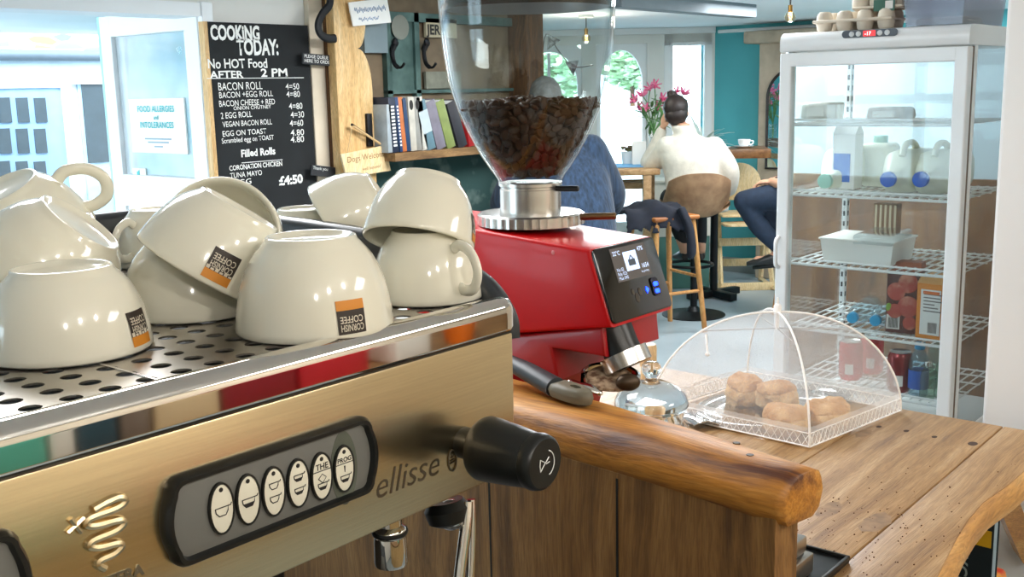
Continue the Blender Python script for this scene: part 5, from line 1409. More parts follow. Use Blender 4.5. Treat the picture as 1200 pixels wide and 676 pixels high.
# water bottles lying
WAT = glass('bottle_plastic', '#E2F2F8', refl=1.5, rough=.05, haze=.06)
CAPB = mat('cyan_cap', '#25A5DC', .4)
def bottle_prof(h, r): return [(0, 0), (r*.8, 0), (r, h*.03), (r, h*.30), (r*.93, h*.33), (r, h*.36), (r, h*.62), (r*.9, h*.72), (r*.55, h*.85), (r*.42, h*.88), (r*.42, h*.94)]
for px, py, lab in ((998, 382, 'clear water bottle lying with cyan cap forward, left of two'), (1025, 384, 'clear water bottle lying with cyan cap forward beside apple carton')):
    p = on(0, 2.84, px, py); r_ = .031; zc = SZ[3]+.004+r_
    o = thing('water_bottle', lab, 'bottle', (2.95, p.y, SZ[3]), group='water bottles lying in the fridge')
    m = axis_frame((2.84+.2, p.y+.02, zc), (-1, -.10 if px < 1010 else -.10, .0))
    MB().lathe(bottle_prof(.20, r_), 28, m).build('bottle', WAT, o, smooth=60)
    MB().cyl(m @ V((0, 0, .182)), m @ V((0, 0, .203)), .0150, n=20, bev=.002).build('cap', CAPB, o)
# cans and small bottles on the bottom shelf
CANR = mat('can_red', '#8E1A22', .25, .5, coat=.4); CANT = CHROME_B
for px, py, dx, lab, cm_ in ((1053, 468, 2.86, 'dark red drinks can right of net cover in the fridge', CANR), (996, 452, 2.90, 'bright red drinks can seen through the net cover, left', mat('can_bright', '#D8323A', .3, .3, coat=.4)), (1020, 455, 3.0, 'bright red drinks can behind its neighbour, seen through net', mat('can_bright', '#D8323A', .3, .3, coat=.4))):
    p = on(0, dx, px, py); z0 = SZ[4]+.004
    o = thing('drinks_can', lab, 'can', (dx, p.y, z0), group='drinks cans in the fridge')
    MB().lathe([(0, .004), (.022, .004), (.026, 0), (.0315, .008), (.033, .014), (.033, .096), (.0315, .103), (.0275, .110)], 32, T(dx, p.y, z0)).build('can', cm_, o, smooth=50)
    MB().lathe([(.0275, .110), (.0285, .1115), (.0275, .113), (.025, .1105), (.0, .1095)], 32, T(dx, p.y, z0)).build('lid', CANT, o, smooth=50)
    MB().lathe([(.0334, .02), (.0334, .05)], 8, T(dx, p.y, z0), a0=pi-.1, a1=pi+.6).build('white_panel', PAPER, o, smooth=50)
for px, dx, h, r_, capm, tint, lab in ((1075, 2.845, .145, .026, CAPB, '#CFE6F2', 'small water bottle with cyan cap and blue label on bottom shelf'), (1094, 2.95, .150, .022, CHROME_B, '#DDEFE9', 'clear bottle with silver cap at back behind the cyan-capped one'), (1103, 2.86, .125, .021, CHROME_B, '#CFE3D6', 'greenish glass bottle with silver cap near the door edge'), (1086, 2.83, .100, .020, CHROME_B, '#CFE3D6', 'short greenish bottle with silver cap at the front of bottom shelf'), (1108, 2.97, .150, .022, BLUEC, '#A9C6E6', 'bottle with dark blue cap beside the fridge door edge')):
    p = on(0, dx, px, 470); z0 = SZ[4]+.004
    o = thing('small_bottle', lab, 'bottle', (dx, p.y, z0), group='small bottles on the bottom fridge shelf')
    MB().lathe(bottle_prof(h, r_), 24, T(dx, p.y, z0)).build('bottle', glass('bottle_'+tint[1:], tint, refl=1.5, haze=.10, hazecol=tint), o, smooth=60)
    MB().cyl((dx, p.y, z0+h*.89), (dx, p.y, z0+h*1.02), r_*.52, n=18, bev=.0015).build('cap', capm, o)
    if capm is CAPB: MB().lathe([(r_+.0006, h*.15), (r_+.0006, h*.5)], 24, T(dx, p.y, z0)).build('label', mat('water_label', '#2E62C0', .5), o)
# upper shelf: added blocks standing in for reflections on the door glass
for px, w, h, c_, lab in ((960, .09, .05, '#D8D5CC', 'pale block added for a reflection, left on the top fridge shelf'), (1040, .10, .035, '#B9B0A6', 'flat block with dark red mark, added for a reflection on top fridge shelf')):
    p = on(0, 2.95, px, 134); z0 = SZ[0]+.004
    o = thing('reflection_block', lab, 'reflection block', (2.97, p.y, z0))
    mb = MB(); mb.bb((2.92, p.y-w/2, z0), (3.03, p.y+w/2, z0+h), .01, seg=3); mb.jitter(.006, 40); mb.build('pack', mat('pack_'+c_[1:], c_, .5, var=.2, scale=30), o, smooth=60)
    MB().bb((2.918, p.y-w*.3, z0+h*.25), (2.9195, p.y+w*.3, z0+h*.75)).build('label', mat('pack_label', '#A05048' if 'red' in lab else '#E9E7E0', .6), o, smooth=0)
# on top of the fridge
EGGP = mat('egg_box_pulp', '#D9CDBB', .85, var=.08, scale=20, bump=.3)
p0 = on(0, 2.80, 955, 30); p1 = on(0, 2.80, 1048, 26); z0 = FT+.0
eg = thing('egg_boxes', 'stack of beige egg boxes with green label on top of the fridge', 'egg box', (2.86, (p0.y+p1.y)/2, z0))
ya, yb_ = p1.y, p0.y
mb = MB(); mb.bb((2.78, ya, z0+.022), (2.90, yb_, z0+.030), .003)
nD = 4
for i in range(nD):
    for j in range(2):
        y = yb_-.024-(yb_-ya-.048)*i/(nD-1); x = 2.808+.062*j
        mb.lathe([(.013, 0), (.019, .004), (.0225, .022)], 20, T(x, y, z0))
        hgt = .05+.012*i/(nD-1)
        mb.lathe([(.0215, .022), (.0215, .034), (.019, .046), (.013, .052), (0, .053)], 20, T(x, y, z0))
mb.build('lower_box', EGGP, eg, smooth=50)
mb = MB(); mb.bb((2.80, ya-.02, z0+.053), (2.92, ya+.115, z0+.060), .003)
for i in range(3):
    for j in range(2): mb.lathe([(.013, .05), (.019, .054), (.0225, .066), (.0225, .085), (.018, .10), (0, .104)], 20, T(2.83+.055*j, ya+.008+.047*i, z0))
mb.build('upper_box', EGGP, eg, smooth=50)
MB().bb((2.797, ya+.0, z0+.045), (2.799, ya+.055, z0+.074)).build('green_label', mat('egg_label_green', '#3F6B5C', .6), eg, smooth=0)
MB().bb((2.7955, ya+.004, z0+.050), (2.7965, ya+.024, z0+.070)).build('label_panel', PAPER, eg, smooth=0)
q0 = on(0, 2.80, 1058, 24); q1 = on(0, 2.80, 1178, 20)
cr_ = thing('plastic_crate', 'clear lilac plastic storage box on top of the fridge at right', 'storage box', (2.95, (q0.y+q1.y)/2, FT))
LIL = glass('lilac_plastic', '#D9D8E0', refl=1.4, rough=.08, haze=.22, hazecol='#9C9BAC')
ya, yb_ = FY0+.02, q0.y
mb = MB(); t_ = .003
lo_ = [(2.79, yb_-.012), (3.12, yb_-.012), (3.12, ya+.012), (2.79, ya+.012)]; hi_ = [(2.78, yb_), (3.13, yb_), (3.13, ya), (2.78, ya)]
mb.loft([[(x, y, FT+.001) for x, y in lo_], [(x, y, FT+.15) for x, y in hi_], [(x+(.004 if x < 3 else -.004), y+(.004 if y < 1 else -.004), FT+.15) for x, y in hi_], [(x+(.004 if x < 3 else -.004), y+(.004 if y < 1 else -.004), FT+.004) for x, y in lo_]]); mb.build('box', LIL, cr_, smooth=0)
mb = MB(); mb.box((2.90, (ya+yb_)/2, FT+.013), (.14, .13, .022), .010, seg=3); mb.jitter(.006, 30); mb.build('contents', mat('cloth_beige', '#A99A84', .8), cr_, smooth=60)
# ------------------------------------------------------------------ people
SKIN = mat('skin', '#D6A283', .55, var=.04, sss=.1)
def person_frame(base, yaw):
    """local x = person's right, y = forwards, z = up"""
    return T(*base) @ RZ(yaw)
def limb(mb, P, r, n=14, M=None, flat=1): 
    sp = spline(P, 4); rr = []
    for i in range(len(P)-1):
        for k in range(4): rr.append(r[i]+(r[i+1]-r[i])*k/4)
    rr.append(r[-1]); mb.tube(sp, rr, n, M, flat=flat); mb.ell(tuple(P[0]), r[0], M, 12, 8); mb.ell(tuple(P[-1]), r[-1], M, 12, 8)
def trunk(mb, rings, M, n=24):
    mb.loft([[(cx+rx*cos(a), cy+ry*sin(a), z) for a in [2*pi*k/n for k in range(n)]] for cx, cy, z, rx, ry in rings], M)
def head(mb, c, yaw, M, s_=1.0, pitch=0, roll=0):
    m = M @ T(*c) @ RZ(yaw) @ RX(pitch) @ RY(roll)
    mb.ell((0, 0, .02*s_), (.074*s_, .094*s_, .105*s_), m); mb.ell((0, .028*s_, -.045*s_), (.056*s_, .062*s_, .07*s_), m)
    mb.ell((0, .098*s_, -.012*s_), (.013*s_, .020*s_, .020*s_), m, 10, 8); mb.tube([V((0, .090, .025))*s_, V((0, .108, -.012))*s_], [.007*s_, .011*s_], 8, m)
    for s in (-1, 1):
        mb.ell((s*.076*s_, -.004*s_, -.004*s_), (.010*s_, .020*s_, .032*s_), m, 10, 8)
        mb.ell((s*.030*s_, .078*s_, .022*s_), (.016*s_, .014*s_, .010*s_), m, 10, 8)
    mb.ell((0, .083*s_, -.056*s_), (.024*s_, .012*s_, .009*s_), m, 10, 8)
    return m
def face_bits(m, par, s_=1.0):
    mb = MB()
    for s in (-1, 1): mb.ell((s*.030*s_, .090*s_, .020*s_), (.010*s_, .006*s_, .006*s_), m, 10, 8)
    mb.build('eyes', INK, par)
    mb = MB(); mb.ell((0, .0935*s_, -.056*s_), (.021*s_, .006*s_, .006*s_), m, 10, 8); mb.build('lips', mat('lips', '#B46A60', .5), par)
def hand(mb, w, d, up, M, side=1, curl=.5, s_=1.0):
    """palm with five separate bent fingers; w wrist, d finger direction, up = back of the hand"""
    d = V(d).normalized(); u = V(up); u = (u-d*u.dot(d)).normalized(); x = d.cross(u)*side; w = V(w)
    fr_ = lambda a, b, c: w+x*a*s_+d*b*s_+u*c*s_
    mb.tube([fr_(0, -.01, 0), fr_(.0, .02, 0), fr_(.002, .055, .003), fr_(.002, .085, 0)], [.026*s_, .033*s_, .040*s_, .036*s_], 12, M, flat=.42, hint=tuple(u))
    for a, L_ in ((-.030, .068), (-.010, .078), (.011, .073), (.030, .058)):
        c1 = curl*.7; p = fr_(a, .080, .002); P = [p]; ang = c1*.4
        for k, f in enumerate((.45, .32, .23)):
            ang += c1*.7; p = p+(d*cos(ang)-u*sin(ang))*L_*f*s_; P.append(p)
        mb.tube(P, [.0095*s_, .009*s_, .0082*s_, .007*s_], 8, M); mb.ell(tuple(P[-1]), .007*s_, M, 8, 6)
    P = [fr_(-.028, .015, -.004), fr_(-.050, .040, -.012), fr_(-.055, .066, -.020), fr_(-.050, .085, -.026)]
    mb.tube(P, [.014*s_, .012*s_, .010*s_, .008*s_], 8, M); mb.ell(tuple(P[-1]), .008*s_, M, 8, 6)
def shoe(mb, heel, d, M):
    d = V(d).normalized(); h = V(heel); s = d.cross(UP).normalized()
    rings = []
    for t, w, hh in ((-.03, .024, .05), (0, .034, .075), (.06, .036, .065), (.12, .042, .05), (.18, .042, .038), (.225, .026, .024)):
        c = h+d*t; up_v = s.cross(d)
        rings.append([tuple(c+s*(w*cos(a))+up_v*(hh*.5+hh*.5*max(-1, sin(a)*1.15) if True else 0)) for a in [2*pi*k/16 for k in range(16)]])
    mb.loft(rings, M)

YAW = TH-pi/2      # facing away from the camera
# woman in the cream sweater ------------------------------------------
WB = floor_at(811, 7.40, 0)
PM = person_frame(WB, YAW)
body = MB()
# (x right, y forward)
trunk(body, [(0, .0, .70, .15, .12), (0, 0, .78, .17, .13), (-.005, .03, .90, .145, .11), (-.01, .06, 1.05, .155, .11), (-.02, .07, 1.15, .165, .10), (-.03, .07, 1.20, .10, .075), (-.045, .085, 1.235, .052, .055), (-.06, .10, 1.30, .050, .052)], PM)
hm = None
hc_ = (-.095, .135, 1.365)
hmat_ = head(body, hc_, -.25, PM, .97, pitch=-.12, roll=-.12)
limb(body, [V((-.17, .07, 1.15)), V((-.25, .17, 1.02)), V((-.27, .23, 1.035))], [.05, .043, .04], M=PM)
limb(body, [V((-.27, .23, 1.035)), V((-.22, .21, 1.14)), V((-.185, .17, 1.265))], [.04, .036, .026], M=PM)
limb(body, [V((.14, .07, 1.14)), V((.24, .05, .98)), V((.255, .12, .86))], [.05, .043, .038], M=PM)
limb(body, [V((.255, .12, .86)), V((.235, .24, .80)), V((.20, .33, .80))], [.038, .032, .026], M=PM)
hand(body, (-.185, .17, 1.265), (.15, -.05, 1), (-1, -.2, .1), PM, -1, .6, .95)
hand(body, (.20, .33, .80), (-.35, 1, -.1), (.3, 0, 1), PM, 1, .6, .95)
for s in (-1, 1):
    limb(body, [V((s*.09, .02, .76)), V((s*.11, .22, .77)), V((s*.10, .40, .75))], [.085, .072, .055], M=PM)
    limb(body, [V((s*.10, .40, .75)), V((s*.085+.02, .34, .60)), V((s*.06+.05, .28, .40))], [.055, .05, .032], M=PM)
    limb(body, [V((s*.06+.05, .28, .40)), V((s*.06+.05, .33, .355)), V((s*.06+.05, .42, .345))], [.032, .03, .024], M=PM)
wo = remesh(body, .008, 4).build('person', SKIN)
wo.location = (0, 0, 0); tag(wo, 'seated person seen from behind in cream sweater with dark hair bun, leaning on elbow', 'person')
face_bits(hmat_, wo, .97)
SWEAT = mat('cream_knit', '#DCD6C8', .95, var=.06, scale=30, bump=.4, bscale=150, sheen=.3)
sw_ = MB()
trunk(sw_, [(.03, .02, .70, .215, .15), (.03, .02, .76, .22, .155), (.02, .03, .84, .20, .145), (0, .05, .95, .19, .135), (-.01, .055, 1.06, .205, .135), (-.015, .07, 1.14, .205, .12), (-.025, .072, 1.195, .135, .095), (-.04, .085, 1.225, .080, .078), (-.055, .095, 1.27, .082, .080), (-.06, .10, 1.285, .074, .072)], PM)
limb(sw_, [V((-.165, .07, 1.145)), V((-.25, .17, 1.02)), V((-.275, .235, 1.03))], [.075, .066, .058], M=PM)
limb(sw_, [V((-.275, .235, 1.03)), V((-.225, .21, 1.14)), V((-.192, .175, 1.245))], [.058, .050, .038], M=PM)
limb(sw_, [V((.15, .07, 1.13)), V((.25, .05, .98)), V((.265, .12, .85))], [.08, .072, .06], M=PM)
limb(sw_, [V((.265, .12, .85)), V((.24, .24, .80)), V((.21, .31, .80))], [.06, .045, .036], M=PM)
remesh(sw_, .011, 6).build('sweater', SWEAT, wo)
mb = MB()
m = hmat_
mb.ell((0, -.018, .035), (.086, .098, .094), m); mb.ell((0, -.045, -.015), (.078, .066, .068), m)
for v in mb.bm.verts: v.co += noise.noise_vector(v.co*45)*.006
mb.ell((-.015, -.030, .128), (.031, .031, .028), m)
for k in range(18):
    a = 2*pi*k/9; P = [m @ V((-.015+.027*cos(a+.35*i), -.030+.027*sin(a+.35*i), .108+.042*i/4*(1 if k < 9 else .6))) for i in range(5)]
    mb.tube(P, [.005, .006, .006, .005, .003], 6)
mb.build('hair', mat('dark_hair', '#2A1E1A', .5, var=.3, scale=50, stretch=(1, 1, .2)), wo, smooth=80)
LEG = mat('black_leggings', '#17181C', .8)
tr_ = MB()
for s in (-1, 1):
    limb(tr_, [V((s*.09, .0, .765)), V((s*.11, .22, .772)), V((s*.10, .405, .752))], [.105, .085, .064], M=PM)
    limb(tr_, [V((s*.10, .405, .752)), V((s*.085+.02, .345, .60)), V((s*.065+.045, .295, .46))], [.064, .058, .042], M=PM)
trunk(tr_, [(0, -.02, .70, .18, .14), (0, -.01, .80, .185, .15)], PM)
remesh(tr_, .012, 4).build('leggings', LEG, wo)
for s in (-1, 1):
    mb = MB(); shoe(mb, (s*.06+.05, .29, .325), (s*.1, 1, -.1), PM); mb.build('shoe', BLACK, wo, smooth=60)

# seat helpers ---------------------------------------------------------
LEATH = mat('tan_suede', '#8A6A4E', .7, var=.12, scale=12, col2='#A98765')
bs = thing('bucket_stool', 'brown suede bucket bar stool on a black pedestal under the person in cream', 'bar stool', tuple(WB+FW*(-.02)))
SM = person_frame(WB+FW*(-.06)+RT*.0, YAW)
# shell: seat pan curving up into the back
vs, fs = [], []
NU, NV2 = 18, 16
def shell(u, v, off):
    # u -1..1 across, v 0 front .. 1 top of back
    if v < .5:
        t = v/.5; y=.22-.38*t; z = .700+.035*(1-t)**2-.012*sin(pi*t); w = .205+.015*t
        wing = .035+.05*t
        p = V((u*w, y, z+wing*abs(u)**2.6)); n = V((0, .15*t, 1))
    else:
        t = (v-.5)/.5; a = t*pi/2
        y = -.16-.09*sin(a)-.02*t; z = .700+.29*t; w = .22+.005*t-.01*t*t
        p = V((u*w*(1-.06*t), y+.13*abs(u)**2.4*(1-.35*t), z+.085*abs(u)**2.6*(1-t)-.055*abs(u)**3*t)); n = V((0, 1, .35*(1-t)))
    return p+n.normalized()*off
for side in (0, 1):
    off = .012 if side else -.012
    for j in range(NV2+1):
        for i in range(NU+1): vs.append(tuple(shell(-1+2*i/NU, j/NV2, off)))
n1 = (NU+1)*(NV2+1)
for j in range(NV2):
    for i in range(NU):
        a = j*(NU+1)+i; fs += [(a, a+1, a+NU+2, a+NU+1), (n1+a, n1+a+NU+1, n1+a+NU+2, n1+a+1)]
for i in range(NU): 
    fs += [(i, n1+i, n1+i+1, i+1)]; a = NV2*(NU+1)+i; fs += [(a, a+1, n1+a+1, n1+a)]
for j in range(NV2):
    a = j*(NU+1); b2 = a+NU+1; fs += [(a, b2, n1+b2, n1+a)]; a += NU; b2 += NU; fs += [(a, n1+a, n1+b2, b2)]
MB().raw(vs, fs, SM).build('seat', LEATH, bs, smooth=60)
sx = SM @ V((0, 0, 0))
MB().cyl((sx.x, sx.y, .02), (sx.x, sx.y, .695), .024, n=20).build('pedestal', BLKMET, bs)
MB().lathe([(0, 0), (.215, 0), (.215, .006), (.16, .014), (.05, .03), (.03, .06), (0, .06)], 40, T(sx.x, sx.y, 0)).build('base', BLKMET, bs)
fr0 = SM @ V((0, .13, .34)); MB().tube([tuple(V((fr0.x, fr0.y, .33))+V((.15*cos(a), .15*sin(a), 0))) for a in [2*pi*k/28 for k in range(28)]], .011, 8, closed=True).tube([V((sx.x, sx.y, .34)), V((fr0.x, fr0.y, .33))], .011, 8).build('footrest', BLKMET, bs)

# wooden bar stools
OAK = wood('stool_oak', '#A8703A', '#C98F50', '#DDAE72', axis=2, scale=8, rough=.45, knots=False, bump=.05)
STAIN = wood('stool_seat_wood', '#8A4E22', '#B06C34', '#C98548', axis=0, scale=8, rough=.4, knots=False, bump=.05)
def stool(c, rz, label):
    o = thing('wooden_stool', label, 'bar stool', (c.x, c.y, 0), rz, group='wooden bar stools')
    MB().bb((-.17, -.17, .725), (.17, .17, .755), .012, seg=3).build('seat', STAIN, o, world=False)
    for sx_ in (-1, 1):
        for sy in (-1, 1): MB().cyl((sx_*.195, sy*.195, 0), (sx_*.135, sy*.135, .727), .017, .019, 10).build('leg', OAK, o, world=False)
    for k in range(4):
        a = k*pi/2; z = .27 if k % 2 else .36; e = .195-.06*z/.727
        p = V((e*cos(a)-e*sin(a), e*sin(a)+e*cos(a), z)); q = V((e*cos(a)+e*sin(a), e*sin(a)-e*cos(a), z)); MB().cyl(p, q, .011, n=8).build('stretcher', OAK, o, world=False)
    return o
SC_ = floor_at(776, 6.9, 0); stool(SC_, YAW+.45, 'wooden bar stool with reddish seat and a dark jacket over it')
# jacket over the stool
jk = MB()
jc0 = SC_+UP*.76
m = T(*jc0) @ RZ(YAW+.2)
rings = []
def fold(x, y):
    z = .045+.02*noise.noise(V((x*9, y*9, 1)))+.018*sin(x*18+y*7)
    d_ = max(abs(x+.04)-.19, 0)
    dy = max(-y-.17, 0)
    return z
vs, fs = [], []
NA, NB = 26, 16
for j in range(NB+1):
    for i in range(NA+1):
        u = i/NA; v = j/NB
        x = -.30+.46*u; y = -.22+.34*v
        z = .03+.05*sin(pi*min(1, max(0, u)))*sin(pi*v)+.018*sin(u*13+v*5)+.012*noise.noise(V((u*7, v*7, 2)))
        over = max(0, x-.09)
        if over > 0: z -= over*2.6*(.4+.9*(1-v)); x -= over*.35
        ov2 = max(0, -y-.15); z -= ov2*1.6; y += ov2*.3
        vs.append((x, y, z))
n1 = len(vs); vs += [(x, y, z-.022) for x, y, z in vs]
for j in range(NB):
    for i in range(NA):
        a = j*(NA+1)+i; fs += [(a, a+1, a+NA+2, a+NA+1), (n1+a, n1+a+NA+1, n1+a+NA+2, n1+a+1)]
for i in range(NA):
    fs += [(i, n1+i, n1+i+1, i+1)]; a = NB*(NA+1)+i; fs += [(a, a+1, n1+a+1, n1+a)]
for j in range(NB):
    a = j*(NA+1); b2 = a+NA+1; fs += [(a, b2, n1+b2, n1+a)]; a += NA; b2 += NA; fs += [(a, n1+a, n1+b2, b2)]
jk.raw(vs, fs, m); 
sl = [m @ V(p) for p in ((.06, -.16, .05), (.10, -.19, -.05), (.12, -.19, -.16), (.13, -.17, -.26))]
jk.tube(spline(sl, 4), [.045]*5+[.05]*4+[.055]*4, 12, flat=.5)
jo = remesh(jk, .010, 5).build('jacket', mat('navy_jacket', '#0E1322', .85, var=.2, scale=20))
tag(jo, 'dark navy jacket heaped over the wooden bar stool behind the grinder', 'jacket')

# person in the blue ribbed sweater -------------------------------------
BB = floor_at(668, 5.0, 0)
stool(BB+FW*.02, YAW, 'wooden bar stool hidden under the person in blue, behind the grinder')
PM2 = person_frame(BB, YAW+.15) @ SC(.9, .9, 1)
b2 = MB()
trunk(b2, [(0, 0, .74, .17, .13), (0, .0, .85, .17, .13), (0, .05, 1.0, .17, .12), (-.01, .11, 1.15, .18, .11), (-.02, .15, 1.26, .19, .10), (-.03, .17, 1.33, .10, .075), (-.03, .185, 1.36, .055, .058), (-.04, .21, 1.43, .052, .055)], PM2)
hm2 = head(b2, (-.06, .24, 1.475), .2, PM2, .95, pitch=-.3)
limb(b2, [V((-.19, .14, 1.26)), V((-.27, .20, 1.05)), V((-.26, .36, 1.02))], [.05, .045, .04], M=PM2); limb(b2, [V((-.26, .36, 1.02)), V((-.18, .48, 1.04)), V((-.10, .56, 1.05))], [.04, .035, .026], M=PM2)
limb(b2, [V((.16, .14, 1.26)), V((.27, .19, 1.05)), V((.26, .34, .99))], [.05, .045, .04], M=PM2); limb(b2, [V((.26, .34, .99)), V((.20, .46, 1.02)), V((.10, .55, 1.05))], [.04, .035, .026], M=PM2)
hand(b2, (-.10, .56, 1.05), (.5, 1, 0), (0, 0, 1), PM2, -1, .5); hand(b2, (.10, .55, 1.05), (-.5, 1, 0), (0, 0, 1), PM2, 1, .5)
for s in (-1, 1):
    limb(b2, [V((s*.10, .02, .80)), V((s*.13, .24, .80)), V((s*.13, .44, .78))], [.09, .078, .06], M=PM2)
    limb(b2, [V((s*.13, .44, .78)), V((s*.12, .40, .58)), V((s*.10, .36, .36))], [.06, .055, .034], M=PM2)
    limb(b2, [V((s*.10, .36, .36)), V((s*.10, .42, .32)), V((s*.10, .51, .31))], [.034, .03, .025], M=PM2)
bo_ = remesh(b2, .009, 4).build('person', SKIN); tag(bo_, 'seated person in chunky blue ribbed sweater seen from behind, partly hidden by the grinder', 'person')
face_bits(hm2, bo_, .95)
BLUEK = mat('blue_rib_knit', '#101E2E', .95, var=.25, scale=70, stretch=(1, 1, .06), bump=.7, bscale=70, sheen=.1, col2='#263C56', lo=.3, hi=.75)
s2 = MB()
trunk(s2, [(.0, -.03, .72, .235, .19), (.0, -.035, .80, .255, .21), (.0, -.01, .92, .25, .20), (0, .03, 1.05, .245, .18), (-.005, .08, 1.17, .235, .155), (-.01, .13, 1.26, .215, .125), (-.02, .155, 1.325, .13, .095), (-.03, .18, 1.355, .085, .08), (-.03, .19, 1.385, .078, .075)], PM2)
limb(s2, [V((-.17, .13, 1.25)), V((-.28, .19, 1.05)), V((-.27, .36, 1.01))], [.09, .08, .066], M=PM2); limb(s2, [V((-.27, .36, 1.01)), V((-.18, .48, 1.04)), V((-.12, .54, 1.05))], [.066, .052, .04], M=PM2)
limb(s2, [V((.15, .13, 1.25)), V((.26, .17, 1.06)), V((.27, .34, .98))], [.095, .088, .07], M=PM2); limb(s2, [V((.27, .34, .98)), V((.20, .46, 1.02)), V((.12, .53, 1.05))], [.07, .052, .04], M=PM2)
remesh(s2, .012, 6).build('sweater', BLUEK, bo_)
mb = MB(); mb.ell((0, -.018, .032), (.084, .098, .098), hm2); mb.ell((0, -.05, -.03), (.076, .058, .085), hm2)
for v in mb.bm.verts: v.co += noise.noise_vector(v.co*50)*.007
mb.build('hair', mat('grey_hair', '#5A5A58', .6, var=.3, scale=50), bo_, smooth=80)
t2 = MB()
for s in (-1, 1):
    limb(t2, [V((s*.10, .0, .81)), V((s*.13, .24, .80)), V((s*.13, .445, .78))], [.11, .09, .07], M=PM2); limb(t2, [V((s*.13, .445, .78)), V((s*.12, .40, .58)), V((s*.10, .365, .37))], [.07, .065, .05], M=PM2)
trunk(t2, [(0, -.02, .74, .19, .15), (0, -.01, .84, .19, .15)], PM2)
remesh(t2, .013, 4).build('trousers', mat('dark_jeans', '#20304A', .85), bo_)
for s in (-1, 1): mb = MB(); shoe(mb, (s*.10, .36, .285), (0, 1, -.05), PM2); mb.build('shoe', BLACK, bo_, smooth=60)

# person at the right, mostly behind the fridge -------------------------
MBs = floor_at(955, 7.15, 0)
stool(MBs, YAW+.3, 'wooden bar stool under the person in jeans, hidden behind the fridge')
PM3 = person_frame(MBs, YAW+1.25)     # facing left, slightly away
b3 = MB()
trunk(b3, [(0, 0, .74, .165, .12), (0, 0, .85, .165, .12), (0, -.01, 1.0, .165, .115), (0, 0, 1.15, .185, .11), (0, .0, 1.26, .19, .10), (0, .0, 1.33, .10, .075), (0, .01, 1.36, .055, .058), (0, .02, 1.43, .053, .056)], PM3)
hm3 = head(b3, (0, .04, 1.49), 0, PM3)
limb(b3, [V((-.19, 0, 1.25)), V((-.25, .02, 1.02)), V((-.24, .10, .94))], [.052, .046, .042], M=PM3); limb(b3, [V((-.24, .10, .94)), V((-.20, .22, .92)), V((-.13, .29, .925))], [.042, .036, .027], M=PM3)
limb(b3, [V((.19, 0, 1.25)), V((.25, .02, 1.02)), V((.24, .10, .94))], [.052, .046, .042], M=PM3); limb(b3, [V((.24, .10, .94)), V((.16, .22, .92)), V((.09, .29, .91))], [.042, .036, .027], M=PM3)
hand(b3, (-.13, .29, .925), (.25, 1, -.15), (0, .2, 1), PM3, -1, .6); hand(b3, (.09, .29, .91), (-.2, 1, -.15), (0, .2, 1), PM3, 1, .6)
LG3 = {-1: [V((-.10, .02, .80)), V((-.12, .26, .82)), V((-.12, .46, .79)), V((-.11, .36, .62)), V((-.10, .22, .46)), V((-.10, .30, .41)), V((-.10, .38, .40))], 1: [V((.10, .02, .80)), V((.13, .20, .80)), V((.14, .36, .77)), V((.13, .28, .58)), V((.12, .20, .40)), V((.12, .28, .36)), V((.12, .36, .35))]}
for s in (-1, 1):
    P = LG3[s]; limb(b3, P[:3], [.09, .078, .06], M=PM3); limb(b3, P[2:5], [.06, .055, .034], M=PM3); limb(b3, P[4:], [.034, .03, .025], M=PM3)
mo = remesh(b3, .009, 4).build('person', SKIN); tag(mo, 'person in dark jacket and jeans sitting sideways, cut off by the fridge edge', 'person')
face_bits(hm3, mo)
s3 = MB()
trunk(s3, [(0, -.01, .74, .20, .15), (0, -.01, .85, .20, .15), (0, -.01, 1.0, .195, .14), (0, 0, 1.15, .205, .13), (0, 0, 1.26, .20, .115), (0, 0, 1.33, .12, .09), (0, .01, 1.37, .075, .075)], PM3)
for s in (-1, 1):
    limb(s3, [V((s*.17, 0, 1.25)), V((s*.25, .02, 1.02)), V((s*.245, .10, .94))], [.08, .07, .06], M=PM3); limb(s3, [V((s*.245, .10, .94)), V((s*.18, .21, .92)), V((s*.15, .25, .92))], [.06, .05, .042], M=PM3)
remesh(s3, .012, 5).build('jacket', mat('black_jacket', '#14161C', .8, var=.2), mo)
t3 = MB(); trunk(t3, [(0, -.02, .74, .18, .14), (0, -.01, .84, .18, .14)], PM3)
for s in (-1, 1):
    P = LG3[s]; limb(t3, [P[0]+V((0, -.02, .01)), P[1], P[2]+V((0, .005, 0))], [.11, .092, .074], M=PM3); limb(t3, [P[2]+V((0, .005, 0)), P[3], P[4]+V((0, .01, .02))], [.074, .066, .048], M=PM3)
remesh(t3, .012, 4).build('jeans', mat('blue_jeans', '#1D2C40', .85, var=.15, scale=30), mo)
mb = MB(); mb.ell((0, -.018, .032), (.082, .098, .096), hm3); mb.build('hair', mat('brown_hair', '#3A2A20', .6), mo)
for s in (-1, 1): mb = MB(); P = LG3[s]; shoe(mb, tuple(P[4]+V((0, .0, -.075))), (0, 1, -.12), PM3); mb.build('shoe', BLACK, mo, smooth=60)
# ------------------------------------------------------------------ far seating area
TW = wood('bar_table_oak', '#5A3A20', '#7C5430', '#94683E', axis=1, scale=8, rough=.4, coat=.2)
def fbox(mb, c, sx, sy, sz, bev=.003, yaw=0):
    mb.box((0, 0, 0), (sx, sy, sz), bev, T(*c) @ RZ(TH-pi/2+yaw)); return mb
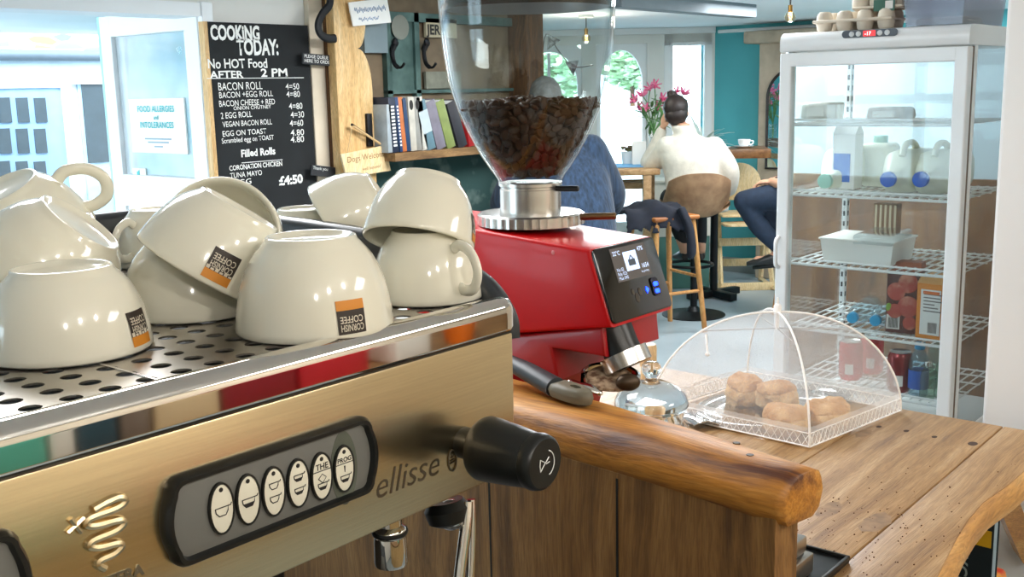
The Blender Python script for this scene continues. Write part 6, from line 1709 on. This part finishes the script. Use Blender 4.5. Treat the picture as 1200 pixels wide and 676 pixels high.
# high table with a dark pedestal
tc_ = floor_at(836, 7.92, 0)
ht = thing('high_table', 'thick oak-topped high table on a dark pedestal in front of the teal wall', 'table', tuple(tc_))
tl, trr = floor_at(806, 7.9, 1.045), floor_at(898, 7.9, 1.045)
cx_ = (tl+trr)/2; L_ = (trr-tl).length
ztab = 1.09
fbox(MB(), (cx_.x, cx_.y, ztab-.032), L_, .48, .064, .004, -.12).build('top', TW, ht)
MB().cyl((tc_.x, tc_.y, .03), (tc_.x, tc_.y, ztab-.06), .028, n=16).build('pedestal', BLKMET, ht)
fbox(fbox(MB(), (tc_.x, tc_.y, .035), .46, .06, .05, .004, .5), (tc_.x, tc_.y, .036), .06, .46, .052, .004, .5).build('foot_cross', BLKMET, ht)
# cup, saucer and small plate on it
cp = floor_at(872, 7.85, ztab)
sc_ = thing('saucer', 'white saucer under the cup on the high oak table', 'saucer', (cp.x, cp.y, ztab))
MB().lathe([(0, .002), (.03, .002), (.04, .0), (.045, .003), (.07, .013), (.0715, .0145), (.069, .015), (.045, .006), (0, .005)], 36, T(cp.x, cp.y, ztab+.001)).build('dish', WHITE, sc_, smooth=60)
cc = thing('coffee_cup', 'small white coffee cup standing on its saucer on the high table', 'cup', (cp.x, cp.y, ztab+.008))
MB().lathe([(0, 0), (.024, 0), (.032, .008), (.041, .024), (.0455, .055), (.043, .055), (.039, .026), (.030, .012), (0, .009)], 36, T(cp.x, cp.y, ztab+.0075)).build('bowl', WHITE, cc, smooth=60)
MB().tube(spline([V((cp.x, cp.y, ztab+.05))+RT*.043, V((cp.x, cp.y, ztab+.05))+RT*.064, V((cp.x, cp.y, ztab+.03))+RT*.062, V((cp.x, cp.y, ztab+.022))+RT*.039], 5), .005, 8).build('handle', WHITE, cc)
pp = floor_at(846, 7.85, ztab)
pl2 = thing('side_plate', 'small white plate at left end of the high oak table', 'plate', (pp.x, pp.y, ztab))
MB().lathe([(0, .001), (.035, .001), (.05, .008), (.065, .011), (.063, .013), (.035, .005), (0, .004)], 32, T(pp.x, pp.y, ztab)).build('dish', WHITE, pl2, smooth=60)
# long window table at the left
w0 = floor_at(640, 7.75, 0); w1 = floor_at(766, 7.55, 0)
wt = thing('window_table', 'pale wooden high table by the bay window, left of the person in cream', 'table', tuple((w0+w1)/2))
c = (w0+w1)/2; L_ = (w1-w0).length; zt2 = 1.0
PT = wood('window_table_wood', '#8C6A44', '#B08C60', '#C8A77C', axis=0, scale=6, rough=.5)
fbox(MB(), (c.x, c.y, zt2-.02), L_, .55, .04, .006, .03).build('top', PT, wt)
fbox(fbox(MB(), (c.x, c.y, zt2-.13), L_*.93, .03, .05, .003), tuple(c+FW*.2+UP*(zt2-.13)), L_*.93, .03, .05, .003).build('rail', PT, wt)
for px, dd in ((758, 7.42), (762, 7.78), (648, 7.55), (650, 7.95)):
    q = floor_at(px, dd, 0); fbox(MB(), (q.x, q.y, (zt2-.04)/2), .055, .055, zt2-.04, .004).build('leg', PT, wt)
q = floor_at(742, 7.55, zt2); cl = MB(); cl.box((0, 0, .004), (.22, .3, .005), .001, T(*q) @ RZ(TH-pi/2)); cl.build('x', mat('blue_cloth', '#6FA9D8', .8)) if False else None
mt_ = thing('blue_table_mat', 'light blue cloth mat on the window table', 'mat', tuple(q)); cl = MB(); cl.box((0, 0, .004), (.34, .34, .006), .002, T(*q) @ RZ(TH-pi/2)); cl.build('cloth', mat('blue_cloth', '#6FA9D8', .8, var=.1), mt_, smooth=0)
# white plant pot, menu cards
q = floor_at(736, 7.70, zt2)
pot = thing('white_pot', 'small white pot with low dark-red plant on the window table', 'plant pot', tuple(q))
MB().lathe([(0, 0), (.04, 0), (.05, .09), (.047, .09), (.04, .08), (0, .08)], 28, T(*q)).build('pot', WHITE, pot, smooth=50)
mb = MB(); random.seed(5)
for k in range(24): mb.ell(tuple(q+V((random.gauss(0, .02), random.gauss(0, .02), .10+random.random()*.03))), (.012, .012, .008), u=8, v=6)
mb.build('foliage', mat('pot_leaf', '#7A3040', .7, scale=20, col2='#4E6A3A'), pot)
q = floor_at(749, 7.62, zt2)
mc = thing('menu_card', 'folded white menu card standing on window table beside the pot', 'menu', tuple(q))
mb = MB(); d_ = RT*.045
for s in (1, -1): 
    a = q+FW*(s*.03); b_ = q+UP*.17+FW*.0
    mb.prism([(-.05, 0), (.05, 0), (.05, .17), (-.05, .17)], .002, frame(a, RT, (b_-a)))
mb.build('card', PAPER, mc, smooth=0)
# vase with lilies
q = floor_at(766, 7.98, zt2)
vz = thing('lily_vase', 'glass vase of pink lilies on the window table behind person in cream', 'vase', tuple(q))
MB().lathe([(0, 0), (.04, 0), (.045, .02), (.035, .1), (.03, .16), (.042, .2), (.04, .2), (.028, .16), (.032, .1), (.04, .02), (0, .008)], 28, T(*q)).build('vase', GLASS, vz, smooth=60)
PINK = mat('lily_pink', '#EE4A8C', .6, scale=30, col2='#FBA6C4'); LEAF = mat('flower_leaf', '#5E8A4E', .6, var=.2)
random.seed(21)
mb = MB(); lv = MB(); tips = []
for k, (px, py) in enumerate(((745, 118), (753, 112), (762, 104), (767, 100), (776, 116), (785, 122), (793, 108), (801, 110), (757, 128), (770, 125), (748, 126))):
    tp = at(px, py, 7.95+random.uniform(-.08, .08)); tips.append(tp)
    mid = (q+UP*.2)*.5+tp*.5+V((random.gauss(0, .02), random.gauss(0, .02), .02)); mb.tube(spline([q+UP*.05, q+UP*.2, mid, tp], 4), .0045, 6)
    for j in range(4):
        t = random.uniform(.35, .95); p = (q+UP*.2)*(1-t)+tp*t; dirn = V((random.gauss(0, 1), random.gauss(0, 1), random.gauss(.2, .6))).normalized()
        lv.ell((0, 0, .045), (.012, .003, .05), axis_frame(p, dirn), 8, 6)
mb.build('stems', LEAF, vz); lv.build('leaves', LEAF, vz)
for tp in tips:
    mb = MB(); dirn = V((random.gauss(0, .6), random.gauss(0, .6), .5)) - FW*.5
    m = axis_frame(tp, dirn)
    for j in range(6):
        a = 2*pi*j/6; mb.ell((0, 0, 0), (.013, .005, .034), m @ RZ(a) @ T(.020, 0, .018) @ RY(.75), 8, 6)
    mb.ell((0, 0, .01), (.008, .008, .014), m, 8, 6); mb.build('lily', PINK, vz)
# spider plant
q = floor_at(822, 8.42, 1.0)
spd = thing('spider_plant', 'pale spiky spider plant in front of the bay door', 'plant', (q.x, q.y, .84))
MB().lathe([(0, .845), (.06, .845), (.08, 1.03), (.075, 1.03), (.065, 1.01), (0, 1.01)], 28, T(q.x, q.y, 0)).build('pot', WHITE, spd, smooth=50)
random.seed(9); vs, fs = [], []
for k in range(46):
    a = random.random()*2*pi; Lk = random.uniform(.24, .40); el = random.uniform(.35, 1.3)
    P = []; p = V((q.x, q.y, 1.02)); dirn = V((cos(a)*cos(el), sin(a)*cos(el), sin(el)))
    for i in range(9):
        P.append(V(p)); p = p+dirn*(Lk/8); dirn = (dirn+V((0, 0, -.17))).normalized()
    s_ = dirn.cross(UP).normalized(); o_ = len(vs)
    for i, p in enumerate(P):
        w = .016*(1-(i/8)**2)+.001; vs += [tuple(p-s_*w), tuple(p+UP*.002), tuple(p+s_*w)]
    for i in range(8): fs += [(o_+3*i, o_+3*i+1, o_+3*i+4, o_+3*i+3), (o_+3*i+1, o_+3*i+2, o_+3*i+5, o_+3*i+4)]
MB().raw(vs, fs).build('leaves', mat('spider_leaf', '#D9E6DC', .5, var=.15), spd, smooth=80)
sd = thing('plant_stand', 'low cream cabinet with round knobs under the bay door', 'cabinet', (q.x, q.y, 0))
c = floor_at(796, 8.42, 0); CRC = mat('cabinet_cream', '#E3DFD2', .6); GRC = mat('cabinet_green', '#4E7A70', .6)
fbox(MB(), (c.x, c.y, .62), .44, .30, .42, .006).build('body', CRC, sd)
fbox(MB(), (c.x, c.y, .205), .42, .28, .41, .006).build('base', GRC, sd)
fbox(MB(), (c.x, c.y, .835), .48, .34, .02, .004).build('top', CRC, sd)
for k, px in enumerate((795, 800, 812)):
    p = at(px, (291, 300, 312)[k], 8.265); MB().ell(tuple(p), .013).build('knob', CHROME_B, sd)
# high chair
hcx = floor_at(869, 8.35, 0)
hcN = thing('high_chair', 'pale birch high chair with rounded backrest by the teal wall', 'high chair', tuple(hcx))
HM = T(*hcx) @ RZ(TH-pi/2+.0)
mb = MB()
P = [(-.16, 0), (.16, 0), (.17, .12)] + [(.17*cos(a), .12+.17*sin(a)) for a in [pi*k/14 for k in range(1, 14)]] + [(-.17, .12)]
MB().prism(P, .02, HM @ T(0, .16, .66) @ RX(pi/2), bev=.004).build('backrest', PINE_L, hcN)
MB().bb((-.19, -.16, .56), (.19, .16, .58), .005, HM).build('seat', PINE_L, hcN)
MB().prism(rrect(-.19, -.10, .19, .10, .05), .018, HM @ T(0, -.17, .50), bev=.003).build('tray', PINE_L, hcN)
for sx in (-1, 1):
    MB().cyl(HM @ V((sx*.20, -.20, 0)), HM @ V((sx*.17, .14, .70)), .02, n=4).build('leg', PINE_L, hcN); MB().cyl(HM @ V((sx*.20, .22, 0)), HM @ V((sx*.18, .0, .62)), .02, n=4).build('leg', PINE_L, hcN)
    MB().cyl(HM @ V((sx*.20, -.22, .02)), HM @ V((sx*.20, .24, .02)), .018, n=4).build('foot_runner', PINE_L, hcN)
for y, z in ((-.19, .03), (-.08, .36), (.17, .16)): MB().bb((-.20, y-.012, z-.03), (.20, y+.012, z+.03), .004, HM).build('crossbar', PINE_L, hcN)
# arched mirror
my = on(0, 7.80, 898, 150).y; mzt = on(0, 7.80, 912, 80).z; mzb = on(0, 7.80, 897, 197).z
mw = .46; mr_ = thing('arched_mirror', 'arched mirror with thin dark frame on the stone pier, cut by the fridge', 'mirror', (7.8, my-mw/2, mzb))
FM = frame((7.815, my, mzb), (0, -1, 0), (0, 0, 1)); hh = mzt-mzb-mw/2
P = [(0, 0), (mw, 0), (mw, hh)]+[(mw/2+mw/2*cos(a), hh+mw/2*sin(a)) for a in [pi*k/20 for k in range(1, 20)]]+[(0, hh)]
MB().prism(P, .006, FM).build('glass', mat('mirror_silver', '#E8EEF0', .03, 1, var=.0), mr_, smooth=0)
MB().tube([FM @ V((x, y, .008)) for x, y in P], .011, 8, closed=True).build('frame', mat('mirror_frame', '#3A3634', .4, .6), mr_)
# pendant bulbs and bunting
FIL = mat('filament', '#FFC37A', .4, emit='#FFC98A', estr=3); BRASS = mat('brass', '#8C6A35', .35, .9)
def pendant(c, r_, label, rose=True, lit=False):
    o = thing('pendant_bulb', label, 'lamp', tuple(c), group='bare pendant bulbs')
    MB().cyl((c.x, c.y, c.z+r_*1.9), (c.x, c.y, 2.02), .004, n=8).build('cord', BLACK, o)
    MB().cyl((c.x, c.y, c.z+r_*.9), (c.x, c.y, c.z+r_*2.1), r_*.42, n=14, bev=.002).build('holder', BRASS, o)
    MB().lathe([(r_*.35, r_*1.0), (r_*.6, r_*.75), (r_*.95, r_*.3), (r_*1.0, 0), (r_*.9, -.45*r_), (r_*.5, -.85*r_), (0, -r_)], 24, T(*c)).build('bulb', glass('bulb_glass', '#FFF3DC', refl=1.4), o, smooth=80)
    MB().tube([c+V((r_*.3*cos(k), r_*.3*sin(k), -r_*.4+r_*.8*(k % 3)/2)) for k in range(9)], r_*.04, 5).build('filament', FIL, o)
    if rose: MB().cyl((c.x, c.y, 2.0), (c.x, c.y, 2.02), .05, n=24, bev=.004).build('ceiling_rose', WHITE, o)
pendant(at(926, 20, 4.6), .024, 'bare bulb hanging just left of the fridge top', False)
pendant(at(619, 47, 6.6), .032, 'glowing bulb seen through the hopper, left one')
pendant(at(687, 45, 7.0), .03, 'pendant bulb seen through the hopper near its right side')
FLAG = mat('bunting_dark', '#2A3338', .8, var=.4, scale=60, col2='#6A767A', lo=.45, hi=.6)
strs = [at(585, 86, 6.9), at(610, 87, 6.9), at(632, 77, 6.9), at(640, 40, 6.9), at(655, 60, 6.9), at(672, 78, 6.9), at(695, 76, 6.9)]
bt_ = thing('bunting', 'string of small dark patterned bunting flags across the window, seen through the hopper', 'bunting', tuple(strs[3]))
MB().tube(spline(strs, 5), .004, 5).build('string', DGREY, bt_)
for px, py, t in ((595, 84, .1), (632, 80, .3), (646, 50, -.5), (671, 79, .1)):
    c = at(px, py, 6.88); m = frame(c, RT*cos(t)+UP*sin(t), UP*cos(t)-RT*sin(t))
    MB().prism([(-.045, .04), (.045, .04), (0, -.055)], .003, m).build('flag', FLAG, bt_, smooth=0)
# outside the bay: hedge, wall, tree
GRN = mat('tree_leaf', '#7FA877', .7, scale=3, col2='#B9D3AE', lo=.35, hi=.7)
gw = thing('garden_wall', 'white rendered garden wall outside the bay window', 'wall', tuple(wp(.5, 0, 5)))
mb = MB(); c = wp(1.0, .55, 5); mb.box((0, 0, 0), (9, .2, 1.5), .01, T(*c) @ RZ(atan2(SW.y, SW.x))); mb.build('wall', WHITEWASH, gw, smooth=0)
for (px, py, dep, rad, n_, sd, lab) in ((741, 76, 14.5, .42, 260, 3, 'leafy green tree outside the arched bay window'), (648, 84, 13.5, .55, 200, 4, 'pale green shrub seen through the hopper outside the window')):
    c = at(px, py, dep); random.seed(sd); tr = thing('garden_tree', lab, 'tree', (c.x, c.y, -.2))
    MB().cyl((c.x, c.y, -.2), (c.x, c.y, c.z), .06, .03, 8).build('trunk', ROUGHW, tr)
    vs, fs = [], []
    for k in range(n_*4):
        dv = V((random.gauss(0, 1), random.gauss(0, 1), random.gauss(0, 1))).normalized()*rad*random.random()**.4
        dv.z *= .8
        p = c+dv; m = axis_frame(p, V((random.gauss(0, 1), random.gauss(0, 1), random.gauss(.5, 1)))); o_ = len(vs); s_ = random.uniform(.05, .10)
        vs += [tuple(m @ V(q)) for q in ((-s_, 0, 0), (0, -s_*.45, .01), (s_, 0, 0), (0, s_*.45, .01))]; fs.append((o_, o_+1, o_+2, o_+3))
    MB().raw(vs, fs).build('foliage', GRN, tr, smooth=0, recalc=False)
# back shelf behind the barista: what the polished band mirrors
bsh = thing('back_shelf', 'pale oak back counter behind the barista', 'counter', (1, -1.25, 0))
MB().bb((-.9, -1.39, .79), (2.85, -1.02, .82), .003).build('top', SHELFW, bsh, smooth=0)
MB().bb((-.9, -1.39, 0), (2.85, -1.05, .79)).build('cupboard', wood('back_cupboard', '#B08A55', '#CBA66C', '#DDBD88', axis=2, scale=6, rough=.5), bsh, smooth=0)
for x0_, x1_, h, c_, lab in ((.74, .965, .22, '#5FB59C', 'green tin on the back counter'), (.975, 1.025, .16, '#E8E2D4', 'narrow white packet on the back counter'), (1.035, 1.12, .2, '#2F4A55', 'slate blue box on the back counter'), (1.13, 1.2, .2, '#7A6A5C', 'grey brown box on the back counter'), (1.21, 1.375, .2, '#D8BE94', 'beige box on the back counter'), (1.385, 1.60, .24, '#8E1420', 'dark red coffee box on the back counter'), (1.61, 1.84, .24, '#C8202A', 'bright red coffee box on the back counter'), (1.94, 2.07, .17, '#EFEBE2', 'white packet on the back counter')):
    o = thing('storage_tin', lab, 'tin', ((x0_+x1_)/2, -1.2, .82)); MB().bb((x0_, -1.24, .82), (x1_, -1.08, .82+h), .008, seg=3).build('tin', mat('tin_'+c_[1:], c_, .4), o); MB().bb((x0_-.002, -1.242, .82+h-.02), (x1_+.002, -1.078, .82+h+.004), .005).build('lid', mat('tin_'+c_[1:], c_, .4), o)
cx_ = 2.26
o = thing('takeaway_cup', 'orange takeaway cup with white lid on the back counter', 'cup', (cx_, -1.15, .82))
MB().lathe([(0, 0), (.04, 0), (.058, .09), (0, .09)], 28, T(cx_, -1.15, .82)).build('cup', mat('takeaway_orange', '#F07818', .5), o); MB().lathe([(0, .115), (.052, .115), (.062, .092), (.062, .085), (0, .085)], 28, T(cx_, -1.15, .82)).build('lid', WHITE, o)

# ------------------------------------------------------------------ light
w = bpy.data.worlds.new('sky'); S.world = w; w.use_nodes = True
bg = w.node_tree.nodes['Background']; bg.inputs['Color'].default_value = (.80, .92, 1.0, 1); bg.inputs['Strength'].default_value = 8
def lamp(kind, name, loc, energy, col, size, target=None, size_y=None, spot=None):
    l = bpy.data.lights.new(name, kind); l.energy = energy; l.color = col
    if kind == 'AREA':
        l.size = size
        if size_y: l.shape = 'RECTANGLE'; l.size_y = size_y
    else: l.shadow_soft_size = size
    if spot: l.spot_size = spot; l.spot_blend = .5
    o = bpy.data.objects.new(name, l); COL.objects.link(o); o.location = loc
    if target is not None: o.rotation_euler = (V(target)-V(loc)).to_track_quat('-Z', 'Y').to_euler()
    return o
WARM = (1, .93, .84); NEUT = (.96, .98, 1); COOL = (.86, .94, 1)
for px, py, dd in ((619, 47, 6.6), (687, 45, 7.0), (926, 20, 4.6)):
    lamp('POINT', 'pendant_light', tuple(at(px, py, dd)-UP*.045), 7, (1, .95, .86), .03)
lamp('AREA', 'added_fill_light', (6.9, 2.2, 2.005), 45, NEUT, .8, (6.9, 2.2, 0))  # added fill for the dim far end, no fixture modelled
lamp('SUN', 'sun', (0, 0, 8), 3.0, (1, .97, .92), .03, (1.2, 6.0, 0))
# three bar spots over the barista side
for i, x in enumerate((-.35, .15, .65)):
    o = thing('bar_spotlight', 'ceiling bar spotlight over the barista side', 'lamp', (x, -.55, 1.98), group='bar spotlights')
    MB().lathe([(.03, 2.02), (.035, 2.0), (.04, 1.965), (.035, 1.965), (.028, 1.995)], 20, T(x, -.55, 0)).build('shade', BLKMET, o)
    lamp('POINT', 'bar_spot_light', (x, -.55, 1.945), 9, WARM, .02)
lamp('AREA', 'added_fill_light', (3.2, 2.0, 2.005), 70, NEUT, .9, (3.2, 2.0, 0))  # this and the area lamps below: soft overhead fill added to brighten the room
lamp('AREA', 'added_fill_light', (5.9, 2.6, 2.005), 42, NEUT, .9, (5.9, 2.6, 0))
lamp('AREA', 'added_fill_light', (.9, 1.6, 2.005), 26, NEUT, .7, (.9, 1.6, 0))
lamp('AREA', 'added_fill_light', (1.6, -.75, 2.005), 16, (1, .96, .9), .6, (1.6, -.75, 0))
vs_ = S.view_settings; vs_.view_transform = 'Standard'; vs_.look = 'None'; vs_.exposure = 0; vs_.gamma = 1; vs_.use_curve_mapping = False
S.cycles.use_denoising = True
S.cycles.max_bounces = 8; S.cycles.transparent_max_bounces = 24; S.cycles.caustics_reflective = False; S.cycles.caustics_refractive = False
S.cycles.sample_clamp_indirect = 6
